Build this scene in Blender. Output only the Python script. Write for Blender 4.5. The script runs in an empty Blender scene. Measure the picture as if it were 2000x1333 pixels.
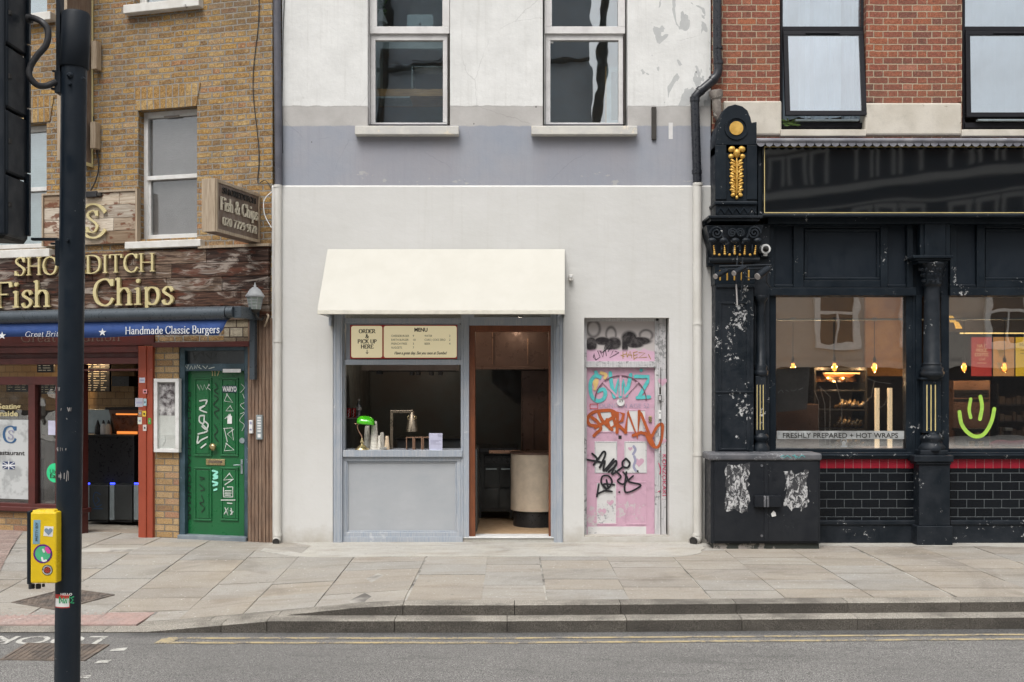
import bpy, math, random
from mathutils import Vector, Matrix, noise as mnoise
random.seed(7)
R = math.radians
S = bpy.context.scene
# ---------------------------------------------------------------- camera, sky, sun, exposure
CAM = Vector((0, -12, 1.82)); FPX = 2040.0; HOR = 750.0
cd = bpy.data.cameras.new("Camera"); cam = bpy.data.objects.new("Camera", cd)
S.collection.objects.link(cam); S.camera = cam
cam.location = CAM; cam.rotation_euler = (R(90), 0, 0)
cd.sensor_width = 36; cd.lens = 36 * FPX / 2000; cd.shift_y = (HOR - 666.5) / 2000
cd.clip_end = 400; cd.clip_start = 0.1
SUN_EL, SUN_AZ = R(58), R(200)
W = bpy.data.worlds.new("World"); S.world = W; W.use_nodes = True
wn = W.node_tree; sk = wn.nodes.new('ShaderNodeTexSky'); sk.sky_type = 'NISHITA'; sk.sun_disc = False
sk.sun_elevation = SUN_EL; sk.sun_rotation = SUN_AZ; sk.air_density = 1.6; sk.dust_density = 6; sk.ozone_density = 1.0
hs = wn.nodes.new('ShaderNodeHueSaturation'); hs.inputs['Saturation'].default_value = 0.2
wn.links.new(sk.outputs[0], hs.inputs['Color'])
wn.links.new(hs.outputs[0], wn.nodes['Background'].inputs['Color'])
wn.nodes['Background'].inputs['Strength'].default_value = 0.15
sl = bpy.data.lights.new("sun", 'SUN'); sl.energy = 1.0; sl.angle = R(28); sl.color = (1, .975, .94)
so = bpy.data.objects.new("sun", sl); S.collection.objects.link(so)
sd = Vector((math.sin(SUN_AZ) * math.cos(SUN_EL), math.cos(SUN_AZ) * math.cos(SUN_EL), math.sin(SUN_EL)))
so.rotation_euler = sd.to_track_quat('Z', 'Y').to_euler(); so.location = (0, -20, 30)
S.view_settings.view_transform = 'Standard'; S.view_settings.look = 'None'; S.view_settings.gamma = 1
S.view_settings.exposure = 0.42
S.cycles.max_bounces = 8; S.cycles.transparent_max_bounces = 12; S.cycles.use_denoising = True
S.cycles.sample_clamp_indirect = 4; S.cycles.caustics_reflective = False; S.cycles.caustics_refractive = False

# ---------------------------------------------------------------- frames: a facade plane and the photo rays that meet it
class Frame:
    def __init__(s, ox, oy, ang):
        s.o = Vector((ox, oy, 0)); s.a = ang; s.m = Matrix.Rotation(ang, 4, 'Z'); s.mi = s.m.inverted()
        s.c = s.mi @ (CAM - s.o)
    def w(s, p): return s.m @ Vector(p) + s.o
    def p(s, px, py, ly=0.0):
        d = s.mi @ Vector(((px - 1000) / FPX, 1, (HOR - py) / FPX)); t = (ly - s.c.y) / d.y
        q = s.c + d * t; return q.x, q.z
C = Frame(0, 0, 0)
LF = Frame(-468 / 170, 0, -math.atan(.268))
# ---------------------------------------------------------------- mesh builder
class MB:
    def __init__(s, fr=C):
        s.f = fr; s.v = []; s.fc = []; s.uv = []; s.sm = []; s.tn = []; s.tint = (1, 1, 1); s.k = 0
    def add(s, pts, faces, smooth=False):
        b = len(s.v); P = [Vector(p) for p in pts]
        s.v += [s.f.w(p) for p in P]
        for f in faces:
            n = Vector((0, 0, 0)); m = len(f)
            for i in range(m):
                a, c = P[f[i]], P[f[(i + 1) % m]]
                n += Vector(((a.y - c.y) * (a.z + c.z), (a.z - c.z) * (a.x + c.x), (a.x - c.x) * (a.y + c.y)))
            ax = max(range(3), key=lambda i: abs(n[i]))
            for i in f:
                q = P[i]; s.uv.append((q.x, q.z) if ax == 1 else (q.y, q.z) if ax == 0 else (q.x, q.y))
            s.fc.append([b + i for i in f]); s.sm.append(smooth); s.tn.append(s.tint)
    def box(s, x0, x1, y0, y1, z0, z1):
        if x0 > x1: x0, x1 = x1, x0
        if y0 > y1: y0, y1 = y1, y0
        if z0 > z1: z0, z1 = z1, z0
        s.add([(x0,y0,z0),(x1,y0,z0),(x1,y1,z0),(x0,y1,z0),(x0,y0,z1),(x1,y0,z1),(x1,y1,z1),(x0,y1,z1)],
              [(0,1,5,4),(1,2,6,5),(2,3,7,6),(3,0,4,7),(4,5,6,7),(3,2,1,0)])
    def pb(s, a, b, c, d, y, dp):          # a box whose front face fills photo rectangle a..b, c..d at depth y
        m = (a + b) / 2; x0 = s.f.p(a, c, y)[0]; x1 = s.f.p(b, c, y)[0]
        s.box(x0, x1, y, y + dp, s.f.p(m, d, y)[1], s.f.p(m, c, y)[1])
    def border(s, a, b, c, d, t, y, dp, tb=None):   # four butted bars
        tb = tb or t
        s.pb(a, b, c, c + t, y, dp); s.pb(a, b, d - tb, d, y, dp); s.pb(a, a + t, c + t, d - tb, y, dp); s.pb(b - t, b, c + t, d - tb, y, dp)
    def prism(s, poly, y0, y1):            # polygon in x,z pushed from y0 back to y1
        n = len(poly); A = sum(poly[i][0] * poly[(i + 1) % n][1] - poly[(i + 1) % n][0] * poly[i][1] for i in range(n))
        if A < 0: poly = poly[::-1]
        s.add([(x, y0, z) for x, z in poly] + [(x, y1, z) for x, z in poly],
              [tuple(range(n)), tuple(range(2 * n - 1, n - 1, -1))] + [(i, n + i, n + (i + 1) % n, (i + 1) % n) for i in range(n)])
    def pp(s, pts, y, dp): s.prism([s.f.p(a, b, y) for a, b in pts], y, y + dp)
    def tube(s, path, r, n=12, caps=True):
        P = [Vector(p) for p in path]; m = len(P); rr = r if isinstance(r, (list, tuple)) else [r] * m
        pts = []; up = None
        for i in range(m):
            t = (P[min(i + 1, m - 1)] - P[max(i - 1, 0)]).normalized()
            if up is None:
                up = t.orthogonal().normalized()
            u = (up - t * up.dot(t)).normalized(); up = u; w = t.cross(u)
            for k in range(n):
                a = 2 * math.pi * k / n; pts.append(P[i] + (u * math.cos(a) + w * math.sin(a)) * rr[i])
        F = [(i * n + k, i * n + (k + 1) % n, (i + 1) * n + (k + 1) % n, (i + 1) * n + k) for i in range(m - 1) for k in range(n)]
        s.add(pts, F, True)
        if caps:
            s.add(pts[:n], [tuple(range(n - 1, -1, -1))]); s.add(pts[-n:], [tuple(range(n))])
    def lathe(s, prof, cx, cy, n=24, sc=(1, 1), flat=False):    # profile of (radius, z)
        pts = [(cx + r * math.cos(2 * math.pi * k / n) * sc[0], cy + r * math.sin(2 * math.pi * k / n) * sc[1], z) for r, z in prof for k in range(n)]
        F = [(i * n + k, i * n + (k + 1) % n, (i + 1) * n + (k + 1) % n, (i + 1) * n + k) for i in range(len(prof) - 1) for k in range(n)]
        s.add(pts, F, not flat)
        if prof[0][0] > 1e-4: s.add(pts[:n], [tuple(range(n - 1, -1, -1))])
        if prof[-1][0] > 1e-4: s.add(pts[-n:], [tuple(range(n))])
    def disc(s, x, z, r, y, dp, n=20, sx=1):
        s.prism([(x + sx * r * math.cos(2 * math.pi * k / n), z + r * math.sin(2 * math.pi * k / n)) for k in range(n)], y, y + dp)
    def pdisc(s, px, py, rp, y, dp, n=20):
        x, z = s.f.p(px, py, y); s.disc(x, z, rp / s.ppm(px, y), y, dp, n)
    def ppm(s, px, y): return 10 / abs(s.f.p(px + 5, 700, y)[0] - s.f.p(px - 5, 700, y)[0])
    def ribbon(s, pts, w, y, th=.0008, smooth=True, nib=None, wz=None):   # a flat stroke in the x,z plane
        if smooth and len(pts) > 2: pts = spline(pts)
        P = [Vector((a, b)) for a, b in pts]; m = len(P); L = []; Rr = []
        y = y - s.k * .0002; s.k = (s.k + 1) % 12
        for i in range(m):
            t = P[min(i + 1, m - 1)] - P[max(i - 1, 0)]
            if t.length < 1e-9: t = Vector((1, 0))
            t.normalize(); hw = w / 2
            if nib is not None: hw = w / 2 * (nib + (1 - nib) * abs(t.y) ** 1.3)
            if wz: hw = w / 2 * wz(i / (m - 1))
            nn = Vector((-t.y, t.x)) * hw; L.append(P[i] + nn); Rr.append(P[i] - nn)
        dy = .00014 / m; pts3 = [(q.x, y - dy * i, q.y) for i, q in enumerate(L)] + [(q.x, y - dy * i, q.y) for i, q in enumerate(Rr)]
        F = [(i, m + i, m + i + 1, i + 1) for i in range(m - 1)]
        if th > .002:
            pts3 += [(a, y + th, c) for a, b, c in pts3]
            F += [(i + 2 * m, i + 1 + 2 * m, i + 1, i) for i in range(m - 1)] + [(m + i, m + i + 1, 3 * m + i + 1, 3 * m + i) for i in range(m - 1)]
            F += [(0, m, 3 * m, 2 * m), (m - 1, 3 * m - 1, 4 * m - 1, 2 * m - 1)]
        s.add(pts3, F)
        if nib is None:
            for e_, q in enumerate((P[0], P[-1])):
                if e_ and (P[0] - P[-1]).length < w * .3: continue
                n = 10; a = [(q.x + w / 2 * math.cos(6.2832 * k / n), y - .00016 * e_ - .00001, q.y + w / 2 * math.sin(6.2832 * k / n)) for k in range(n)]
                s.add(a, [tuple(range(n))])
    def strokes(s, txt, sc, ox, oy, wpx, y, smooth=True):     # strokes written as photo points "x,y x,y; x,y ..."
        for st in txt.split(';'):
            q = [tuple(map(float, a.split(','))) for a in st.split()]
            q = [s.f.p(a / sc + ox, b / sc + oy, y) for a, b in q]
            w = wpx / s.ppm(ox, y)
            if len(q) == 1: q = [q[0], (q[0][0] + .001, q[0][1])]
            s.ribbon(q, w, y, smooth=smooth)
def spline(P, n=6):
    out = []
    for i in range(len(P) - 1):
        a = P[max(i - 1, 0)]; b = P[i]; c = P[i + 1]; d = P[min(i + 2, len(P) - 1)]
        for k in range(n):
            t = k / n
            out.append(tuple(.5 * ((2 * b[j]) + (c[j] - a[j]) * t + (2 * a[j] - 5 * b[j] + 4 * c[j] - d[j]) * t * t + (3 * b[j] - a[j] - 3 * c[j] + d[j]) * t ** 3) for j in range(len(b))))
    out.append(tuple(P[-1])); return out
def build(mb, name, mat, parent=None, bevel=0, label=None, cat=None, group=None, kind=None):
    me = bpy.data.meshes.new(name); me.from_pydata([tuple(v) for v in mb.v], [], mb.fc)
    uv = me.uv_layers.new(name="UVMap"); flat = [c for q in mb.uv for c in q]; uv.data.foreach_set('uv', flat)
    me.polygons.foreach_set('use_smooth', mb.sm)
    if any(t != (1, 1, 1) for t in mb.tn):
        ca = me.color_attributes.new('tint', 'FLOAT_COLOR', 'CORNER'); vals = []
        for p, t in zip(me.polygons, mb.tn): vals += (list(t) + [1]) * len(p.vertices)
        ca.data.foreach_set('color', vals)
    me.materials.append(mat); o = bpy.data.objects.new(name, me); S.collection.objects.link(o)
    if parent: o.parent = parent
    if bevel:
        bv = o.modifiers.new('bevel', 'BEVEL'); bv.width = bevel; bv.segments = 2; bv.limit_method = 'ANGLE'; bv.angle_limit = R(50)
    if label: o['label'] = label
    if cat: o['category'] = cat
    if group: o['group'] = group
    if kind: o['kind'] = kind
    return o
def thing(name, label, cat, group=None):
    o = bpy.data.objects.new(name, None); S.collection.objects.link(o); o.empty_display_size = .2
    o['label'] = label; o['category'] = cat
    if group: o['group'] = group
    return o
def kids(o): return [c for c in bpy.data.objects if c.parent == o]
def settle():           # put every thing's origin at its base
    ch = {}
    for o in bpy.data.objects:
        if o.parent: ch.setdefault(o.parent.name, []).append(o)
    for o in list(S.objects):
        if o.parent or o.type not in ('EMPTY', 'MESH') or tuple(o.location) != (0, 0, 0): continue
        pts = []
        def rec(q):
            if q.type == 'MESH': pts.extend(v.co for v in q.data.vertices)
            for c in ch.get(q.name, []): rec(c)
        rec(o)
        if not pts: continue
        lo = [min(p[i] for p in pts) for i in range(3)]; hi = [max(p[i] for p in pts) for i in range(3)]
        b = Vector(((lo[0] + hi[0]) / 2, (lo[1] + hi[1]) / 2, lo[2]))
        if o.type == 'MESH': o.data.transform(Matrix.Translation(-b))
        o.location = b
        for c in ch.get(o.name, []): c.location = -b
def wall(mb, x0, x1, z0, z1, holes, yf, yb):      # a wall face with openings and their reveals; hole: (x0,x1,z0,z1)
    xs = sorted({x0, x1} | {h[0] for h in holes} | {h[1] for h in holes}); zs = sorted({z0, z1} | {h[2] for h in holes} | {h[3] for h in holes})
    xs = [x for x in xs if x0 <= x <= x1]; zs = [z for z in zs if z0 <= z <= z1]
    inh = lambda x, z: any(h[0] < x < h[1] and h[2] < z < h[3] for h in holes)
    for i in range(len(xs) - 1):
        for j in range(len(zs) - 1):
            a, b, c, d = xs[i], xs[i + 1], zs[j], zs[j + 1]
            if not inh((a + b) / 2, (c + d) / 2): mb.add([(a, yf, c), (b, yf, c), (b, yf, d), (a, yf, d)], [(0, 1, 2, 3)])
    for a, b, c, d in holes:
        c = max(c, z0); d = min(d, z1)
        mb.add([(a, yf, c), (a, yf, d), (a, yb, d), (a, yb, c)], [(0, 1, 2, 3)])
        mb.add([(b, yf, c), (b, yb, c), (b, yb, d), (b, yf, d)], [(0, 1, 2, 3)])
        mb.add([(a, yf, d), (b, yf, d), (b, yb, d), (a, yb, d)], [(0, 1, 2, 3)])
        mb.add([(a, yf, c), (a, yb, c), (b, yb, c), (b, yf, c)], [(0, 1, 2, 3)])
def prect(fr, a, b, c, d, y):
    m = (a + b) / 2; return fr.p(a, c, y)[0], fr.p(b, c, y)[0], fr.p(m, d, y)[1], fr.p(m, c, y)[1]
# ---------------------------------------------------------------- lettering
GL = {
'A': (9, "l4.4,10.2 1.2,0;l4.4,10.2 7.9,0 T;l2.4,3.6 6.6,3.6;s1.2,0;s7.9,0"), 'B': (7.8, "I1.6,0 1.6,10;c1.6,10 5,9.8 6,7.7 5,5.6 1.6,5.3;c1.6,5.3 5.6,5 6.9,2.7 5.6,.3 1.6,0"),
'C': (9, "c8,7.6 6.7,9.5 4.8,10 2.2,8.6 1.1,5 2.2,1.4 4.8,0 7,.6 8.3,2.6;l8,7.4 8.1,10"), 'D': (9.4, "I1.6,0 1.6,10;c1.6,10 5,9.8 7.6,8.2 8.5,5 7.6,1.8 5,.2 1.6,0"),
'E': (7.6, "I1.6,0 1.6,10;l1.6,9.85 6.5,9.85;l1.6,5.2 5.2,5.2;l1.6,.15 6.8,.15;l6.4,10 6.6,8;l6.8,0 7,2.1"), 'F': (7, "I1.6,0 1.6,10;l1.6,9.85 6.5,9.85;l1.6,5.2 5.2,5.2;l6.4,10 6.6,8"),
'G': (9.6, "c8,7.6 6.7,9.5 4.8,10 2.2,8.6 1.1,5 2.2,1.4 4.8,0 7,.4 8,1.4;T8,.8 8,4.2"), 'H': (9.8, "I1.8,0 1.8,10;I8,0 8,10;l1.8,5.1 8,5.1"),
'I': (4.4, "I2.2,0 2.2,10"), 'K': (9, "I1.6,0 1.6,10;l1.6,4.6 7,10;l3.4,6 8,0;s7,10;s8,0"), 'M': (11.4, "l1.8,0 1.8,10;I9.6,0 9.6,10;l1.8,10 5.7,1.2;l5.7,1.2 9.6,10;s1.8,0;s1.6,10"),
'N': (9.8, "l1.7,0 1.7,10;l1.7,10 8.1,0;l8.1,0 8.1,10;s1.7,0;s1.4,10;s8.1,10"), 'O': (9.8, "c4.9,10 2.2,8.7 1.1,5 2.2,1.3 4.9,0 7.6,1.3 8.7,5 7.6,8.7 4.9,10"),
'P': (7.4, "I1.6,0 1.6,10;c1.6,9.9 5,9.7 6.4,7.4 5,5 1.6,4.8"), 'R': (8.6, "I1.6,0 1.6,10;c1.6,9.9 5,9.7 6.3,7.5 5,5.2 1.6,5;l4,5 7.6,0;s8,0"),
'S': (7.2, "c6,7.8 5,9.7 3.4,10 1.6,9 1.4,7.4 3,5.8 5,4.4 6.1,2.6 5,.5 3.2,0 1.6,.7 1,2.4;l6,7.4 6.1,10;l1,2.6 .9,0"), 'T': (8, "T4,0 4,10;l.8,9.85 7.2,9.85;l.8,10 .7,8;l7.2,10 7.3,8"),
'U': (9.4, "U1.7,3 1.7,10;U7.9,3 7.9,10;c1.7,3.2 2.4,.8 4.8,0 7.2,.8 7.9,3.2"), '&': (9.4, "c7.8,5.6 6.6,2 4.2,.1 1.8,.8 1.3,2.8 3.4,5.2 5.2,7.6 4.4,9.7 2.8,9.4 2.6,7.4 5,3.2 8.6,.1;s7.8,5.6"),
'Y': (8.6, "T4.3,0 4.3,5;l1.2,10 4.3,4.8;l7.4,10 4.3,4.8;s1.2,10;s7.4,10"), 'W': (12, "l1,10 3.6,0;l3.6,0 6,9;l6,9 8.6,0;l8.6,0 11,10;s1,10;s11,10"),
'a': (6.2, "c1.3,5 2.4,6.4 4,6.2 4.6,4.8;l4.6,5 4.6,.8;c4.6,.9 5,.1 5.9,.5;c4.6,3.9 1.8,3.1 1,1.6 2,.1 3.4,.4 4.6,1.6"), 'b': (7, "l1.5,0 1.5,10.3;l.6,10.2 1.5,10.3;c1.5,4.8 3,6.4 5.2,5.8 6.1,3.2 5,.5 3,.1 1.5,1.2"),
'c': (5.8, "c5,5 4,6.4 2.4,6 1.1,3.2 2.2,.4 3.8,.1 5.3,1.4"), 'd': (7.2, "l5.6,.2 5.6,10.3;l4.7,10.2 5.6,10.3;l5.6,.2 6.6,.3;c5.6,4.9 4.4,6.4 2.4,6 1.1,3.2 2.2,.3 4.2,.1 5.6,1.4"),
'e': (6, "c1.3,3.6 5.2,3.7 4.6,5.7 3,6.5 1.5,5.2 1.1,3 2.1,.5 3.8,.1 5.3,1.4"), 'f': (4.4, "T2,0 2,8;c2,8 2.6,10 4,10.2 4.8,9.5;l.7,6.3 3.8,6.3"),
'g': (6.4, "c3,6.4 1.4,5.4 1.5,3.4 3,2.4 4.6,3.3 4.6,5.4 3,6.4;c2,2.6 1.4,1.5 2.4,.9 5,.5 5.6,-1 4.4,-2.7 2,-2.7 .9,-1.2 2.4,.6;l4.4,5.9 6,6.2"),
'h': (7.4, "J1.6,0 1.6,10.3;c1.6,4.6 3,6.2 4.6,6.2 5.7,4.6;T5.7,0 5.7,4.8"), 'i': (3.6, "J1.8,0 1.8,6.4;d1.8,9"), 'k': (7, "J1.6,0 1.6,10.3;l1.6,3 5.4,6.4;l3,4 6,0;s5.4,6.4;s6,0"), 'l': (3.6, "J1.8,0 1.8,10.3"),
'm': (10.8, "J1.6,0 1.6,6.4;c1.6,4.6 3,6.2 4.4,6.2 5.3,4.6;T5.3,0 5.3,4.8;c5.3,4.6 6.7,6.2 8.1,6.2 9.1,4.6;T9.1,0 9.1,4.8"), 'n': (7.4, "J1.6,0 1.6,6.4;c1.6,4.6 3,6.2 4.6,6.2 5.7,4.6;T5.7,0 5.7,4.8"),
'o': (6.6, "c3.3,6.4 1.6,5.5 1.1,3.2 1.6,1 3.3,.1 5,1 5.5,3.2 5,5.5 3.3,6.4"), 'p': (7, "T1.6,-3.2 1.6,6.4;l.7,6.1 1.6,6.4;c1.6,4.9 3,6.4 5.2,5.8 6.1,3.2 5,.5 3,.1 1.6,1.1"),
'r': (5, "J1.6,0 1.6,6.4;c1.6,4.2 2.6,6 3.8,6.4 4.6,5.8"), 's': (5.2, "c4.4,4.9 3.6,6.3 2.2,6.3 1.2,5 2.2,3.8 3.8,2.8 4.3,1.4 3,.1 1.6,.2 .9,1.6"), 't': (4.2, "c1.9,8 1.9,4 1.9,1.4 2.8,.1 4,.8;l.6,6.3 3.7,6.3"),
'u': (7.4, "l1.6,6.3 1.6,1.6;c1.6,1.7 2.4,.2 4,.3 5.6,1.8;l5.6,.1 5.6,6.3;l.8,6.2 1.6,6.3;l4.8,6.2 5.6,6.3;l5.6,.1 6.5,.2"), 'v': (6.4, "l.9,6.4 3.2,0;l3.2,0 5.5,6.4;s.9,6.4;s5.5,6.4"), 'w': (9, "l.9,6.4 2.8,0;l2.8,0 4.6,6;l4.6,6 6.3,0;l6.3,0 8.1,6.4;s.9,6.4;s8.1,6.4"),
'y': (6.4, "l.9,6.4 3.3,.2;c5.5,6.4 3.3,0 2,-2.6 .9,-2.7;s.9,6.4;s5.5,6.4"), '0': (6.8, "c3.4,10 1.6,8.6 1.1,5 1.6,1.4 3.4,0 5.2,1.4 5.7,5 5.2,8.6 3.4,10"), '1': (5, "T2.5,0 2.5,10;l1,8.6 2.5,10"),
'2': (6.8, "c1.2,7.6 2,9.6 4,9.9 5.4,8.2 4.6,5.6 1.1,.3;l1.1,.2 5.8,.2"), '3': (6.4, "c1.4,8.4 3,10 4.8,9 4.8,6.6 2.8,5.4 5,4.4 5.3,2 3.4,.1 1.1,1.2"), '7': (6.6, "l1,9.85 5.8,9.85;l5.8,9.9 2.6,0"),
'8': (6.6, "c3.3,10 1.6,8.4 2.2,6.2 4.8,4 5.2,1.6 3.3,.1 1.4,1.6 1.8,4 4.6,6.2 5,8.6 3.3,10"), '9': (6.6, "c5.4,7 4.4,4.6 2.2,4.8 1.1,7.2 2.2,9.7 4.2,9.7 5.5,7.2 5,3 2,.1"), '.': (3, "d1.5,.5"), '!': (3.4, "l1.7,3 1.7,10;d1.7,.5"),
' ': (3.6, "")}
def serif_text(mb, s, px, py, hpx, y, wpx=None, bold=1.25, skew=0, th=.0008, rot=0, nib=.38, wsc=1, center=False, px1=None):
    k = mb.ppm(px, y); x0, z0 = mb.f.p(px, py, y); u = hpx / k / 10
    tot = sum(GL.get(c, (5, ''))[0] for c in s); sx = (wpx / k / u / tot) if wpx else wsc
    if px1 is not None:      # spans px..px1, height and baseline read at the middle
        m = (px + px1) / 2; z0 = mb.f.p(m, py, y)[1]; u = (mb.f.p(m, py - hpx, y)[1] - z0) / 10; sx = (mb.f.p(px1, py, y)[0] - x0) / u / tot
    if center: x0 -= tot * u * sx / 2
    cr, sr = math.cos(rot), math.sin(rot); cx = 0
    def T(a, b):
        a, b = (cx + a) * sx * u + b * u * skew, b * u; return x0 + a * cr - b * sr, z0 + a * sr + b * cr
    for ch in s:
        adv, g = GL.get(ch, (5, ''))
        for st in [q for q in g.split(';') if q]:
            kd = st[0]; P = [tuple(map(float, a.split(','))) for a in st[1:].split() if ',' in a]
            if kd == 'd':
                a, b = T(*P[0]); mb.disc(a, b, bold * .62 * u, y - .0002, max(th, .0006), 10); continue
            if kd == 's':
                a, b = P[0]; mb.ribbon([T(a - 1.15, b), T(a + 1.15, b)], .5 * u * bold / 1.25, y, th, False, nib=1); continue
            mb.ribbon([T(*q) for q in P], bold * u, y, th, kd == 'c', nib=nib if rot == 0 else 1 if rot else nib)
            if kd in 'IJT':
                a, b = min(P, key=lambda q: q[1]); mb.ribbon([T(a - 1.3, b + .2), T(a + 1.3, b + .2)], .5 * u * bold / 1.25, y, th, False, nib=1)
            if kd in 'IU' or (kd == 'T' and 0):
                a, b = max(P, key=lambda q: q[1]); mb.ribbon([T(a - 1.3, b - .2), T(a + 1.3, b - .2)], .5 * u * bold / 1.25, y, th, False, nib=1)
            if kd == 'J':
                a, b = max(P, key=lambda q: q[1]); mb.ribbon([T(a - 1.2, b - .5), T(a, b - .1)], .6 * u * bold / 1.25, y, th, False, nib=1)
        cx += adv
_tc = {}
def sans_mesh(s, bold):
    if (s, bold) in _tc: return _tc[(s, bold)]
    cu = bpy.data.curves.new('lettering', 'FONT'); cu.body = s; cu.size = 1; cu.offset = bold; cu.resolution_u = 3
    o = bpy.data.objects.new('lettering', cu); S.collection.objects.link(o); bpy.context.view_layer.update()
    me = bpy.data.meshes.new_from_object(o.evaluated_get(bpy.context.evaluated_depsgraph_get()))
    r = ([tuple(v.co) for v in me.vertices], [tuple(p.vertices) for p in me.polygons])
    bpy.data.objects.remove(o); bpy.data.curves.remove(cu); bpy.data.meshes.remove(me); _tc[(s, bold)] = r; return r
def sans_text(mb, s, px, py, hpx, y, wpx=None, bold=0.0, rot=0, center=False, wsc=1, skew=0, px1=None):
    v, f = sans_mesh(s, bold); k = mb.ppm(px, y); x0, z0 = mb.f.p(px, py, y); u = hpx / k / .69
    w = max(a[0] for a in v); sx = (wpx / k / u / w) if wpx else wsc
    if px1 is not None:
        m = (px + px1) / 2; z0 = mb.f.p(m, py, y)[1]; u = (mb.f.p(m, py - hpx, y)[1] - z0) / .69; sx = (mb.f.p(px1, py, y)[0] - x0) / u / w
    cr, sr = math.cos(rot), math.sin(rot); off = -w * u * sx / 2 if center else 0; pts = []
    for a, b, _ in v:
        a, b = a * u * sx + off + b * skew * u, b * u; pts.append((x0 + a * cr - b * sr, y, z0 + a * sr + b * cr))
    mb.add(pts, f)
# ---------------------------------------------------------------- materials
class NT:
    def __init__(s, name):
        s.m = bpy.data.materials.new(name); s.m.use_nodes = True; s.t = s.m.node_tree; s.b = s.t.nodes['Principled BSDF']
        s.tc = s.t.nodes.new('ShaderNodeTexCoord')
    def _in(s, sock, v):
        if v is None: return
        if isinstance(v, bpy.types.NodeSocket): s.t.links.new(v, sock)
        elif isinstance(v, (tuple, list)):
            sock.default_value = tuple(v) + ((1,) if len(sock.default_value) == 4 and len(v) == 3 else ())
        else: sock.default_value = v
    def n(s, ty, out=0, **kw):
        nd = s.t.nodes.new('ShaderNode' + ty)
        for k, v in kw.items():
            if k.startswith('_'): setattr(nd, k[1:], v)
            else: s._in(nd.inputs[int(k[1:]) if k[0] == 'i' and k[1:].isdigit() else k.replace('0', ' ')], v)
        return nd.outputs[out]
    def math(s, op, a, b=0.0, c=None):
        nd = s.t.nodes.new('ShaderNodeMath'); nd.operation = op; s._in(nd.inputs[0], a); s._in(nd.inputs[1], b)
        if c is not None: s._in(nd.inputs[2], c)
        return nd.outputs[0]
    def mix(s, f, a, b, mode='MIX'):
        nd = s.t.nodes.new('ShaderNodeMix'); nd.data_type = 'RGBA'; nd.blend_type = mode
        s._in(nd.inputs[0], f); s._in(nd.inputs[6], a); s._in(nd.inputs[7], b); return nd.outputs[2]
    def noise(s, sc, det=4, vec=None, rough=.6, dist=0, out=0, k=1.45):
        nd = s.t.nodes.new('ShaderNodeTexNoise'); s._in(nd.inputs['Vector'], vec or s.tc.outputs['Object'])
        nd.inputs['Scale'].default_value = sc; nd.inputs['Detail'].default_value = det; nd.inputs['Roughness'].default_value = rough
        nd.inputs['Distortion'].default_value = dist
        return s.math('MULTIPLY_ADD', nd.outputs[0], k, .5 - .5 * k) if out == 0 and k != 1 else nd.outputs[out]
    def mr(s, v, a, b, c=0.0, d=1.0):
        nd = s.t.nodes.new('ShaderNodeMapRange'); s._in(nd.inputs[0], v); s._in(nd.inputs[1], a); s._in(nd.inputs[2], b); s._in(nd.inputs[3], c); s._in(nd.inputs[4], d); return nd.outputs[0]
    def scale(s, v, xyz):
        nd = s.t.nodes.new('ShaderNodeMapping'); s._in(nd.inputs['Vector'], v); nd.inputs['Scale'].default_value = xyz; return nd.outputs[0]
    def ramp(s, v, stops, const=False):
        nd = s.t.nodes.new('ShaderNodeValToRGB'); cr = nd.color_ramp; cr.interpolation = 'CONSTANT' if const else 'LINEAR'
        while len(cr.elements) < len(stops): cr.elements.new(.5)
        for e, (p, c) in zip(cr.elements, stops): e.position = p; e.color = tuple(c) + (1,)
        s._in(nd.inputs[0], v); return nd.outputs[0]
    def bump(s, h, st, dist=.01, prev=None):
        nd = s.t.nodes.new('ShaderNodeBump'); nd.inputs['Strength'].default_value = st; nd.inputs['Distance'].default_value = dist
        s._in(nd.inputs['Height'], h)
        if prev is not None: s._in(nd.inputs['Normal'], prev)
        return nd.outputs[0]
    def out(s, col=None, rough=None, metal=None, normal=None, spec=None, emit=None, es=0, coat=None):
        b = s.b.inputs; s._in(b['Base Color'], col); s._in(b['Roughness'], rough); s._in(b['Metallic'], metal)
        if normal is not None: s._in(b['Normal'], normal)
        if spec is not None: s._in(b['Specular IOR Level'], spec)
        if emit is not None: s._in(b['Emission Color'], emit); s._in(b['Emission Strength'], es)
        if coat is not None: s._in(b['Coat Weight'], coat)
        return s.m
def srgb(r, g, b):
    f = lambda c: (c / 255 / 12.92) if c / 255 <= .04045 else ((c / 255 + .055) / 1.055) ** 2.4
    return (f(r), f(g), f(b))
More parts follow.
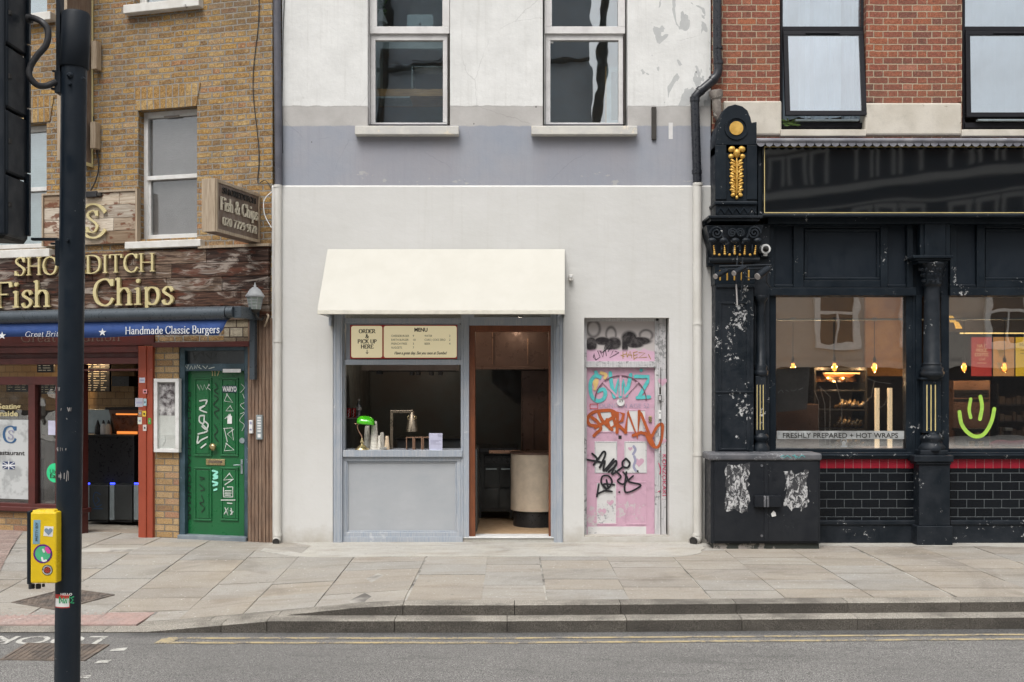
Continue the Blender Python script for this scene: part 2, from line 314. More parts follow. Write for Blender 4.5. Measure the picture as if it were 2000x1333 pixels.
def paint(name, col, col2=None, rough=.5, sc=3, chips=None, chipc=(.5, .5, .48), chsc=25, bump=.15, bsc=60, metal=0, spec=.5, tint=False, grain=None, dirt=0, coat=None):
    t = NT(name); c = col; vec = t.tc.outputs['Object']
    if tint: c = t.mix(1.0, t.n('Attribute', _attribute_name='tint'), col, 'MULTIPLY')
    if col2:
        f = t.mr(t.noise(sc, 6), .35, .68)
        if tint: c = t.mix(f, c, t.mix(1.0, t.n('Attribute', _attribute_name='tint'), col2, 'MULTIPLY'))
        else: c = t.mix(f, c, col2)
    if dirt: c = t.mix(t.mr(t.noise(sc * 2.3 + 1, 7, rough=.7), .5, .8, 0, dirt), c, (.05, .045, .04))
    if grain:
        g = t.noise(grain[0], 5, t.scale(vec, grain[1]), .65); c = t.mix(t.mr(g, .35, .7), c, grain[2])
    h = t.noise(bsc, 4)
    if chips:
        m = t.mr(t.math('ADD', t.math('MULTIPLY', t.noise(chsc, 6, rough=.75, k=1), .62), t.math('MULTIPLY', t.noise(chsc / 9, 3, k=1.2), .38)), chips - .035, chips - .015)
        c = t.mix(m, c, chipc); h = t.math('SUBTRACT', h, m)
    r = t.mr(t.noise(sc * 3 + 2, 4), .3, .7, max(rough - .1, .02), min(rough + .12, 1))
    return t.out(c, r, metal, t.bump(h, bump, .004) if bump else None, spec, coat=coat)
def brick_mat(name, L, H, hl, mo, pal, mcol, flem=True, wob=.005, rot=False, shift=None, spots=.6, rough=.9, mot=None, crev=.0, pale=.45, soil=.35, spec=.3):
    t = NT(name); uv = t.tc.outputs['UV']
    sep = t.t.nodes.new('ShaderNodeSeparateXYZ'); t.t.links.new(uv, sep.inputs[0])
    n1 = t.noise(5, 3, uv, out=1); ns = t.t.nodes.new('ShaderNodeSeparateXYZ'); t.t.links.new(n1, ns.inputs[0])
    n3 = t.noise(38, 3, uv, out=1); n4 = t.t.nodes.new('ShaderNodeSeparateXYZ'); t.t.links.new(n3, n4.inputs[0])
    a, b = (sep.outputs[1], sep.outputs[0]) if rot else (sep.outputs[0], sep.outputs[1])
    def wobl(v, i): return t.math('ADD', t.math('ADD', v, t.math('MULTIPLY', t.math('SUBTRACT', ns.outputs[i], .5), wob * 3)), t.math('MULTIPLY', t.math('SUBTRACT', n4.outputs[i], .5), wob * 1.6))
    u = wobl(t.math('ADD', a, 50.0), 0); v = wobl(t.math('ADD', b, 50.0), 1)
    row = t.math('FLOOR', t.math('DIVIDE', v, H)); fv = t.math('SUBTRACT', v, t.math('MULTIPLY', row, H))
    P = L + hl if flem else L; par = t.math('FLOORED_MODULO', row, 2.0) if False else t.math('MODULO', row, 2.0)
    u = t.math('ADD', u, t.math('MULTIPLY', par, P / 2 if shift is None else shift))
    col = t.math('FLOOR', t.math('DIVIDE', u, P)); s_ = t.math('SUBTRACT', u, t.math('MULTIPLY', col, P))
    if flem:
        ish = t.math('GREATER_THAN', s_, L); s_ = t.math('SUBTRACT', s_, t.math('MULTIPLY', ish, L)); w = t.math('ADD', L, t.math('MULTIPLY', ish, hl - L)); idn = t.math('ADD', t.math('MULTIPLY', col, 2.0), ish)
    else: w = L; idn = col
    d = t.math('MINIMUM', t.math('MINIMUM', s_, t.math('SUBTRACT', w, s_)), t.math('MINIMUM', fv, t.math('SUBTRACT', H, fv)))
    fine = t.noise(140, 4, uv); med = t.noise(30, 5, uv, .7)
    d = t.math('ADD', d, t.math('MULTIPLY', t.math('SUBTRACT', med, .5), wob * 1.6))
    mask = t.mr(d, mo / 2 - .001, mo / 2 + .0022)
    cmb = t.t.nodes.new('ShaderNodeCombineXYZ'); t.t.links.new(idn, cmb.inputs[0]); t.t.links.new(row, cmb.inputs[1])
    wn_ = t.t.nodes.new('ShaderNodeTexWhiteNoise'); wn_.noise_dimensions = '3D'; t.t.links.new(cmb.outputs[0], wn_.inputs[0])
    bc = t.ramp(wn_.outputs[0], pal)
    if mot: bc = t.mix(mot[0], bc, t.ramp(t.noise(mot[1], 6, uv, .72), mot[2]))
    bc = t.mix(t.mr(med, .4, .75, 0, spots), bc, t.mix(.8, bc, (.06, .045, .03), 'MIX'))
    bc = t.mix(t.mr(t.noise(70, 4, uv), .55, .75, 0, pale), bc, t.mix(.5, bc, (.75, .65, .5)))
    if crev: bc = t.mix(t.mr(t.noise(90, 3, uv, .8), .56, .66, 0, .75), bc, (.035, .025, .02))
    bc = t.mix(t.mr(t.noise(1.1, 4, uv), .5, .75, 0, soil), bc, (.09, .07, .055))
    mc = t.mix(t.mr(fine, .35, .7), mcol, tuple(c * .62 for c in mcol))
    c = t.mix(mask, mc, bc)
    if crev:
        g = t.mr(t.math('ABSOLUTE', t.math('SUBTRACT', d, mo / 2 + .0005)), .0008, .0028, crev, 0); g = t.math('MULTIPLY', g, t.mr(t.noise(13, 3, uv), .38, .6)); c = t.mix(g, c, (.04, .032, .026))  # crevice shade painted round each brick for a recessed look
    h = t.math('ADD', mask, t.math('MULTIPLY', med, .7))
    return t.out(c, rough, 0, t.bump(h, .8, .006, t.bump(fine, .35, .003)), spec)
def glass_mat(name, tint=(.75, .82, .84), refl=.22, rough=.01, wav=.02, dirt=0.0):
    t = NT(name); t.t.nodes.remove(t.b); o = t.t.nodes['Material Output']
    nm = t.bump(t.noise(1.6, 2), wav, .2)
    lw = t.n('LayerWeight', 1, Blend=.5); fac = t.math('ADD', t.math('MULTIPLY', t.math('POWER', lw, 4.0), .7), refl)
    tr = t.n('BsdfTransparent', Color=tint); gl = t.n('BsdfGlossy', Color=(.95, .97, 1), Roughness=rough, Normal=nm)
    m = t.t.nodes.new('ShaderNodeMixShader'); t._in(m.inputs[0], fac); t.t.links.new(tr, m.inputs[1]); t.t.links.new(gl, m.inputs[2]); res = m.outputs[0]
    if dirt:
        df = t.n('BsdfDiffuse', Color=(.5, .52, .52)); m2 = t.t.nodes.new('ShaderNodeMixShader')
        t._in(m2.inputs[0], t.mr(t.noise(6, 5), .35, .8, dirt * .4, dirt)); t.t.links.new(res, m2.inputs[1]); t.t.links.new(df, m2.inputs[2]); res = m2.outputs[0]
    t.t.links.new(res, o.inputs[0]); return t.m
def flat(name, col, rough=.6, metal=0, spec=.5): return paint(name, col, tuple(c * .85 for c in col), rough, 8, bump=0, metal=metal, spec=spec)
def glow(name, col, st, base=None):
    t = NT(name); return t.out(base or col, .5, 0, emit=col, es=st)
# ---------------------------------------------------------------- material set
M = {}
WETY = 19.35
def asphalt():
    t = NT('asphalt'); o = t.tc.outputs['Object']
    c = t.ramp(t.noise(130, 4, rough=.85), [(.34, (.04, .039, .037)), (.5, (.15, .145, .138)), (.66, (.44, .43, .41))])
    c = t.mix(t.mr(t.noise(.5, 5), .35, .7, 0, .5), c, (.15, .146, .14)); c = t.mix(t.mr(t.noise(1.3, 4, t.scale(o, (.3, 1, 1))), .62, .8, 0, .45), c, (.07, .068, .066))
    c = t.mix(t.mr(t.noise(7, 5, t.scale(o, (.25, 1, 1))), .55, .75, 0, .35), c, (.09, .088, .085))
    sp = t.t.nodes.new('ShaderNodeSeparateXYZ'); t.t.links.new(o, sp.inputs[0])
    d = t.math('ADD', t.math('MULTIPLY', t.math('SUBTRACT', t.noise(1.6, 4), .5), .5), t.math('SUBTRACT', sp.outputs[1], WETY))
    c = t.mix(t.mr(d, -.14, .1, 0, .62), c, (.035, .035, .037))
    cr = t.n('TexVoronoi', 0, _feature='DISTANCE_TO_EDGE', Scale=.55, Vector=t.mix(.12, o, t.noise(2.2, 3, out=1)))
    c = t.mix(t.mr(cr, .003, .008, .0, 0.0), c, (.05, .05, .05))
    return t.out(c, t.mr(t.noise(40, 3), .3, .7, .75, .95), 0, t.bump(t.noise(150, 3), .5, .006), .3)
WETY = 19.35
def stone(name, tint=True, col=(1, 1, 1), sc=1, rough=.8, bump=.3):
    t = NT(name); c = t.n('Attribute', _attribute_name='tint') if tint else col
    c = t.mix(t.mr(t.noise(3 * sc, 7, rough=.7), .3, .75, 0, .5), c, t.mix(1., c, (.78, .74, .68), 'MULTIPLY'))
    c = t.mix(t.mr(t.noise(1.1 * sc, 5), .45, .75, 0, .5), c, t.mix(1., c, (1.12, 1.08, 1.0), 'MULTIPLY'))
    c = t.mix(t.mr(t.noise(90, 4, rough=.8), .45, .62, 0, .4), c, t.mix(1., c, (.5, .47, .44), 'MULTIPLY'))
    c = t.mix(t.mr(t.noise(1.7 * sc, 6, t.scale(t.tc.outputs['Object'], (.5, 2.2, 1)), .7, .6), .5, .7, 0, .45), c, t.mix(1., c, (.68, .62, .56), 'MULTIPLY'))
    c = t.mix(t.mr(t.noise(.55, 6, rough=.7, dist=1), .58, .72, 0, .35), c, (.12, .105, .09))
    g = t.n('TexVoronoi', 0, Scale=3.4, Vector=t.tc.outputs['Object']); c = t.mix(t.mr(g, .05, .065, .4, 0), c, (.10, .095, .09)); c = t.mix(t.mr(t.noise(35, 3, k=1), .68, .70), c, (.60, .58, .55))
    return t.out(c, rough, 0, t.bump(t.noise(60, 5), bump, .004), .3)
M['asphalt'] = asphalt(); M['slab'] = stone('york_stone'); M['grout'] = paint('grout', (.42, .40, .36), (.12, .11, .10), .9, 3)
def granite():
    t = NT('granite'); c = t.n('Attribute', _attribute_name='tint')
    sp = t.noise(150, 3, rough=.8); c = t.mix(1., c, t.ramp(sp, [(.3, (.35, .33, .3)), (.5, (.9, .88, .84)), (.7, (1.7, 1.65, 1.55))]), 'MULTIPLY')
    c = t.mix(t.mr(t.noise(2.2, 5, t.scale(t.tc.outputs['Object'], (1, 1, 2.5))), .42, .7, 0, .55), c, (.045, .04, .035))
    return t.out(c, .8, 0, t.bump(t.noise(80, 4), .5, .006), .3)
M['kerb'] = granite()
M['cement'] = stone('cement', False, (.46, .45, .42), 1.6)
M['yline'] = paint('yellow_line', (.44, .35, .19), (.31, .27, .19), .8, 14, chips=.55, chipc=(.16, .15, .14), chsc=40, bump=.2)
M['wline'] = paint('white_line', (.56, .55, .51), (.40, .39, .36), .8, 14, chips=.57, chipc=(.17, .16, .15), chsc=40, bump=.2)
M['iron'] = paint('cast_iron', (.11, .095, .085), (.2, .16, .13), .75, 9, bump=.3, spec=.4)
M['tactile'] = paint('tactile', (.38, .265, .235), (.33, .255, .23), .85, 5, dirt=.2, chips=.66, chipc=(.5, .42, .38), bump=.3)
M['redpave'] = brick_mat('red_block_paving', .2, .1, .1, .006, [(0, (.28, .20, .18)), (.5, (.32, .245, .22)), (1, (.36, .28, .25))], (.2, .17, .15), False, .002)

# ---------------------------------------------------------------- ground
def G(px, py, z=-.19):
    d = FPX * (CAM.z - z) / (py - HOR); return (px - 1000) / FPX * d, d - 12
def e(x):
    K = [(-2.95, -.176), (-1.95, -.09), (-1.3, -.022), (-.9, 0), (99, 0)]
    if x <= K[0][0]: return K[0][1]
    for (a, p), (b, q) in zip(K, K[1:]):
        if x <= b: return p + (q - p) * (x - a) / (b - a)
def sk_(x): return .032 * max(x, 0)
def gz(x, y): return e(x) * min(max((-.5 - y) / 2.7, 0), 1)
def yk(x): return -3.21 + sk_(x)
mb = MB(); mb.box(-60, 60, -60, 14, -.6, -.19); build(mb, 'road', M['asphalt'], kind='structure')
# base under the slabs
mb = MB(); xs = [-9, -6, -4, -2.95, -2.4, -1.95, -1.6, -1.3, -.9, 0, 3, 6, 11]; ys = [None, -2.4, -1.2, -.5, 0, 3]
P = []; n = len(ys)
for x in xs:
    for y in ys:
        y = yk(x) if y is None else y; P.append((x, y, gz(x, y) - .007))
mb.add(P, [(i * n + j, (i + 1) * n + j, (i + 1) * n + j + 1, i * n + j + 1) for i in range(len(xs) - 1) for j in range(n - 1)])
build(mb, 'pavement_bed', M['grout'], kind='structure')
mb = MB(); rs = random.Random(11); x = -7.2; g = .006
cols = [(.345, .33, .305), (.36, .35, .33), (.36, .33, .29), (.335, .335, .328), (.37, .34, .30), (.34, .32, .295), (.35, .35, .34), (.335, .31, .28), (.35, .34, .32)]
while x < 10:
    w = rs.choice([.55, .6, .64, .7, .76]); x2 = x + w; y = yk(x + w / 2)
    lean = rs.uniform(-.012, .012)
    first = True
    while y < 2.2:
        l = rs.choice([.34, .42, .48, .56, .66]) if not first else rs.uniform(.25, .7); first = False
        y2 = min(y + l, 2.4)
        cx, cy = (x + x2) / 2, (y + y2) / 2
        skip = (cx < -3.05 and y2 < -2.75)
        if not skip or (x < -3.1 < x2 and y2 < -2.7 and cx > -3.3):
            xa = max(x, -3.08) if (skip or (y2 < -2.75 and x < -3.08 < x2)) else x
            c = rs.choice(cols); v = rs.uniform(.93, 1.05); mb.tint = tuple((q * .6 + m_ * .4) * v for q, m_ in zip(c, (.365, .335, .29)))
            dz = rs.uniform(-.0025, .0025); X = [(xa + g, y + g), (x2 - g, y + g), (x2 - g, y2 - g), (xa + g, y2 - g)]
            X = [(a + rs.uniform(-.003, .003) + lean, b + rs.uniform(-.003, .003)) for a, b in X]
            top = [(a, b, gz(a, b) + dz) for a, b in X]; bot = [(a, b, gz(a, b) - .02) for a, b in X]
            mb.add(top + bot, [(0, 1, 2, 3), (4, 5, 1, 0), (5, 6, 2, 1), (6, 7, 3, 2), (7, 4, 0, 3)])
        y = y2
    x = x2
build(mb, 'pavement', M['slab'], kind='structure')
mb = MB(); pts = [(-2.75, -.02)]; rs = random.Random(5)
fr_ = [(-2.75, -.62), (-2.2, -.93), (-1.5, -.98), (-.6, -1.0), (.5, -1.02), (1.5, -1.03), (1.95, -.9), (2.1, -.5), (2.3, -.28), (3.8, -.28), (5, -.34), (6.2, -.38)]
edge = [(a + rs.uniform(-.02, .02), b + rs.uniform(-.02, .02)) for a, b in spline(fr_, 4)]
top = [(a, b, gz(a, b) + .004) for a, b in edge] + [(6.2, .3, .004), (-2.75, .3, .004)]; n = len(top)
mb.add(top + [(a, b, c - .01) for a, b, c in top], [tuple(range(n))] + [(i, i + n, (i + 1) % n + n, (i + 1) % n) for i in range(n)])
build(mb, 'concrete_apron', M['cement'], kind='structure')
mb = MB(); Y_ = [-2.3, -1.7, -1.1, -.5, .3, 2.2]; mb.add([q for y in Y_ for q in ((-7.8, y, gz(-5, y) + .0065), (-4.85 - (y + 2.3) * .37, y, gz(-5, y) + .0065))], [(2 * i, 2 * i + 1, 2 * i + 3, 2 * i + 2) for i in range(5)])
build(mb, 'block_paving', M['redpave'], kind='structure')
mb = MB(); zt = -.165
for i in range(8):
    for j in range(2):
        a, b = -3.1 - i * .4, -3.385 + j * .3
        mb.box(a - .396, a, b, b + .296, zt - .05, zt)
        for u in range(6):
            for v in range(4):
                cx, cy = a - .033 - u * .066, b + .037 + v * .074; k = 8
                q = [(cx + .018 * math.cos(6.283 * m_ / k), cy + .018 * math.sin(6.283 * m_ / k), zt) for m_ in range(k)] + [(cx + .01 * math.cos(6.283 * m_ / k), cy + .01 * math.sin(6.283 * m_ / k), zt + .006) for m_ in range(k)]
                mb.add(q, [(m_, (m_ + 1) % k, k + (m_ + 1) % k, k + m_) for m_ in range(k)] + [tuple(range(k, 2 * k))])
build(mb, 'tactile_paving', M['tactile'], kind='structure')
# kerbs, stone by stone
def kerb_run(mb, joints, yf, yb, zt, rs):
    for a, b in zip(joints, joints[1:]):
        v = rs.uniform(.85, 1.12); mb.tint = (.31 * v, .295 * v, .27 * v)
        sub = [a + .003] + [q for q in (-2.95, -2.6, -2.3, -1.95, -1.6, -1.3, -.9) if a + .01 < q < b - .01] + [b - .003]; P = []; n = 7
        F0 = []
        for x in sub:
            z = zt(x); f, k = yf(x), yb(x)
            P += [(x, f, -.5), (x, f, z - .007), (x, f + .004, z - .003), (x, f + .012, z), (x, f + .05, z + .001), (x, k, z + .001), (x, k, -.5)]
        F = [(i * n + j, (i + 1) * n + j, (i + 1) * n + j + 1, i * n + j + 1) for i in range(len(sub) - 1) for j in range(1, n - 1)]
        F += [tuple(range(n - 1, -1, -1)), tuple((len(sub) - 1) * n + j for j in range(n))]; mb.add(P, F)
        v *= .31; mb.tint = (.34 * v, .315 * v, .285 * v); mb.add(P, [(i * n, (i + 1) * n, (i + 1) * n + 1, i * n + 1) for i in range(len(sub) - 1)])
rs = random.Random(3); mb = MB()
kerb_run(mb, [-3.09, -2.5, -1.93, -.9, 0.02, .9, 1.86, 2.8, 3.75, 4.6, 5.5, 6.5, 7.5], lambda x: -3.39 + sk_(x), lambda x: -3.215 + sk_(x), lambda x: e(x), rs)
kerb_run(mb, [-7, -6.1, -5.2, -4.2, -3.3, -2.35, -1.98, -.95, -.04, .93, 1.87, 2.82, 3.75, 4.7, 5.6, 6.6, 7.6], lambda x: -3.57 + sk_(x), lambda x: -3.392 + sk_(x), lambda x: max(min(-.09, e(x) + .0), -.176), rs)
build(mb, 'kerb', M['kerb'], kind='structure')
# painted road marks, each a sheet 4 mm up
mb = MB()
for yy, w in ((-3.76, .05), (-3.905, .055)):
    P = []; N_ = 60
    for i in range(N_ + 1):
        x = -2.72 + i * (10.5 / N_); y = yy + .03 * max(x, 0); j = .004 * math.sin(i * 1.9) ; P += [(x, y - w / 2 + j, -.186), (x, y + w / 2 + j, -.186)]
    mb.add(P, [(2 * i, 2 * i + 2, 2 * i + 3, 2 * i + 1) for i in range(N_)])
a = [G(318, 1248), G(352, 1248), G(330, 1258), G(300, 1258)]
mb.add([(x, y, -.1855) for x, y in a], [(0, 1, 2, 3)])
build(mb, 'double_yellow_line', M['yline'], kind='structure')
mb = MB()
for q in (((213, 1273), (222, 1268), (250, 1266), (243, 1272)), ((183, 1297), (192, 1292), (218, 1290), (210, 1296)), ((152, 1326), (160, 1320), (178, 1320), (174, 1326))):
    mb.add([G(a, b) + (-.186,) for a, b in q], [(3, 2, 1, 0)])
v, f = sans_mesh('LOOK', .012); wmx = max(q[0] for q in v)
x1, y1 = G(217, 1244); sxx = .92 / wmx
mb.add([(x1 - q[0] * sxx, y1 - .0 - (.69 - q[1]) * 0 - q[1] * .36, -.186) for q in v], f)
build(mb, 'road_markings', M['wline'], kind='structure')
mb = MB()
mb.box(-6, 1.5, -8.6, -6.55, -.3, -.07); build(mb, 'traffic_island', M['slab'] if 0 else M['cement'], kind='structure')
mb = MB(); mb.box(-60, 60, -60, -18, -.3, -.07); build(mb, 'far_pavement', M['cement'], kind='structure')
# covers
def cover(name, label, quad, z, kind):
    q = []
    for a, b in quad:
        zz = z
        for _ in range(6):
            x_, y_ = G(a, b, zz); zz = gz(x_, y_) if kind else z
        q.append(Vector((x_, y_)))
    lift = (lambda p: gz(p.x, p.y) + .002 - z) if kind else (lambda p: 0); t = thing(name, label, 'manhole cover' if kind else 'drain cover')
    P = lambda u, v: q[0] * (1 - u) * (1 - v) + q[1] * u * (1 - v) + q[2] * u * v + q[3] * (1 - u) * v
    mb = MB()
    def bar(u0, u1, v0, v1, a, b):
        c = [P(u0, v0), P(u1, v0), P(u1, v1), P(u0, v1)]
        mb.add([(p.x, p.y, a + lift(p)) for p in c] + [(p.x, p.y, b + lift(p)) for p in c], [(4, 5, 6, 7), (0, 1, 5, 4), (1, 2, 6, 5), (2, 3, 7, 6), (3, 0, 4, 7)])
    for a in ((0, 1, 0, .035), (0, 1, .965, 1), (0, .035, .035, .965), (.965, 1, .035, .965)): bar(*a, z - .02, z + .006)
    build(mb, 'rim', M['iron'], t); mb = MB()
    bar(.037, .963, .037, .963, z - .02, z + .001); n = 13
    for i in range(n):
        for j in range(n):
            u, v = .05 + i * .9 / n, .05 + j * .9 / n
            if kind: bar(u + .005, u + (.055 if (i + j) % 2 else .022), v + .005, v + (.022 if (i + j) % 2 else .055), z, z + .006)
            else: bar(u + .006, u + .9 / n - .012, v + .006, v + .9 / n - .02, z, z + .006)
    build(mb, 'plate', M['iron'], t); return t
cover('manhole_cover', 'rusty brown patterned manhole cover set in the paving slabs behind the pole', [(22, 1178), (112, 1193), (224, 1163), (132, 1150)], -.085, 1)
cover('drain_cover', 'worn square iron cover set in the asphalt beside the painted road letters', [(0, 1289), (166, 1291), (214, 1260), (52, 1257)], -.186, 0)

# ---------------------------------------------------------------- centre building
def render_bands():     # upper wall: old white masonry paint with flaked patches, a taupe band and a blue grey band
    t = NT('painted_render'); o = t.tc.outputs['UV']; sp = t.t.nodes.new('ShaderNodeSeparateXYZ'); t.t.links.new(o, sp.inputs[0])
    u, v = sp.outputs[0], sp.outputs[1]; zz = t.math('ADD', v, t.math('MULTIPLY', t.math('SUBTRACT', t.noise(5, 5, o), .5), .035))
    white = t.mix(t.mr(t.noise(2.2, 7, o, .7), .35, .7), (.70, .70, .685), (.62, .62, .605))
    white = t.mix(t.mr(t.noise(9, 6, o, .75, 1.5), .62, .8, 0, .3), white, (.47, .47, .45))
    white = t.mix(t.mr(t.noise(2.4, 5, t.scale(o, (9, .3, 1)), .65), .55, .8, 0, .22), white, (.40, .39, .36))
    a = t.math('MULTIPLY', t.mr(u, 1.36, 1.5), t.mr(u, 2.34, 2.28)); fl = t.math('GREATER_THAN', t.math('MULTIPLY', a, t.noise(5.2, 3, t.scale(o, (1, .62, 1)), .5, .6, k=1)), .595)
    white = t.mix(fl, white, t.mix(t.noise(8, 3, o), (.42, .43, .43), (.5, .505, .5)))
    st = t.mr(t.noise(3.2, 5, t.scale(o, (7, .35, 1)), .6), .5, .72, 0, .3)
    taupe = t.mix(t.mr(t.noise(4, 6, o), .3, .7), (.40, .385, .37), (.46, .445, .43))
    blue = t.mix(t.mr(t.noise(.9, 4, o), .35, .65), (.275, .30, .35), (.315, .32, .352))
    blue = t.mix(t.mr(t.noise(12, 6, o, .7), .3, .8, 0, .3), blue, (.34, .35, .39))
    blue = t.mix(t.mr(t.math('MULTIPLY', t.noise(7, 4, t.scale(o, (.7, 1.4, 1))), t.mr(v, 4.45, 4.16, .7, 1)), .66, .70, 0, .7), blue, (.47, .46, .44))
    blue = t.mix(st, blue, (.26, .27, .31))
    for a_, b_ in ((C.p(693, 0)[0], C.p(896, 0)[0]), (C.p(1038, 0)[0], C.p(1245, 0)[0])):      # darker purplish tone below each sill, fading downwards
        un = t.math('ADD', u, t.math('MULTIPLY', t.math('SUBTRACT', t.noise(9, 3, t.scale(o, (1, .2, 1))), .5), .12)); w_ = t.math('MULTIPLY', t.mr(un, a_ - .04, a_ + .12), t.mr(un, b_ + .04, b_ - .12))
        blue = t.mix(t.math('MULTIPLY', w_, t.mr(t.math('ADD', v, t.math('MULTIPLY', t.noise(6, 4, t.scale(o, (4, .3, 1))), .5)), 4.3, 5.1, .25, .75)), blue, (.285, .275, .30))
    ck = t.n('TexVoronoi', 0, _feature='DISTANCE_TO_EDGE', Scale=.9, Vector=t.mix(.1, o, t.noise(3, 5, o, out=1)))
    ckm = t.math('MULTIPLY', t.mr(ck, .0012, .003, 1, 0), t.mr(t.noise(1.3, 2, o), .52, .62, 0, .22))
    dots = t.n('TexVoronoi', 0, Scale=3.1, Vector=o)
    c = t.mix(t.mr(zz, 4.776, 4.79), blue, taupe); c = t.mix(t.mr(zz, 5.005, 5.018), c, white)
    c = t.mix(t.math('LESS_THAN', dots, .028), c, (.07, .07, .07))
    c = t.mix(ckm, c, (.12, .115, .11))
    lip = t.math('MULTIPLY', t.mr(zz, 5.0, 5.016), t.noise(6, 5, o))
    bz = t.math('ADD', t.math('MULTIPLY', t.noise(7, 7, o, .65), 1.0), t.math('MULTIPLY', lip, 1.6)); bz = t.math('SUBTRACT', bz, t.math('MULTIPLY', fl, .22))
    return t.out(c, .85, 0, t.bump(t.noise(60, 4, o), .15, .004, t.bump(bz, .2, .014)), .3)
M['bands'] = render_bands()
def cream():
    t = NT('cream_render'); o = t.tc.outputs['Object']
    c = t.mix(t.mr(t.noise(1.2, 5), .3, .7), (.565, .56, .54), (.60, .595, .58))
    c = t.mix(t.mr(t.noise(6, 6, rough=.7), .6, .85, 0, .2), c, (.5, .48, .43))
    c = t.mix(t.mr(t.noise(1.9, 5, t.scale(o, (8, 8, .3)), .65), .58, .85, 0, .16), c, (.40, .38, .33))
    sp = t.t.nodes.new('ShaderNodeSeparateXYZ'); t.t.links.new(t.tc.outputs['UV'], sp.inputs[0])
    c = t.mix(t.mr(t.math('ADD', sp.outputs[1], t.math('MULTIPLY', t.noise(7, 6), .3)), .36, .08, 0, .75), c, (.36, .325, .27))
    return t.out(c, .8, 0, t.bump(t.noise(110, 3), .12, .003, t.bump(t.noise(2.6, 5, t.scale(o, (1, 1, 1.6))), .16, .03)), .35)
M['cream'] = cream()
M['greywood'] = paint('grey_wood', (.36, .385, .42), (.42, .43, .45), .55, 4, chips=.63, chipc=(.46, .48, .5), chsc=14, grain=(9, (14, 14, .6), (.29, .335, .40)), bump=.25)
M['greypanel'] = paint('grey_panel', (.34, .36, .385), (.395, .41, .43), .6, 2.2, grain=(3, (1, 1, 3), (.37, .385, .405)), bump=.12)
M['upvc'] = paint('window_white', (.66, .65, .64), (.58, .565, .56), .4, 5, dirt=.12)
M['sill'] = paint('flaky_sill', (.5, .49, .47), (.60, .58, .53), .8, 5, chips=.6, chipc=(.68, .62, .52), chsc=9, bump=.5, bsc=30)
M['gap'] = flat('dark_sealant', (.05, .045, .04), .9)
M['mahog'] = paint('mahogany', (.23, .075, .03), (.17, .05, .02), .4, 4, grain=(7, (20, 20, .5), (.13, .045, .02)), bump=.1)
M['floorwood'] = paint('pale_oak_floor', (.62, .44, .28), (.55, .38, .23), .4, 4, grain=(5, (.6, 14, 14), (.48, .32, .19)), bump=.05)
M['steel_dark'] = paint('dark_steel', (.055, .06, .06), (.04, .042, .042), .38, 2, metal=.3, bump=.03)
M['steel_room'] = paint('smoked_wall', (.13, .15, .155), (.13, .12, .11), .45, 1.2, metal=.2, bump=.03)
M['brownmetal'] = paint('brown_metal', (.22, .14, .11), (.16, .10, .08), .35, 2, metal=.3, bump=.03)
M['copper'] = paint('copper_bar', (.5, .3, .2), (.4, .24, .17), .35, 5, metal=.7, bump=.03)
M['brass'] = paint('brass', (.62, .5, .28), (.5, .4, .2), .25, 5, metal=.9, bump=.03)
M['black'] = flat('black_enamel', (.02, .021, .024), .35)
M['rubber'] = flat('black_rubber', (.025, .025, .028), .6)
M['ceiling'] = flat('taupe_plaster', (.30, .27, .24), .8)
M['glass'] = glass_mat('window_glass', (.85, .9, .91), .24, .01, .006)
M['paper'] = flat('cup_paper', (.72, .68, .6), .7); M['paper2'] = flat('cup_kraft', (.62, .48, .33), .7)
M['ink'] = flat('ink_black', (.02, .018, .016), .7); M['redink'] = flat('red_border', (.5, .04, .03), .5)
M['white'] = flat('white_paint', (.75, .75, .74), .5); M['pipe_cream'] = paint('cream_pipe', (.60, .585, .55), (.56, .54, .5), .5, 3, bump=.1)

CB = thing('rendered_building', 'tall building with cream rendered ground floor, blue grey band and white painted upper wall', 'building')
openL = prect(C, 650, 1100, 600, 1061, -.03); doorH = prect(C, 1141, 1307, 621, 1049, -.03)
mb = MB(); z360 = C.p(1000, 362, -.03)[1]; xl = C.p(531, 0, -.03)[0]; xr = C.p(1392, 0, -.03)[0]
hs_ = [(openL[0], openL[1], -.05, openL[3]), (doorH[0], doorH[1], doorH[2], doorH[3])]
wall(mb, xl, xr, -.1, z360 - .02, hs_, -.03, .30)
mb.add([(xl, -.03, z360 - .02), (xr, -.03, z360 - .02), (xr, -.012, z360), (xl, -.012, z360), (xl, .02, z360 + .002), (xr, .02, z360 + .002)], [(0, 1, 2, 3), (3, 2, 5, 4)], False)
mb.add([(xr, -.03, -.1), (xr, .3, -.1), (xr, .3, z360), (xr, -.03, z360 - .02)], [(0, 1, 2, 3)])
build(mb, 'lower_wall', M['cream'], CB)
mb = MB(); w1 = prect(C, 718, 879, -400, 246, 0); w2 = prect(C, 1060, 1226, -400, 246, 0); ztop = 9.5
wall(mb, C.p(551, 0)[0], C.p(1388, 0)[0], z360 - .1, ztop, [(w1[0], w1[1], w1[2], 9.0), (w2[0], w2[1], w2[2], 9.0)], 0, .24)
mb.add([(C.p(1388, 0)[0], 0, z360 - .1), (C.p(1388, 0)[0], .3, z360 - .1), (C.p(1388, 0)[0], .3, ztop), (C.p(1388, 0)[0], 0, ztop)], [(0, 1, 2, 3)])
build(mb, 'upper_wall', M['bands'], CB)
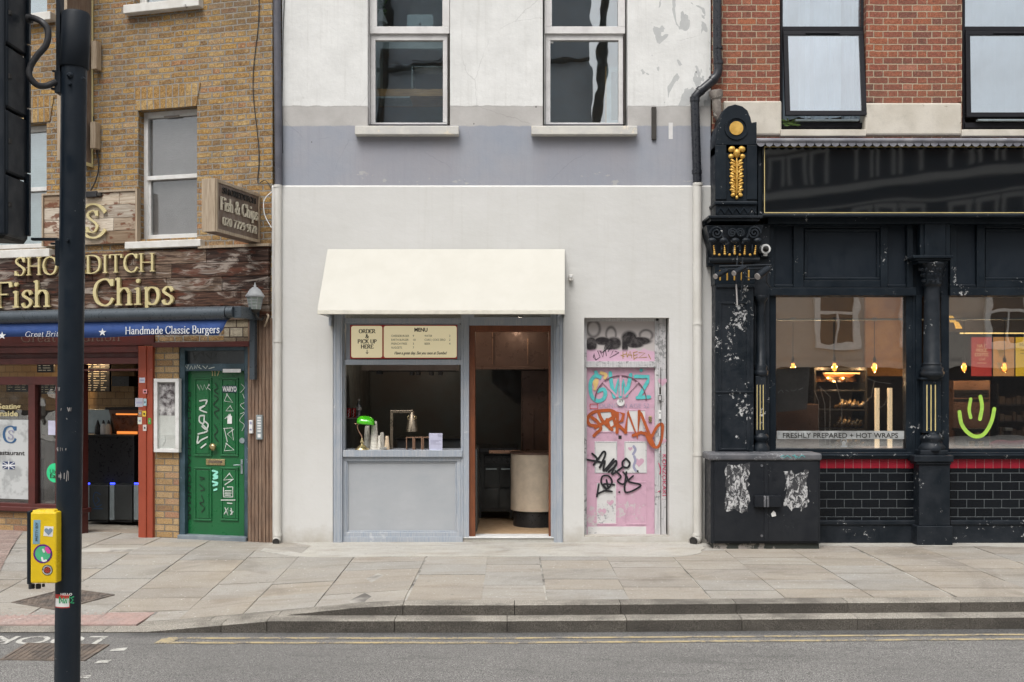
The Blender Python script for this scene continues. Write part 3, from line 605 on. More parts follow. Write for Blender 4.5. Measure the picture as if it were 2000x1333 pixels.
# shop lobby: shell of the building so no light leaks
mb = MB(); mb.box(C.p(551, 0)[0], 2.3, 4.6, 4.8, -.1, ztop); mb.box(-2.75, -2.6, .4, 4.6, -.1, ztop); mb.box(2.2, 2.33, .4, 4.6, -.1, ztop); mb.box(-2.75, 2.33, 0.1, 4.8, ztop, ztop + .2)
build(mb, 'party_wall', M['ceiling'], CB)
def sash(a, b, base, par, interior):
    mb = MB(); mb.border(a, b, -400, 66, 14, .10, .07); mb.pb(a + 2, b - 2, 66, 71, .13, .05)
    fr = build(mb, 'window', M['upvc'], par, .004)
    mb = MB(); mb.border(a + 2 + base, b - 4, 70, 243, 9, .13, .06, 3); mb.pb(a - 4 if base else a - 1, a + 1, -20, 243, .12, .08); build(mb, 'lower_sash', M['upvc'], fr, .004)
    mb = MB(); mb.pb(a + 14, b - 14, -300, 53, .135, .006); mb.pb(a + 10, b - 12, 78, 241, .165, .006); build(mb, 'pane', M['glass'], fr)
    mb = MB(); mb.pb(b - 3, b, -20, 243, .11, .07); build(mb, 'sealant', M['gap'], fr)
    return fr
f1 = sash(722, 878, 0, CB, 0); f2 = sash(1064, 1221, 0, CB, 0)
for a, b, fr in ((693, 896, f1), (1038, 1245, f2)):
    mb = MB(); mb.pb(a, b, 246, 263, -.10, .22); o = build(mb, 'sill', M['sill'], fr, .008)
# rooms upstairs
mb = MB(); z0 = C.p(0, 246)[1]; mb.box(-2.6, 2.2, .3, 4.6, z0 - .35, z0 - .25); build(mb, 'upper_floor', M['floorwood'], CB); mb = MB(); mb.box(-2.59, 2.19, .26, 4.59, 7.3, 7.4); build(mb, 'upper_ceiling', M['white'], CB)
mb = MB(); mb.box(-.05, .05, .3, 4.5, z0 - .25, ztop); build(mb, 'room_divider', M['white'], CB)
M['dimwall'] = paint('room_wall_grey', (.60, .66, .68), (.62, .50, .42), .8, 1.1)
mb = MB(); mb.box(-2.6, 2.2, 2.4, 2.5, z0 - .2, ztop); build(mb, 'room_wall', M['dimwall'], CB)
M['pale'] = flat('pale_laminate', (.55, .6, .6), .6); M['pine'] = paint('pine_board', (.80, .46, .18), (.70, .38, .14), .5, 5, grain=(6, (.6, 10, 10), (.35, .18, .07)))
M['acrylic'] = flat('acrylic_edge', (.7, .78, .8), .2)
t = thing('desk', 'wooden edged desk with pale panels seen through the lower sash of the upstairs window', 'desk')
mb = MB(); mb.pb(727, 873, 174, 188, .45, .5); build(mb, 'top', M['pine'], t)
mb = MB(); mb.pb(727, 742, 76, 172, .5, .3); mb.pb(742, 873, 76, 95, .5, .05); build(mb, 'panel', M['pale'], t, label='pale pelmet and side board framing the desk')
mb = MB(); mb.pb(804, 805.5, 131, 173, .44, .3); mb.pb(871, 872, 138, 173, .44, .3); mb.pb(808, 870, 130, 131, .44, .3); mb.pb(732, 800, 189, 191, .45, .4); build(mb, 'screen', M['acrylic'], t)
mb = MB()
for x in (735, 866): mb.pb(x, x + 5, 188, 262, .5, .05)
build(mb, 'leg', M['black'], t)
t = thing('laptop', 'silver laptop seen from behind with its lid open in the upstairs window', 'laptop')
M['alu'] = flat('silver_aluminium', (.36, .42, .44), .4, .6)
mb = MB(); z1 = C.p(0, 54, .5)[1]; mb.pb(795, 846, 29, 55, .5, .008); build(mb, 'lid', M['alu'], t, .002)
mb = MB(); mb.pb(795, 846, 55, 57, .5, .26); build(mb, 'keyboard', M['alu'], t, .002)
mb = MB(); mb.strokes('0,0 0,.1', 1, 820.5, 48, 4.2, .498); mb.strokes('-1,-1 -1,1; 1,-1 1,1', 1, 820.5, 48, 3, .4978); mb.strokes('.4,-3 1.6,-4.6', 1, 820.5, 48, 1.1, .498); build(mb, 'emblem', M['ink'], t)
mb = MB(); mb.pb(728, 872, 56.5, 60, .42, .5); mb.pb(728, 872, 56.5, 58, .9, 1.4); tag_ = build(mb, 'shelf', M['dimwall'], None, label='dark shelf carrying the laptop and white lamp upstairs', cat='shelf')
t = thing('table_lamp', 'small white glass lamp with a pleated shade beside green leaves upstairs', 'lamp')
x, z = C.p(744, 57, .6); k = 1 / MB().ppm(744, .6)
mb = MB(); mb.lathe([(8 * k, z), (9 * k, z + 3 * k), (4 * k, z + 6 * k), (5 * k, z + 12 * k), (3 * k, z + 14 * k)], x, .6); build(mb, 'base', M['white'], t)
mb = MB(); mb.lathe([(13 * k, z + 12 * k), (12.5 * k, z + 14 * k), (8 * k, z + 24 * k), (4 * k, z + 34 * k), (2 * k, z + 38 * k)], x, .6, 16, flat=True); build(mb, 'shade', M['white'], t)
M['leaf'] = paint('leaf_green', (.07, .13, .03), (.12, .2, .05), .5, 9)
t = thing('potted_plant', 'green leafy house plant behind the white lamp upstairs', 'plant'); rs = random.Random(2); mb = MB()
for i in range(26):
    a = rs.uniform(0, 6.28); l = rs.uniform(.05, .13); c0 = Vector((x - .02 + rs.uniform(-.04, .04), .72 + rs.uniform(-.05, .05), z + .2 + rs.uniform(0, .2))); d = Vector((math.cos(a), math.sin(a) * .6, rs.uniform(-.3, .8))).normalized(); s_ = d.cross(Vector((0, 1, .2))).normalized() * .02
    mb.add([c0, c0 + d * l * .5 + s_, c0 + d * l, c0 + d * l * .5 - s_], [(0, 1, 2, 3)])
build(mb, 'leaves', M['leaf'], t); mb = MB(); mb.lathe([(.03, z + .0), (.045, z + .1)], x, .72); mb.tube([(x, .72, z + .1), (x, .72, z + .32)], .006, 6); build(mb, 'pot', M['ceiling'], t)
t = thing('leaning_board', 'white framed board leaning inside the upstairs window beside the flaking wall', 'board')
mb = MB(); mb.pb(1186, 1219, 132, 242, .42, .03); build(mb, 'panel', M['ceiling'], t, label='beige centre panel')
mb = MB(); mb.border(1185, 1235, 131, 244, 9, .40, .02); build(mb, 'frame', M['pale'], t)
mb = MB(); mb.pb(1182, 1185, 131, 243, .41, .04); build(mb, 'edge', M['pine'], t)
mb = MB(); mb.pb(1067, 1081, 79, 85, .155, .002); build(mb, 'paper_label', M['white'], f2)
t = thing('curtain', 'pale drape hanging just inside the bare upstairs window above the awning', 'curtain'); mb = MB(); mb.pp([(1064, 205), (1068, 205), (1076, 243), (1064, 243)], .5, .02); build(mb, 'cloth', M['pale'], t)
# old bracket and the wall sensor
mb = MB(); mb.pb(1273, 1282, 209, 273, -.03, .05); build(mb, 'wall_batten', M['gap'], None, .003, label='short dark vertical batten screwed to the blue grey wall band', cat='batten')
mb = MB(); mb.pb(1306, 1314, 240, 272, -.001, .004); build(mb, 'paint_mark', M['upvc'], CB, label='bare white rectangle on the blue grey band')
t = thing('wall_sensor', 'small white motion sensor on the cream wall just beside the awning', 'sensor')
mb = MB(); mb.pb(1111, 1119, 536, 549, -.10, .07); build(mb, 'housing', M['pipe_cream'], t, .012); mb = MB(); x, z = C.p(1115, 540, -.1); mb.disc(x, z, .016, -.108, .01); build(mb, 'lens', M['white'], t)

# shopfront joinery
mb = MB(); mb.pb(651, 668, 600, 1063, -.045, .2); mb.pb(653, 656, 612, 1063, -.052, .01); mb.pb(663, 665, 612, 1063, -.052, .01); mb.pb(1082, 1099, 600, 1063, -.045, .2); mb.pb(1085, 1087, 612, 1063, -.052, .01); mb.pb(1093, 1096, 612, 1063, -.052, .01)
build(mb, 'shopfront_pilaster', M['greywood'], CB, .003)
mb = MB(); mb.pb(668, 673, 600, 1062, .02, .12); mb.pb(900, 916, 600, 1050, .0, .12); mb.pb(903, 905, 616, 1048, -.006, .008); mb.pb(1076, 1082, 600, 1050, .0, .12)
mb.pb(673, 900, 622, 631, .01, .1); mb.pb(673, 900, 703, 713, .0, .1); mb.pb(675, 898, 631, 635, .03, .06); mb.pb(675, 684, 635, 703, .03, .05); mb.pb(893, 900, 635, 703, .03, .05)
mb.pb(916, 1076, 620, 636, .01, .1); mb.pb(916, 926, 604, 620, .0, .1)
build(mb, 'shopfront_frame', M['greywood'], CB, .003)
mb = MB(); mb.pb(673, 900, 604, 622, .06, .005); mb.pb(926, 1076, 604, 620, .06, .005); build(mb, 'toplight', M['glass'], CB)
mb = MB(); mb.pb(669, 903, 880, 893, -.03, .42); build(mb, 'counter_sill', M['greywood'], CB, .004)
mb = MB(); mb.pb(669, 900, 893, 901, .005, .06); mb.pb(669, 677, 901, 1040, .005, .06); mb.pb(892, 900, 901, 1040, .005, .06); mb.pb(669, 900, 1040, 1049, .005, .06); mb.pb(668, 904, 1049, 1062, -.01, .1)
fr = build(mb, 'counter_front', M['greywood'], CB, .004)
mb = MB(); mb.pb(677, 892, 901, 1040, .035, .03); build(mb, 'panel', M['greypanel'], fr)
mb = MB(); mb.border(677, 892, 901, 1040, 3, .022, .012); build(mb, 'bead', M['greywood'], fr, .002)
mb = MB(); mb.pb(916, 928, 636, 1049, .03, .14); mb.pb(928, 1072, 636, 648, .03, .14); mb.pb(1072, 1077, 636, 1049, .03, .14); build(mb, 'door_frame', M['mahog'], CB, .004)
mb = MB(); mb.pb(905, 1082, 1049, 1052, -.0, .25); build(mb, 'threshold', M['white'], CB, .004); mb = MB(); mb.pb(905, 1082, 1052, 1066, .012, .25); build(mb, 'threshold_riser', M['cement'], CB)
# interior of the burger shop
zf = .052; mb = MB(); mb.box(-2.6, 2.2, .25, 4.6, -.1, zf); build(mb, 'floor', M['floorwood'], CB)
mb = MB(); mb.box(-2.6, 2.2, 3.5, 3.6, zf, 3.2); mb.box(-2.15, -2.1, .2, 3.5, zf, 3.2); mb.box(.78, .83, .3, 3.5, zf, 3.2); mb.box(-.46, -.42, .5, 1.4, zf, 1.03)
build(mb, 'interior_wall', M['steel_room'], CB)
mb = MB(); mb.box(-2.6, 2.2, .2, 4.6, 2.75, 2.85); build(mb, 'ceiling', M['ceiling'], CB)
mb = MB(); mb.pb(1018, 1080, 724, 1030, 2.3, .05); mb.pb(1018, 1020, 724, 1030, 2.28, .02); mb.pb(1041, 1043, 800, 900, 2.28, .02); build(mb, 'tall_cabinet', M['brownmetal'], None, .004, label='tall dark brown cabinet door behind the cream drum counter', cat='cabinet')
t = thing('extractor_hood', 'brown metal extractor hood above the range seen through the open doorway', 'hood')
mb = MB(); mb.pb(920, 1090, 640, 720, 1.9, 1.0); mb.pb(920, 1090, 716, 722, 1.87, .03); build(mb, 'canopy', M['brownmetal'], t, .004)
mb = MB()
for a, b, c in ((961, 650, 712), (1030, 662, 712)): mb.pb(a, a + 1.6, b, c, 1.88, .02)
build(mb, 'pipe', M['copper'], t)
t = thing('service_canopy', 'pale metal canopy strip hanging inside above the serving hatch', 'canopy'); mb = MB(); mb.pb(706, 893, 706, 724, .9, .5); build(mb, 'fascia', M['ceiling'], t, .003)
mb = MB(); mb.pb(735, 744, 724, 731, 1.0, .2)
for a in (800, 812, 838, 856): mb.pb(a, a + 7, 724, 733, 1.6, .2)
mb.pb(720, 890, 724, 726, 1.1, .3); build(mb, 'spotlight', M['black'], t)
for i, (x_, y_, w_) in enumerate(((-1.2, 1.3, 11), (.1, 1.2, 2.5))):
    L = bpy.data.lights.new('kitchen_fill', 'POINT'); L.energy = w_; L.color = (1, .8, .6); L.shadow_soft_size = .04; lo = bpy.data.objects.new('kitchen_fill', L); S.collection.objects.link(lo); lo.location = (x_, y_, 2.55)  # unseen lights added to lift the dark shop interior
# range
t = thing('cooking_range', 'black commercial cooking range with a wooden edged top inside the doorway', 'range')
mb = MB(); mb.pb(890, 1004, 884, 1000, 1.6, .8); build(mb, 'body', M['steel_dark'], t, .006)
mb = MB(); mb.pb(880, 1012, 876, 884, 1.45, 1.0); build(mb, 'top', M['black'], t, .004); mb = MB(); mb.pb(955, 1016, 880, 886, 1.42, .03); build(mb, 'rail', M['copper'], t, .003)
mb = MB(); mb.pb(946, 1000, 890, 906, 1.56, .04); pn = build(mb, 'control_panel', M['black'], t, .003)
mb = MB()
for i in range(5): mb.pdisc(955 + i * 10, 898, 3, 1.53, .03)
build(mb, 'knob', M['steel_dark'], pn)
for a in (946, 976):
    mb = MB(); mb.pb(a, a + 27, 912, 952, 1.57, .03); d = build(mb, 'oven_door', M['steel_dark'], t, .003)
    mb = MB(); mb.pb(a + 3, a + 24, 915, 918, 1.52, .02); build(mb, 'handle', M['alu'], d)
    mb = MB(); mb.pb(a, a + 27, 955, 992, 1.57, .03); build(mb, 'lower_door', M['steel_dark'], t, .003)
for a in (935, 996):
    mb = MB(); mb.pb(a, a + 5, 900, 1012, 1.5, .05); build(mb, 'leg', M['alu'] if 0 else M['steel_dark'], t)
# drum
t = thing('drum_counter', 'round cream drum counter on a dark plinth standing just inside the open doorway', 'counter')
x = C.p(1046, 0, 1.05)[0]; zt_ = C.p(0, 889, .8)[1]; zb_ = C.p(0, 1000, .8)[1]; r_ = .31; M['drum'] = flat('cream_laminate', (.66, .56, .44), .4)
mb = MB(); mb.lathe([(r_, zb_), (r_, zt_)], x, 1.08, 48); build(mb, 'shell', M['drum'], t); mb = MB(); mb.lathe([(r_ - .03, zf), (r_ - .03, zb_)], x, 1.08, 48); build(mb, 'plinth', M['black'], t)
mb = MB(); mb.lathe([(r_ + .006, zt_), (r_ + .006, zt_ + .02)], x, 1.08, 48); build(mb, 'top', M['brownmetal'], t)
# menu sign
t = thing('menu_sign', 'cream and red menu board with order and pick up here above the serving hatch', 'menu board')
M['menu'] = glow('menu_cream', (.76, .67, .44), .36, (.60, .51, .30))
mb = MB(); mb.pb(684, 893, 635, 701, .02, .04); build(mb, 'frame', M['redink'], t, .002)
def rr(mb, a, b, c, d, r, y, dp):
    P = []
    for cx, cy, s0 in ((b - r, c + r, 270), (b - r, d - r, 0), (a + r, d - r, 90), (a + r, c + r, 180)):
        for k in range(5): q = R(s0 + k * 22.5); P.append((cx + r * math.cos(q), cy + r * math.sin(q)))
    mb.pp(P, y, dp)
mb = MB(); rr(mb, 686, 746.5, 637, 699, 4, .017, .004); rr(mb, 749.5, 892, 637, 699, 4, .017, .004); bd = build(mb, 'board', M['menu'], t)
mb = MB()
for s, y in (('ORDER', 651), ('&', 661), ('PICK UP', 671), ('HERE', 681)): serif_text(mb, s, 717, y, 7.4, .0155, bold=2.3, center=True, wsc=1.0, nib=.5)
mb.strokes('717,684 717,691; 715,689 717,691.5 719,689', 1, 0, 0, 1.1, .0155, False)
sans_text(mb, 'MENU', 809, 648, 7, .0155, wpx=26, bold=.035)
for i, (a, b) in enumerate((('CHEESEBURGER', '9'), ('EARTH BURGER', '10'), ('FRENCH FRIES', '3'), ('NUGGETS', '7'))): sans_text(mb, a, 764, 658.5 + i * 7.6, 4, .0155, wpx=(35, 34, 31, 21)[i]); sans_text(mb, b, 806, 658.5 + i * 7.6, 4, .0155)
for i, (a, b) in enumerate((('WATER', '2'), ('COKE | COKE ZERO', '2'), ('BEER', '4'))): sans_text(mb, a, 829, 658.5 + i * 7.6, 4, .0155, wpx=(15, 41, 11)[i]); sans_text(mb, b, 877, 658.5 + i * 7.6, 4, .0155)
serif_text(mb, 'Have a great day. See you soon at Dumbo!', 770, 692.5, 5.2, .0155, wpx=102, skew=.25, bold=1.7, nib=.7)
build(mb, 'lettering', M['ink'], bd)
# awning
M['awn'] = paint('awning_canvas', (.52, .505, .455), (.50, .485, .435), .85, 2, bump=.05, bsc=400); M['awnpost'] = flat('awning_lip', (.70, .67, .58), .6)
t = thing('shop_awning', 'plain cream canvas awning sloping out over the serving hatch', 'awning')
yA, yB = -.035, -.63; x0, zt2 = C.p(640, 487, yA); x1, _ = C.p(1103, 487, yA); X0, zb2 = C.p(620, 606, yB); X1, _ = C.p(1103, 606, yB); zl = C.p(0, 613, yB)[1]; th = .012
mb = MB()
mb.add([(x0, yA, zt2), (x1, yA, zt2), (X1, yB, zb2), (X0, yB, zb2), (x0, yA, zt2 - .03), (x1, yA, zt2 - .03), (X1, yB + .01, zb2 - .025), (X0, yB + .01, zb2 - .025)],
       [(3, 2, 1, 0), (4, 5, 6, 7), (0, 1, 5, 4), (2, 3, 7, 6), (3, 0, 4, 7), (1, 2, 6, 5)])
mb.add([(x0, yA, zt2 - .03), (X0, yB + .01, zb2 - .02), (X0, yB + .01, zl), (X0 + .02, yA, zl), (x0 + .012, yA, zt2 - .04), (X0 + .012, yB + .01, zb2 - .03), (X0 + .012, yB + .01, zl), (X0 + .032, yA, zl)], [(0, 1, 2, 3), (7, 6, 5, 4)])
mb.add([(x1, yA, zt2 - .03), (X1, yB + .01, zb2 - .02), (X1, yB + .01, zl), (x1, yA, zl), (x1 - .012, yA, zt2 - .04), (X1 - .012, yB + .01, zb2 - .03), (X1 - .012, yB + .01, zl), (x1 - .012, yA, zl)], [(3, 2, 1, 0), (4, 5, 6, 7)])
build(mb, 'canvas', M['awn'], t)
mb = MB(); mb.box(X0, X1, yB - .004, yB + .03, zl - .006, zb2 - .002); build(mb, 'front_bar', M['awnpost'], t, .003)
for a, b in ((X0 + .03, X0 + .06), (X1 - .06, X1 - .03)):
    mb = MB(); mb.box(a, b, yB + .03, yA, zl, zl + .03); mb.box(a, b, -.10, yA, zl - .1, zl); build(mb, 'bracket', M['greywood'], t, .002)
# serving hatch things
cz = C.p(0, 880, .12)[1]; zc = C.p(0, 880, -.03)[1]
def cup_stack(px, w, top, bot, y, label, m, up=False):
    x = C.p(px, 0, y)[0]; k = 1 / MB().ppm(px, y); z1_ = C.p(0, top, y)[1]; mb = MB(); z = zc; n = max(1, int((z1_ - zc) / .028)); r0 = w / 2 * k
    P = [(r0, zc)]
    H_ = z1_ - zc; nn = max(2, int(H_ / .03))
    for i in range(nn):
        a = i / nn; r = r0 * (1 - .38 * a); P += [(r, zc + H_ * a), (r, zc + H_ * a + .006), (r * .95, zc + H_ * a + .007)]
    P += [(r0 * .58, z1_), (r0 * .5, z1_)]
    mb.lathe(P, x, y, 20); return build(mb, 'paper_cups', m, None, label=label, cat='cups', group='stacks of upturned paper cups')
cup_stack(731, 17, 823, 880, .16, 'tallest stack of upturned white paper cups beside the green lamp', M['paper'])
cup_stack(717, 14, 832, 880, .30, 'stack of white cups half hidden behind the green shaded lamp', M['paper'])
cup_stack(741, 8, 851, 880, .12, 'short narrow stack of white cups between two taller cup stacks', M['paper'])
cup_stack(746, 12, 845, 880, .28, 'medium stack of off white cups behind the shortest ones', M['paper'])
cup_stack(756, 11, 852, 880, .14, 'brownish kraft paper cup stack closest to the metal lamp post', M['paper2'])
mb = MB(); x, _ = C.p(748, 0, .06)[0], 0; mb.lathe([(.03, zc), (.045, zc + .03), (.047, zc + .032), (.04, zc + .03), (.02, zc + .01)], x, .06, 20); build(mb, 'paper_dish', M['paper'], None, label='small white paper dish in front of the cup stacks', cat='dish')
# banker's lamp
t = thing('desk_lamp', 'brass desk lamp with a bright green glass shade on the serving counter', 'lamp')
x, _ = C.p(707, 0, .08); y = .08; mb = MB(); mb.lathe([(.085, zc), (.085, zc + .008), (.06, zc + .025), (.045, zc + .045), (.02, zc + .06), (.012, zc + .07), (.022, zc + .08), (.024, zc + .095), (.012, zc + .11), (.014, zc + .12), (.008, zc + .135)], x, y, 28); build(mb, 'base', M['brass'], t)
mb = MB(); q = [(x, y, zc + .13), (x - .005, y, zc + .16), (x - .035, y, zc + .21), (x - .05, y, zc + .25), (x - .048, y, zc + .285), (x - .03, y, zc + .305)]; mb.tube(spline(q), .006, 8); mb.tube([(x - .085, y, zc + .3), (x - .03, y, zc + .303)], .005, 8); build(mb, 'stem', M['copper'], t)
M['greenglass'] = paint('green_glass_shade', (.10, .62, .01), (.04, .40, .01), .12, 9, bump=0, coat=.6); mb = MB(); pts = []; nU, nV = 16, 8; cx0, L_ = x + .045, .105; zc2 = zc + .275
for i in range(nU + 1):
    u = -1 + 2 * i / nU; ry = .068 * (1 - abs(u) ** 3.2) ** .5 + .012; rz = .085 * (1 - abs(u) ** 3.2) ** .5 + .008
    for j in range(nV + 1):
        a = math.pi * j / nV; pts.append((cx0 + L_ * u, y + ry * math.cos(a) * 1.05, zc2 - .01 * u + rz * math.sin(a) + .02))
F = [(i * (nV + 1) + j, (i + 1) * (nV + 1) + j, (i + 1) * (nV + 1) + j + 1, i * (nV + 1) + j + 1) for i in range(nU) for j in range(nV)]
mb.add(pts, F, True); o = build(mb, 'shade', M['greenglass'], t); sm_ = o.modifiers.new('thick', 'SOLIDIFY'); sm_.thickness = .004
# heat lamp
t = thing('heat_lamp', 'brushed brass bell shaped heat lamp hanging from a square steel arm on the counter', 'lamp')
M['bronze'] = paint('brushed_bronze', (.33, .27, .2), (.26, .21, .16), .3, 3, metal=.8, grain=(6, (30, 30, .5), (.2, .16, .12)), bump=.02)
mb = MB(); mb.pb(762, 767.5, 802, 880, .2, .03); mb.pb(767.5, 806, 802, 807, .2, .03); build(mb, 'arm', M['bronze'], t, .003)
x, zt3 = C.p(805, 808, .22); k = 1 / MB().ppm(805, .22); mb = MB(); mb.lathe([(12 * k, zt3 - 35 * k), (11.6 * k, zt3 - 33 * k), (6.5 * k, zt3 - 3 * k), (4 * k, zt3), (4 * k, zt3 + 4 * k), (1.5 * k, zt3 + 5 * k), (1.5 * k, zt3 + 8 * k)], x, .22, 28); o = build(mb, 'shade', M['brass'] if 0 else M['bronze'], t)
mb = MB()
for k_ in range(4):
    a = .6 + k_ * 1.57; c = [(x + math.cos(a) * 7.5 * k, .22 + math.sin(a) * 7.5 * k, zt3 - 4 * k), (x + math.cos(a) * 10 * k, .22 + math.sin(a) * 10 * k, zt3 - 8 * k), (x + math.cos(a) * 8.6 * k, .22 + math.sin(a) * 8.6 * k, zt3 - 12 * k)]; mb.tube(spline(c), .004, 6)
build(mb, 'handle', M['brass'], t)
for i, (a, b, lb) in enumerate(((793, 808, 'open copper ticket frame under the heat lamp'), (809, 825, 'copper ticket frame between its two neighbours under the heat lamp'), (826, 842, 'copper frame partly hidden behind the white notice card'))):
    mb = MB(); y_ = .1; mb.pb(a, b, 854, 855.5, y_, .1); mb.pb(a, a + 1.5, 855.5, 881, y_, .1); mb.pb(b - 2.6, b, 855.5, 881, y_, .1); build(mb, 'ticket_frame', M['copper'], None, label=lb, cat='frame', group='copper frames on the serving counter')
t = thing('notice_card', 'white printed notice card standing on the edge of the serving counter', 'card'); M['lilac'] = flat('lilac_card', (.55, .55, .70), .4)
mb = MB(); mb.pb(838, 864, 846.5, 880, .005, .004); build(mb, 'card', M['lilac'], t); mb = MB(); mb.pb(838, 864, 879.5, 880.6, -.005, .06); build(mb, 'stand', M['acrylic'], t)
mb = MB(); sans_text(mb, 'Get', 855, 853, 3, .0035)
M['lineink'] = flat('print_grey', (.3, .3, .42), .7)
for i in range(4): mb.pb(840.5, 862 - (i % 3) * 5, 860 + i * 2.4, 860.8 + i * 2.4, .0038, .0005)
build(mb, 'print', M['lineink'], t)
# drinks
mb = MB(); mb.pb(671, 712, 816.5, 818.5, .9, .35); build(mb, 'drinks_shelf', M['ceiling'], None, .002, label='short shelf inside the hatch carrying cans and a bottle', cat='shelf')
M['canred'] = paint('can_red', (.5, .02, .02), (.4, .015, .015), .3, 3, metal=.3); M['cansil'] = flat('can_silver', (.6, .6, .6), .3, .5)
for i, (px, m, lb) in enumerate(((674, 'cansil', 'silver drinks can at the open end of the hatch shelf'), (682, 'canred', 'red drinks can standing between the silver can and another red can'), (691, 'canred', 'red drinks can with white script standing against the water bottle'))):
    y = 1.0; x, zb = C.p(px, 816.5, y); k = 1 / MB().ppm(px, y); t = thing('drinks_can', lb, 'can', 'drinks cans on the hatch shelf'); h = 19 * k; r = 4.1 * k; zb += .0
    mb = MB(); mb.lathe([(r * .8, zb), (r, zb + .006), (r, zb + h * .93), (r * .85, zb + h)], x, y, 20); build(mb, 'can_body', M[m], t)
    mb = MB(); mb.lathe([(r * .86, zb + h), (r * .86, zb + h + .003)], x, y, 20); build(mb, 'lid', M['cansil'], t)
    mb = MB(); q = [(-.3, .1), (.1, .25), (-.2, .42), (.25, .55), (-.1, .7), (.2, .85)]
    mb.ribbon([(x + a * r * 1.2, zb + b * h) for a, b in q], .008, y - r - .001); build(mb, 'script', M['white'] if m == 'canred' else M['redink'], t)
t = thing('water_bottle', 'clear plastic water bottle with a white label on the hatch shelf', 'bottle'); M['clear'] = glass_mat('clear_plastic', (.75, .8, .82), .16, .08, .02)
y = 1.0; x, zb = C.p(701, 816.5, y); k = 1 / MB().ppm(701, y); mb = MB(); mb.lathe([(4.5 * k, zb), (5 * k, zb + 2 * k), (5 * k, zb + 20 * k), (4.6 * k, zb + 24 * k), (2 * k, zb + 31 * k), (1.8 * k, zb + 34 * k)], x, y, 20); build(mb, 'bottle_body', M['clear'], t)
mb = MB(); mb.lathe([(2.2 * k, zb + 33 * k), (2.2 * k, zb + 36 * k)], x, y, 14); build(mb, 'cap', M['white'], t); mb = MB(); mb.lathe([(5.15 * k, zb + 15 * k), (5.15 * k, zb + 21 * k)], x, y, 20); build(mb, 'label', M['white'], t)
t = thing('work_counter', 'low dark steel worktop along the back of the serving hatch', 'counter'); mb = MB(); mb.pb(770, 920, 857, 859, 1.2, .7); build(mb, 'top', M['steel_dark'], t, .003); mb = MB(); mb.pb(776, 915, 859, 960, 1.25, .6); build(mb, 'cabinet', M['steel_room'], t, .004)

# ---------------------------------------------------------------- pink door with graffiti
M['pink'] = paint('pink_paint', (.58, .36, .46), (.53, .33, .42), .55, 3, chips=.63, chipc=(.5, .45, .46), chsc=16, dirt=.22)
M['oldwhite'] = paint('scuffed_white', (.60, .58, .585), (.50, .50, .51), .6, 4, chips=.6, chipc=(.25, .25, .25), chsc=22, grain=(7, (14, 14, .7), (.40, .40, .41)), bump=.35)
M['haze_trans'] = None
yD = .14
mb = MB(); mb.pb(1141, 1146, 621, 1049, .10, .1); mb.pb(1146, 1281, 621, 628, .10, .1); mb.pb(1144, 1281, 706, 718, .09, .1); mb.pb(1279, 1287, 627, 1048, .11, .1); mb.pb(1287, 1301, 621, 1048, .09, .1); mb.pb(1290, 1291, 621, 1048, .085, .01)
fr = build(mb, 'flat_entrance_frame', M['oldwhite'], CB, .004, label='scuffed white frame round the pink door')
mb = MB(); mb.pb(1301, 1307, 621, 1048, .16, .05); mb.pb(1290, 1291.2, 718, 1048, .083, .003); build(mb, 'gap_strip', M['gap'], fr)
mb = MB(); mb.pb(1141, 1309, 1047, 1056, -.02, .3); build(mb, 'door_step', M['cement'], CB, .006)
# transom sprayed with dark soft letters
def spray_transom():
    t = NT('sprayed_transom'); o = t.tc.outputs['UV']; sp = t.t.nodes.new('ShaderNodeSeparateXYZ'); t.t.links.new(o, sp.inputs[0])
    x0, z0 = C.p(1144, 706, .13); x1, z1 = C.p(1281, 627, .13)
    u = t.mr(sp.outputs[0], x0, x1); v = t.mr(sp.outputs[1], z0, z1)
    base = t.mix(t.mr(t.math('ADD', v, t.math('MULTIPLY', t.math('SUBTRACT', t.noise(9, 3, o), .5), .2)), .26, .3), (.62, .40, .52), (.50, .46, .45))
    acc = None
    for cu, cv, rx, ry, ring in ((.11, .80, .09, .20, 1), (.08, .42, .09, .2, 0), (.24, .5, .13, .11, 0), (.36, .66, .07, .18, 1), (.40, .44, .12, .17, 0), (.34, .38, .08, .12, 0), (.56, .42, .05, .3, 0), (.62, .56, .12, .2, 0), (.76, .50, .19, .11, 0), (.86, .64, .09, .13, 1), (.70, .42, .14, .1, 0)):
        dx = t.math('DIVIDE', t.math('SUBTRACT', u, cu), rx); dy = t.math('DIVIDE', t.math('SUBTRACT', v, cv), ry)
        r = t.math('SQRT', t.math('ADD', t.math('MULTIPLY', dx, dx), t.math('MULTIPLY', dy, dy)))
        m = t.mr(t.math('ABSOLUTE', t.math('SUBTRACT', r, 1.0)), .05, .6, .5, 0) if ring else t.mr(r, .45, 1.3, 1, 0)
        acc = m if acc is None else t.math('MAXIMUM', acc, m)
    acc = t.mr(acc, .22, .62); acc = t.math('MULTIPLY', acc, t.mr(v, .22, .30)); acc = t.math('MULTIPLY', acc, t.mr(t.noise(14, 4, o), .2, .6, .8, 1))
    c = t.mix(acc, base, (.012, .008, .01)); return t.out(c, .5, 0, t.bump(t.noise(8, 3, o), .1, .01))
M['transom'] = spray_transom()
mb = MB(); mb.pb(1146, 1279, 628, 706, .13, .02); build(mb, 'transom_panel', M['transom'], fr, label='transom sprayed with blurry black letters over pink')
mb = MB(); mb.pb(1146, 1279, 718, 1046.5, yD, .045); dr = build(mb, 'door', M['pink'], CB, .002, label='pink panelled door covered in sprayed graffiti')
def hx(s, t_): return [s + q for q in t_]
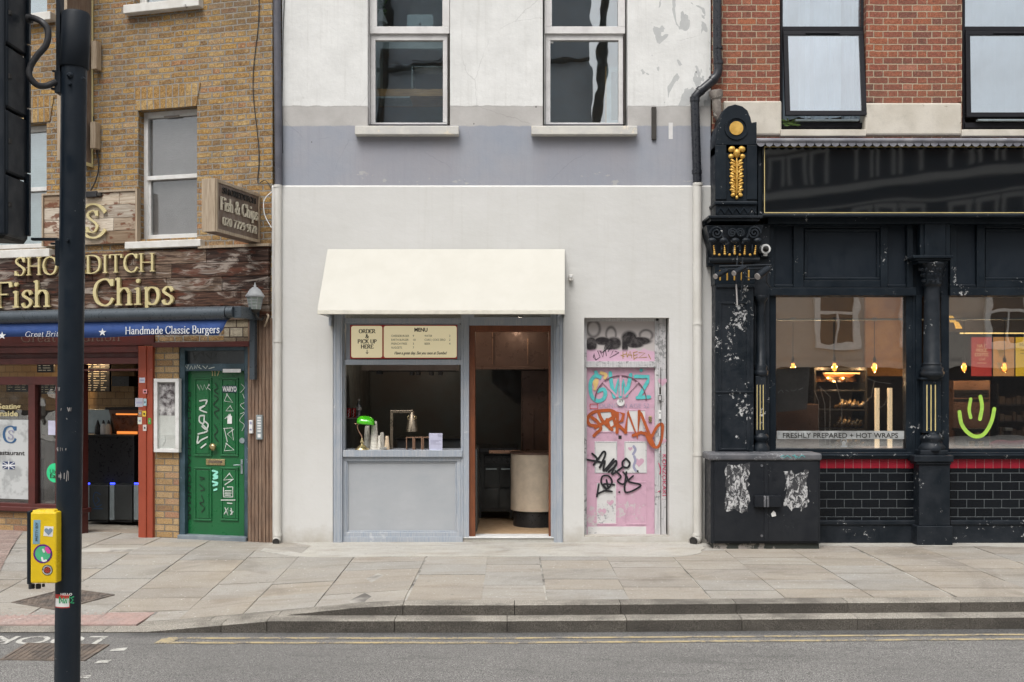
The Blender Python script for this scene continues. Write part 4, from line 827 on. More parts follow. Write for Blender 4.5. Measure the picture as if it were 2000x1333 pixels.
def panel(a, b, c, d, m, mm='pink'):
    mb = MB(); mb.border(a - 2.5, b + 2.5, c - 2.5, d + 2.5, 2.5, yD - .006, .008); o = build(mb, 'panel_moulding', M[mm], dr, .002)
    mb = MB(); mb.pb(a, b, c, d, yD - .003, .006); return build(mb, 'panel', m, dr)
M['panelwhite'] = paint('white_panel', (.64, .63, .62), (.56, .555, .55), .55, 4, chips=.65, chipc=(.3, .3, .32), chsc=15)
panel(1166, 1203, 803, 843, M['panelwhite']); panel(1224, 1260, 803, 843, M['panelwhite']); panel(1164, 1203, 865, 922, M['panelwhite'], 'oldwhite'); panel(1222, 1261, 865, 922, M['panelwhite'], 'oldwhite')
panel(1166, 1203, 944, 1023, M['panelwhite']); panel(1225, 1261, 944, 1023, M['pink'])
mb = MB(); mb.pb(1148, 1262, 1029, 1045, yD - .004, .006); build(mb, 'kick_board', M['panelwhite'], dr)
# fanlight moulding
cx, czf = C.p(1212, 783, yD); k = 1 / MB().ppm(1212, yD); M['dkpink'] = flat('mauve_edge', (.16, .08, .11), .6); mb = MB(); mb2 = MB()
mb.ribbon([(cx + 50 * k * math.cos(R(a)), czf + 49 * k * math.sin(R(a))) for a in range(0, 181, 6)], .012, yD - .012, .014, False, nib=1)
for a in (48, 90, 132): mb2.ribbon([(cx + 9 * k * math.cos(R(a)), czf + 9 * k * math.sin(R(a))), (cx + 50 * k * math.cos(R(a)), czf + 49 * k * math.sin(R(a)))], .022, yD - .012, .014, False, nib=1)
build(mb, 'fanlight_rim', M['dkpink'], dr); build(mb2, 'fanlight_bar', M['pink'], dr)
mb = MB(); P = []
for i in range(36): a = i * math.pi / 18; r = (8.2 if i % 2 else 6.6) * k; P.append((cx + r * math.cos(a), czf - 3 * k + r * math.sin(a)))
mb.prism(P, yD - .02, yD - .012); nb = build(mb, 'number_disc', M['white'], dr); mb = MB(); serif_text(mb, '119', 1212.6, 786, 6.5, yD - .022, center=True, bold=1.5, wsc=.85); build(mb, 'numerals', M['ink'], nb)
mb = MB(); mb.pb(1267, 1273, 813, 825, yD - .02, .02); build(mb, 'lock', M['brass'], dr, .004); mb = MB(); mb.pb(1208, 1214, 851, 857.5, yD - .006, .006); build(mb, 'peephole', M['ink'], dr)
spray = lambda nm, c, r=.5: paint(nm, c, tuple(q * .8 for q in c), r, 14, chips=.7, chipc=(.6, .4, .5), chsc=30, bump=.05)
M['teal'] = spray('teal_spray', (.10, .50, .50)); M['orange'] = spray('orange_spray', (.42, .09, .02)); M['blackspray'] = spray('black_spray', (.012, .012, .016)); M['magenta'] = flat('magenta_marker', (.5, .02, .1)); M['gold'] = flat('gold_marker', (.42, .26, .08)); M['yellowsp'] = flat('yellow_spray', (.72, .5, .2))
def tagp(par, txt, sc, ox, oy, w, y, m, smooth=True, fr=C):
    mb = MB(fr); mb.strokes(txt, sc, ox, oy, w, y, smooth); return build(mb, 'graffiti', m, par)
A_ = (7.842, 1130, 610); B_ = (4.595, 1130, 770); yg = yD - .0075
tagp(dr, '345,930 420,960 400,1010; 260,1130 240,1070 285,1050 250,1180', *A_, 6, yg + .0005, M['yellowsp'])
tagp(dr, '265,920 290,975 350,1005 260,975 190,1060 180,1180 210,1300 290,1360 380,1330 410,1240 380,1180 300,1210', *A_, 7.2, yg, M['teal'])
tagp(dr, '485,930 500,1080 545,1300; 545,1300 610,1030 640,1290; 640,1290 690,1040 730,1280; 730,1280 800,960; 960,890; 870,985 1075,990 1060,1060 920,1310; 900,1310 1085,1300', *A_, 7, yg - .0014, M['teal'], False)
tagp(dr, '155,285 100,275 80,220 130,165 210,150 300,150 330,190 240,250 150,300; 120,210 170,250 200,310 160,350 138,375; 180,165 215,240 300,320', *B_, 6.2, yg - .003, M['orange'])
tagp(dr, '255,230 280,310 330,280 300,150; 345,345 350,160 405,180 390,240 345,265 425,345; 420,345 440,155 530,395 545,155; 490,372 560,345 660,378 ', *B_, 6.2, yg - .0046, M['orange'], False)
tagp(dr, '560,175 610,300 650,400 680,470; 660,378 700,300 740,268 755,300 740,420 705,478 650,450 600,350', *B_, 5.6, yg - .047, M['orange'])
tagp(dr, '78,590 200,612; 122,535 165,580 135,635; 160,610 220,520 240,545 190,660; 190,660 235,600 225,690 315,585; 250,690 330,600 335,640 270,700; 330,640 300,720 390,660; 425,580 395,610 400,650 440,660 460,620 425,580; 530,692; 365,880', *B_, 3.9, yg - .0064, M['blackspray'])
tagp(dr, '330,690 380,740 350,780 400,810 440,760 400,700; 430,700 420,880 560,820 450,785 490,735; 165,920 182,810; 165,900 230,870 300,875; 250,860 205,800 215,740 270,735 300,790 260,850 225,810 320,815; 250,770 265,840', *B_, 3.5, yg - .0078, M['blackspray'])
tagp(fr, '240,640 225,690 265,740 240,660; 265,735 330,690 290,590 350,600; 330,600 370,690 400,540; 345,630 430,570; 410,560 425,670; 400,600 480,500; 520,480 450,610 530,590 475,700 620,620 560,600', *A_, 1.3, .128, M['blackspray'], False)
tagp(fr, '650,660 700,680; 680,610 680,710; 690,650 740,640; 735,610 745,690; 745,690 790,600 815,700; 770,655 815,660; 840,620 850,730; 840,620 900,605; 845,665 900,650; 850,715 900,690; 925,620 1020,625 920,700 1040,690; 1070,650 1105,720', *A_, 1.5, .128, M['gold'], False)
mb = MB(); sans_text(mb, 'DUNCAN AGE 52', 1170, 797, 8.5, yg - .001, wpx=98, bold=-.018); build(mb, 'pencil_writing', M['lineink'], dr)
mb = MB(); mb.border(1152, 1168, 789, 799, 1.2, yg - .001, .001); build(mb, 'sticker', M['redink'], dr)
mb = MB(); sans_text(mb, 'KONZOKAKI', 1294, 887, 7, .083, wpx=82, rot=-math.pi / 2, bold=0); build(mb, 'marker_writing', M['magenta'], fr)
tagp(fr, '733,518; 720,620 735,680 728,720; 755,942; 712,880 730,870', *B_, 1.6, .083, M['magenta'])
def heart(mb, px, py, s, y):
    P = [(px + s * 16 * math.sin(a) ** 3 / 16, py - s * (13 * math.cos(a) - 5 * math.cos(2 * a) - 2 * math.cos(3 * a) - math.cos(4 * a)) / 16) for a in [i * 2 * math.pi / 24 for i in range(24)]]; mb.pp(P, y, .0006)
mb = MB(); heart(mb, 1176, 1000, 9, yD - .0046); heart(mb, 1192, 982, 7, yD - .0046); heart(mb, 1248, 903, 10, yD - .0046); heart(mb, 1231, 877, 4.5, yD - .0046); heart(mb, 1250, 817, 4, yD - .0046); build(mb, 'pink_heart', M['pink'], dr)
mb = MB(); heart(mb, 1294, 746, 9, .088); heart(mb, 1296, 862, 6, .088); build(mb, 'faded_heart', M['pink'], fr)
tagp(dr, '495,470 510,500 490,540; 500,560 510,600 495,650 515,690', *B_, 5, yD - .0048, M['lineink'])
t = thing('door_entry_button', 'small white door bell with a dark dot on the scuffed frame beside the pink door', 'bell'); mb = MB(); mb.pb(1286.5, 1291.5, 802, 819, .07, .02); build(mb, 'casing', M['white'], t, .003); mb = MB(); mb.pdisc(1289, 807, 1.2, .068, .002); build(mb, 'button', M['ink'], t)
t = thing('key_safe', 'little grey key box screwed to the white frame above the bell', 'key box'); mb = MB(); mb.pb(1285, 1293, 771, 784, .065, .025); build(mb, 'casing', M['oldwhite'], t, .003); mb = MB(); mb.border(1286, 1292, 772, 783, 1.2, .062, .003); mb.pb(1288, 1290, 757, 771, .07, .01); build(mb, 'shackle', M['gap'], t)
# ---------------------------------------------------------------- pipes
def pt(px, py, y, fr=C): a, b = fr.p(px, py, y); return (a, y, b)
M['pipeblack'] = flat('black_gloss_pipe', (.018, .02, .026), .3); M['pipegrey'] = paint('old_lead_pipe', (.10, .10, .12), (.07, .07, .085), .6, 3, chips=.68)
r = .05
t = thing('drainpipe', 'glossy black plastic drainpipe with a double bend running into a cream lower pipe', 'drainpipe'); y = -.09
P = [pt(1400, -300, y), pt(1401, 100, y), pt(1403, 135, y), pt(1401, 146, y), pt(1393, 157, y), pt(1366, 180, y), pt(1358, 189, y), pt(1357, 200, y), pt(1362, 356, y)]
mb = MB(); mb.tube(P, r, 18); build(mb, 'pipe', M['pipeblack'], t)
for a, b in ((pt(1402, 92, y), pt(1402, 97, y)), (pt(1403, 120, y), pt(1403, 126, y)), (pt(1357, 190, y), pt(1357, 199, y)), (pt(1361, 333, y), pt(1361, 340, y)), (pt(1370, 176, y), pt(1365.5, 180, y)), (pt(1396, 153, y), pt(1391, 158, y))):
    mb = MB(); mb.tube([a, b], r * 1.14, 18); build(mb, 'collar', M['pipeblack'], t)
mb = MB(); mb.tube([pt(1362, 358, y), pt(1363, 1040, y), pt(1363, 1046, y)], r * 1.02, 18); mb.tube(spline([pt(1363, 1044, y), pt(1363, 1050, y), pt(1359, 1056, y - .02), pt(1354, 1058, y - .07)]), r * 1.05, 18, False)
for b in (358, 630, 886, 1042): mb.tube([pt(1362.6, b, y), pt(1362.6, b + 5, y)], r * 1.13, 18)
build(mb, 'lower_pipe', M['pipe_cream'], t, label='cream painted lower length ending in a shoe')
a = Vector(pt(1354, 1058, y - .07)); mb = MB(); mb.tube([a, a + Vector((-.003, -.003, 0))], r * .95, 18); build(mb, 'shoe_mouth', M['ink'], t)
t = thing('slim_drainpipe', 'slim old drainpipe between yellow brick and white wall, dark above and cream below', 'drainpipe'); y = -.05; r = .043
mb = MB(); mb.tube([pt(538, -300, y), pt(543, 200, y), pt(544.5, 362, y)], r, 16); build(mb, 'pipe', M['pipegrey'], t)
mb = MB(); mb.tube([pt(543, 362, y), pt(542, 1046, y)], r * 1.02, 16); mb.tube(spline([pt(542, 1044, y), pt(541.5, 1052, y), pt(540, 1057, y - .03), pt(539, 1059, y - .07)]), r, 16, False)
for b in (362, 664, 1042): mb.tube([pt(542.5, b, y), pt(542.5, b + 5, y)], r * 1.15, 16)
build(mb, 'lower_pipe', M['pipe_cream'], t); a = Vector(pt(539, 1059, y - .07)); mb = MB(); mb.tube([a, a + Vector((0, -.004, 0))], r * .9, 16); build(mb, 'shoe_mouth', M['ink'], t)
mb = MB(); mb.tube([pt(557, -50, -.012), pt(553, 60, -.012), pt(551, 200, -.012), pt(552, 300, -.02)], .004, 6); build(mb, 'loose_cable', M['rubber'], None, label='thin black cable hanging down the white wall beside the slim drainpipe', cat='cable')
# ---------------------------------------------------------------- red brick building with the black shopfront
redp = [(0, (.12, .06, .05)), (.12, (.20, .07, .05)), (.35, (.28, .085, .055)), (.6, (.38, .125, .058)), (.8, (.27, .09, .06)), (.93, (.46, .15, .06)), (1, (.46, .22, .17))]
M['redbrick'] = brick_mat('red_brick', .224, .0755, .112, .010, redp, (.50, .41, .295), True, .0040, shift=.168, spots=.55, crev=.45, pale=.3, mot=(.38, 26, [(.25, (.10, .045, .035)), (.5, (.30, .09, .06)), (.75, (.50, .22, .14))]))
M['stonepaint'] = paint('cream_stone', (.58, .54, .47), (.50, .46, .39), .8, 3, chips=.68, chipc=(.35, .3, .24), chsc=10, bump=.35, dirt=.15)
M['blk'] = paint('black_gloss_paint', (.0055, .0095, .0145), (.010, .0155, .022), .42, 3, spec=.22, chips=.655, chipc=(.42, .42, .42), chsc=26, bump=.15, bsc=30)
M['blkworn'] = paint('worn_black_paint', (.006, .0098, .0145), (.017, .021, .027), .46, 4, spec=.25, chips=.64, chipc=(.45, .45, .45), chsc=20, bump=.25, bsc=30)
M['blkpanel'] = paint('black_satin_panel', (.0075, .0125, .0195), (.012, .0175, .025), .5, 2, spec=.22, bump=.04)
M['frameblk'] = flat('window_frame_black', (.012, .012, .016), .5, 0, .25)
M['goldleaf'] = paint('gold_leaf', (.68, .42, .10), (.5, .28, .05), .4, 12, bump=.3, metal=.35)
M['goldline'] = flat('gold_line', (.62, .5, .22), .5)
M['lead'] = paint('lead_flashing', (.14, .14, .165), (.24, .24, .26), .5, 5, bump=.3, chips=.62, chipc=(.42, .42, .44), chsc=9)
def glossboard():
    t = NT('black_glass_fascia'); return t.out((.006, .008, .010), .03, 0, t.bump(t.noise(.7, 2), .012, .15), 1.0)
M['gloss'] = glossboard()
M['redtile'] = brick_mat('red_tile', .1, .4, .1, .003, [(0, (.24, .010, .022)), (1, (.30, .014, .03))], (.55, .3, .3), False, .0002, shift=0, spots=0, rough=.2, pale=0, soil=0)
M['blacktile'] = brick_mat('black_tile', .2, .1, .1, .0042, [(0, (.004, .0055, .008)), (1, (.007, .009, .012))], (.17, .19, .20), False, .0003, spots=0, rough=.22, pale=0, soil=0, spec=.25)
M['glass2'] = glass_mat('upper_window_glass', (.85, .9, .93), .30, .01, .03); M['glass3'] = glass_mat('shop_glass', (.94, .94, .92), .30, .008, .0035)
M['curtain'] = paint('white_curtain', (.62, .68, .74), (.5, .56, .62), .9, 2, bump=.0)
RB = thing('red_brick_building', 'red brick building with a black painted cafe front and cream window surrounds', 'building')
zt4 = 9.5; xL = C.p(1390, 0)[0]; xR = C.p(2260, 0)[0]
wa = prect(C, 1523, 1692, -400, 262, 0); wb = prect(C, 1879, 2070, -400, 262, 0)
zb5 = C.p(0, 300)[1]
mb = MB(); wall(mb, xL, xR, zb5, zt4, [(wa[0], wa[1], wa[2], 9.2), (wb[0], wb[1], wb[2], 9.2)], .0, .22); mb.box(xL, xR, .3, .45, zb5 - .02, zt4 - .01) if 0 else None
for a, b in ((1516, 1523), (1692, 1708), (1872, 1879)): mb.pb(a, b, -400, 199, -.012, .02)
build(mb, 'wall', M['redbrick'], RB)
for a, b, c in ((1413, 1527, 197), (1690, 1879, 201), (2068, 2200, 201)): mb = MB(); mb.pb(a, b, c, 264, -.035, .2); build(mb, 'stone_band', M['stonepaint'], RB, .02)
for a, b in ((1525, 1692), (1879, 2070)): mb = MB(); mb.pb(a, b, 253, 266, -.06, .3); build(mb, 'sill', M['stonepaint'], RB, .008)
for a, b in ((1524, 1690), (1880, 2069)):
    mb = MB(); mb.border(a, b, -400, 253, 5, .09, .07); mb.pb(a + 5, b - 5, 52, 60, .08, .08); mb.pb(a + 5, b - 5, 240, 250, .07, .08); fr = build(mb, 'window', M['frameblk'], RB, .004)
    mb = MB(); mb.pb(a + 5, b - 5, -300, 52, .12, .006); build(mb, 'pane', M['glass2'], fr)
    # top hung light tipped outwards
    mb = MB(); n0 = len(mb.v); mb.border(a + 6, b - 3, 60, 230, 9, .06, .05); mb.pb((a + b) / 2 - 33, (a + b) / 2 + 33, 63, 66, .045, .015)
    zt_ = C.p(0, 60, .06)[1]; tilt = .11 if a < 1600 else .03
    def tip(mb):
        for v in mb.v: d = zt_ - v.z; v.y -= d * tilt
    tip(mb); cs = build(mb, 'casement', M['frameblk'], fr, .004)
    mb = MB(); mb.pb(a + 14, b - 11, 68, 222, .075, .006); tip(mb); build(mb, 'pane', M['glass2'], cs)
    mb = MB(); mb.pb(a + 30, b - 12, 233, 236, .0, .05); build(mb, 'stay', M['alu'], cs)
for k_, (a, b) in enumerate(((1526, 1688), (1884, 2068))):
    t = thing('net_curtain', ('white net curtain hanging in folds behind the tipped open casement', 'smooth pale curtain behind the window above the poster display')[k_], 'curtain')
    mb = MB(); x0, x1 = C.p(a - 12, 0, .4)[0], C.p(b + 8, 0, .4)[0]; P = []; n = 90
    for i in range(n + 1):
        x = x0 + (x1 - x0) * i / n; y = .42 + (.06 if k_ == 0 else .012) * (math.sin(i * .19) + .6 * math.sin(i * .47 + 1) + .25 * math.sin(i * 1.1)); P += [(x, y, C.p(0, 232 if k_ == 0 else 222, .4)[1]), (x, y + .02 * math.sin(i * .2), 8.5)]
    mb.add(P, [(2 * i, 2 * i + 2, 2 * i + 3, 2 * i + 1) for i in range(n)], True); build(mb, 'cloth', M['curtain'], t)
t = thing('window_plant', 'green leaves poking out under the open black casement', 'plant'); mb = MB(); rs = random.Random(4); x, z = C.p(1549, 240, .02)
for i in range(22):
    a = rs.uniform(-.4, 3.5); l = rs.uniform(.06, .11); c0 = Vector((x + rs.uniform(-.05, .05), .06 + rs.uniform(-.03, .03), z + rs.uniform(-.03, .02))); d = Vector((math.cos(a), rs.uniform(-.3, .1), math.sin(a) * .4)).normalized(); s_ = d.cross(Vector((0, 1, .2))).normalized() * .01
    mb.add([c0, c0 + d * l * .5 + s_, c0 + d * l, c0 + d * l * .5 - s_], [(0, 1, 2, 3)])
build(mb, 'leaves', M['leaf'], t); mb = MB(); mb.pb(1534, 1565, 241, 249, .12, .1); build(mb, 'pot', M['frameblk'], t)
# shell of the rooms behind
M['cafewall'] = paint('cafe_wall', (.10, .08, .065), (.07, .055, .045), .7, 1.5); M['cafefloor'] = paint('cafe_floor', (.08, .06, .05), (.06, .05, .04), .5, 2)
mb = MB(); mb.box(xL + .05, xR, 4.0, 4.1, -.1, zt4); mb.box(xL, xL + .05, .45, 4.0, -.1, zt4); mb.box(xR - .05, xR, .45, 4.0, -.1, zt4); mb.box(xL, xR, .1, 4.0, zt4, zt4 + .2); build(mb, 'interior_wall', M['cafewall'], RB)
mb = MB(); mb.box(xL, xR, .3, 4.0, 3.5, 4.55); mb.box(xL + .02, xR, .5, 4, -.1, .1); build(mb, 'interior_floor', M['cafewall'], RB)
# lead flashing with scallops
mb = MB(); z0 = C.p(0, 276, -.36)[1]; x0 = C.p(1478, 0, -.36)[0]
mb.add([(x0, .0, z0 + .1), (xR, .0, z0 + .1), (xR, -.34, z0 + .02), (x0, -.34, z0 + .02), (x0, 0, z0 - .02), (xR, 0, z0 - .02), (xR, -.34, z0 - .03), (x0, -.34, z0 - .03)], [(3, 2, 1, 0), (4, 5, 6, 7), (3, 7, 6, 2), (0, 4, 7, 3)])
mb.tube([(x0, -.36, z0 + .005), (xR, -.36, z0 + .005)], .028, 14)
i = 0; xx = x0
while xx < xR: mb.disc(xx + .045, z0 - .02, .044, -.372 - (i % 2) * .001, .01, 16); xx += .092; i += 1
build(mb, 'lead_flashing', M['lead'], RB)
# fascia
mb = MB(); mb.pb(1480, 2260, 283, 424, -.26, .25); build(mb, 'fascia_case', M['blk'], RB, .006)
mb = MB(); mb.pb(1489, 2250, 285, 418, -.29, .03); fs = build(mb, 'fascia_board', M['gloss'], RB, .003, label='glossy black fascia with a thin gold border')
mb = MB(); mb.pb(1492.5, 1494, 288, 415, -.2925, .002); mb.pb(1492.5, 2250, 286.5, 288, -.2925, .002); mb.pb(1492.5, 2250, 415, 416.6, -.2925, .002); build(mb, 'gold_border', M['goldline'], fs)
mb = MB(); x0 = C.p(1488, 0, -.3)[0]; mb.tube([(x0, -.29, C.p(0, 421, -.29)[1]), (xR, -.29, C.p(0, 421, -.29)[1])], .022, 12); mb.pb(1500, 2250, 425, 437, -.2, .2); build(mb, 'fascia_moulding', M['blk'], RB)
# frieze panels
mb = MB(); mb.pb(1498, 2250, 437, 580, -.03, .1); build(mb, 'frieze', M['blkpanel'], RB)
def frz(L):
    mb = MB()
    for a, b, c, d, y in L: mb.pb(a, b, c, d, y, .07)
    return build(mb, 'frieze_rail', M['blk'], RB, .006)
frz([(1500, 1512, 437, 562, -.09), (1500, 1790, 562, 578, -.10), (1550, 1570, 437, 562, -.08), (1512, 1550, 437, 442, -.08), (1570, 1720, 548, 562, -.075), (1570, 1720, 437, 446, -.075), (1720, 1734, 437, 562, -.08), (1772, 1784, 437, 562, -.09),
     (1856, 1868, 437, 562, -.09), (1856, 2250, 562, 578, -.10), (1908, 1924, 437, 562, -.08), (1924, 2250, 548, 562, -.075), (1924, 2250, 437, 446, -.075)])
mb = MB(); mb.border(1571, 1719, 447, 548, 6, -.055, .03); mb.border(1925, 2150, 447, 548, 6, -.055, .03); mb.pb(1512, 1550, 556, 562, -.06, .03); mb.pb(1734, 1772, 556, 562, -.06, .03); mb.pb(1868, 1908, 556, 562, -.06, .03); build(mb, 'panel_moulding', M['blk'], RB, .008)
# shop windows
for a, b, k_ in ((1503, 1782, 0), (1842, 2200, 1)):
    mb = MB(); mb.pb(1781.5, 1792, 570, 892, -.045, .3) if not k_ else mb.pb(1838, 1842.5, 570, 892, -.045, .3); a2 = a + (13 if not k_ else 12); b2 = b - 12
    mb.pb(a, a2, 578, 890, -.05, .12); mb.pb(b2, b, 578, 890, -.05, .12); mb.pb(a2, b2, 575, 580, -.05, .12); mb.pb(a2, b2, 877, 884, -.06, .12); mb.pb(a, b, 884, 896, -.11, .18); mb.pb(a, b, 888, 892, -.125, .02)
    wf = build(mb, 'shop_window', M['blk'], RB, .006); mb = MB(); mb.pb(a2 - 2, b2 + 2, 579, 879, .0, .01); pn = build(mb, 'pane', M['glass3'], wf)
    if k_ == 0: W1 = wf
    else: W2 = wf
M['film'] = glass_mat('frosted_film', (.62, .60, .56), .1, .5, 0, .9)
mb = MB(); mb.pb(1517, 1766, 842, 858, -.006, .002); build(mb, 'frosted_strip', M['film'], W1); mb = MB(); sans_text(mb, 'FRESHLY PREPARED + HOT WRAPS', 1528, 855.5, 9.5, -.009, wpx=226, bold=.01); build(mb, 'lettering', M['ink'], W1)
M['lime'] = paint('lime_paint', (.38, .62, .08), (.30, .52, .08), .5, 12)
mb = MB(); mb.strokes('1896,780 1893,800 1896,816', 1, 0, 0, 6.5, -.004); mb.strokes('1915,775 1918,795 1914,819', 1, 0, 0, 7.5, -.004); mb.strokes('1874,805 1878,828 1890,845 1905,853 1922,848 1936,825 1942,799', 1, 0, 0, 7.5, -.004)
build(mb, 'painted_smile', M['lime'], W2, label='lime green smiley face painted on the glass')
mb = MB(); mb.pdisc(1648, 866, 4.5, -.005, .002); mb.strokes('1642,864 1644,859 1648,857.5 1652,859 1654,864', 1, 0, 0, 1.4, -.0055); mb.strokes('1643,872 1653,872', 1, 0, 0, 3.5, -.0055); build(mb, 'emblem', M['film'], W1)
# tiled stall riser
for a, b in ((1560, 1790), (1856, 2250)):
    mb = MB(); mb.pb(a, b, 897, 915, -.06, .2); build(mb, 'red_tile_course', M['redtile'], RB)
    mb = MB(); mb.pb(a, b, 915, 1018, -.055, .2); build(mb, 'black_tile_riser', M['blacktile'], RB)
    mb = MB(); mb.pb(a, b, 894, 897.5, -.075, .2); mb.pb(a, b, 1017, 1026, -.10, .2); build(mb, 'riser_moulding', M['blkworn'], RB, .012)
    mb = MB(); mb.pb(a, b, 1025, 1078, -.085, .2); build(mb, 'plinth', M['blkworn'], RB, .004)
# column between the windows
t = build_ = None
def pbm(L, name, m, par, bev=.005, fr=C, label=None):
    mb = MB(fr)
    for a, b, c, d, y, dp in L: mb.pb(a, b, c, d, y, dp)
    return build(mb, name, M[m], par, bev, label)
co = pbm([(1797, 1806, 425, 500, -.16, .1), (1847, 1856, 425, 500, -.16, .1), (1806, 1847, 425, 500, -.18, .12)], 'column', 'blk', RB, label='slender black column with a leafy capital between the two cafe windows')
pbm([(1783, 1862, 499, 504, -.30, .28), (1788, 1857, 504, 509, -.27, .24), (1793, 1851, 509, 514, -.25, .22)], 'abacus', 'blk', co, .004)
def pl(prof, px, y, n=24):     # lathe with a profile given as (radius px, py)
    x, _ = C.p(px, 0, y); k = 1 / MB().ppm(px, y); mb = MB(); mb.lathe([(r * k, C.p(0, py, y)[1]) for r, py in prof], x, y, n); return mb
mb = pl([(15, 562), (17, 558), (20, 556), (17, 552), (18, 545), (20, 530), (24, 522), (26, 519), (27, 516), (24, 514)], 1820, -.12); rs = random.Random(8)
for i in range(46):
    a = math.pi + i * math.pi / 8 + rs.uniform(-.1, .1); rw = (i // 16); px_ = 1820 + (19 + rw * 3) * math.cos(a); yy = -.12 + (.11 + rw * .018) * math.sin(a)
    if yy < -.11:
        q = C.p(px_, 549 - rw * 11, yy); b = [(q[0] + .016 * math.cos(u), yy - .012, q[1] + .022 * math.sin(u)) for u in [k_ * 1.047 for k_ in range(6)]]; mb.add([(q[0], yy - .03, q[1] + .01)] + b, [(0, k_ + 1, (k_ + 1) % 6 + 1) for k_ in range(6)])
build(mb, 'capital', M['blkworn'], co)
mb = pl([(19, 712), (16, 708), (14.5, 565), (15, 560)], 1820, -.12); build(mb, 'shaft', M['blkworn'], co)
mb = pl([(14, 742), (17, 738), (22, 735), (23, 728), (20, 724), (22, 720), (17, 716), (18, 712), (14, 708)], 1820, -.12); build(mb, 'ring', M['blkworn'], co)
pbm([(1803, 1838, 738, 846, -.17, .12), (1799, 1842, 738, 742, -.19, .14), (1789, 1801, 578, 884, -.06, .05), (1838, 1848, 578, 884, -.06, .05)], 'fluted_die', 'blk', co)
pbm([(1809.5, 1811.5, 752, 842, -.175, .004), (1817.5, 1819.5, 752, 842, -.175, .004), (1826, 1828, 752, 842, -.175, .004)], 'gilt_line', 'goldline', co, 0)
mb = pl([(26, 880), (27, 874), (22, 868), (20, 863), (24, 858), (23, 852), (17, 848), (15, 845)], 1820, -.12, 4); mb.v = mb.v
build(mb, 'base', M['blkworn'], co)
pbm([(1786, 1863, 890, 903, -.26, .24), (1790, 1859, 903, 908, -.24, .2), (1798, 1852, 880, 890, -.22, .2)], 'pedestal_cap', 'blkworn', co, .01)
pbm([(1795, 1856, 908, 1028, -.22, .2)], 'pedestal', 'blkworn', co, .01); pbm([(1791, 1861, 1028, 1076, -.245, .2)], 'pedestal_foot', 'blkworn', co, .008)
# ornate pilaster beside the drainpipe
pi = pbm([(1397, 1472, 556, 900, -.24, .3), (1382, 1397, 430, 520, -.12, .12)], 'pilaster', 'blkworn', RB, label='ornate black pilaster with scrolled capital and gilded leaf console')
pbm([(1403, 1409, 590, 764, -.252, .02), (1458, 1465, 590, 764, -.252, .02), (1409, 1458, 590, 594, -.252, .02), (1397, 1472, 764, 768, -.25, .02), (1403, 1409, 772, 880, -.252, .02), (1458, 1465, 772, 880, -.252, .02), (1409, 1458, 876, 880, -.252, .02), (1399, 1474, 556, 562, -.26, .03)], 'raised_edge', 'blkworn', pi)
# console: block with arched head
hd = [(1398, 300), (1398, 262), (1402, 244), (1406, 238), (1407, 228), (1412, 216), (1422, 208), (1436, 204), (1450, 208), (1460, 216), (1466, 230), (1468, 240), (1478, 238), (1478, 300)]
mb = MB(); mb.pp(hd, -.33, .33); build(mb, 'console_head', M['blk'], pi, .006)
pbm([(1398, 1478, 282, 395, -.33, .33), (1397, 1419, 284, 390, -.345, .02), (1459, 1479, 284, 390, -.345, .02)], 'console', 'blk', pi)
mb = MB(); x, z = C.p(1438, 251, -.33); k = 1 / MB().ppm(1438, -.33)
P = [(x + 21 * k * math.cos(a), z + 21 * k * math.sin(a)) for a in [i * .2618 for i in range(25)]]; mb.ribbon(P, .02, -.345, .015, False, nib=1); build(mb, 'roundel_ring', M['blk'], pi)
mb = MB(); mb.disc(x, z, 13.5 * k, -.338, .008, 28); build(mb, 'roundel', M['goldleaf'], pi)
# gilded acanthus drop: lobes either side of a stem
mb = MB(); k = 1 / MB().ppm(1438, -.36)
def blob(px, py, rx, ry, y, dp, rot=0):
    x, z = C.p(px, py, y); n, m = 14, 5; P = []
    for i in range(m + 1):
        s_ = math.cos(i / m * math.pi / 2); h = math.sin(i / m * math.pi / 2)
        for j in range(n):
            a = 2 * math.pi * j / n; u, v = rx * k * s_ * math.cos(a), ry * k * s_ * math.sin(a); P.append((x + u * math.cos(rot) - v * math.sin(rot), y - dp * h, z + u * math.sin(rot) + v * math.cos(rot)))
    mb.add(P, [(i * n + j, (i + 1) * n + j, (i + 1) * n + (j + 1) % n, i * n + (j + 1) % n) for i in range(m) for j in range(n)], True)
blob(1439, 300, 7, 9, -.345, .04); blob(1429, 292, 7, 6, -.345, .03, .4); blob(1449, 292, 7, 6, -.345, .03, -.4); blob(1428, 306, 5.5, 5, -.345, .025); blob(1450, 306, 5.5, 5, -.345, .025)
for i, yy in enumerate((318, 331, 344, 357, 370)):
    w = (11, 12, 12.5, 12, 11)[i]
    for s_ in (-1, 1):
        for q, (dx, dy, rx, ry, ro) in enumerate(((.75, -2, 6.5, 3.2, .75), (.8, 2.5, 6.8, 3.0, .35), (.55, 6, 5.5, 2.6, .1))): blob(1438.5 + s_ * w * dx * .8, yy + dy, rx, ry, -.345, .03 - q * .005, s_ * ro)
blob(1438.5, 345, 2.6, 40, -.345, .048); blob(1432, 381, 5, 4, -.345, .02, .6); blob(1446, 381, 5, 4, -.345, .02, -.6); blob(1439, 386, 3, 4, -.345, .02)
build(mb, 'gilded_leaf', M['goldleaf'], pi)
pbm([(1396, 1480, 393, 400, -.36, .36)], 'console_moulding', 'blk', pi, .012); pbm([(1398, 1478, 400, 421, -.33, .33)], 'console_foot', 'blk', pi)
mb = MB(); pts = []
for i in range(11): pts.append((1400 + i * 7.6, 406 if i % 2 else 417))
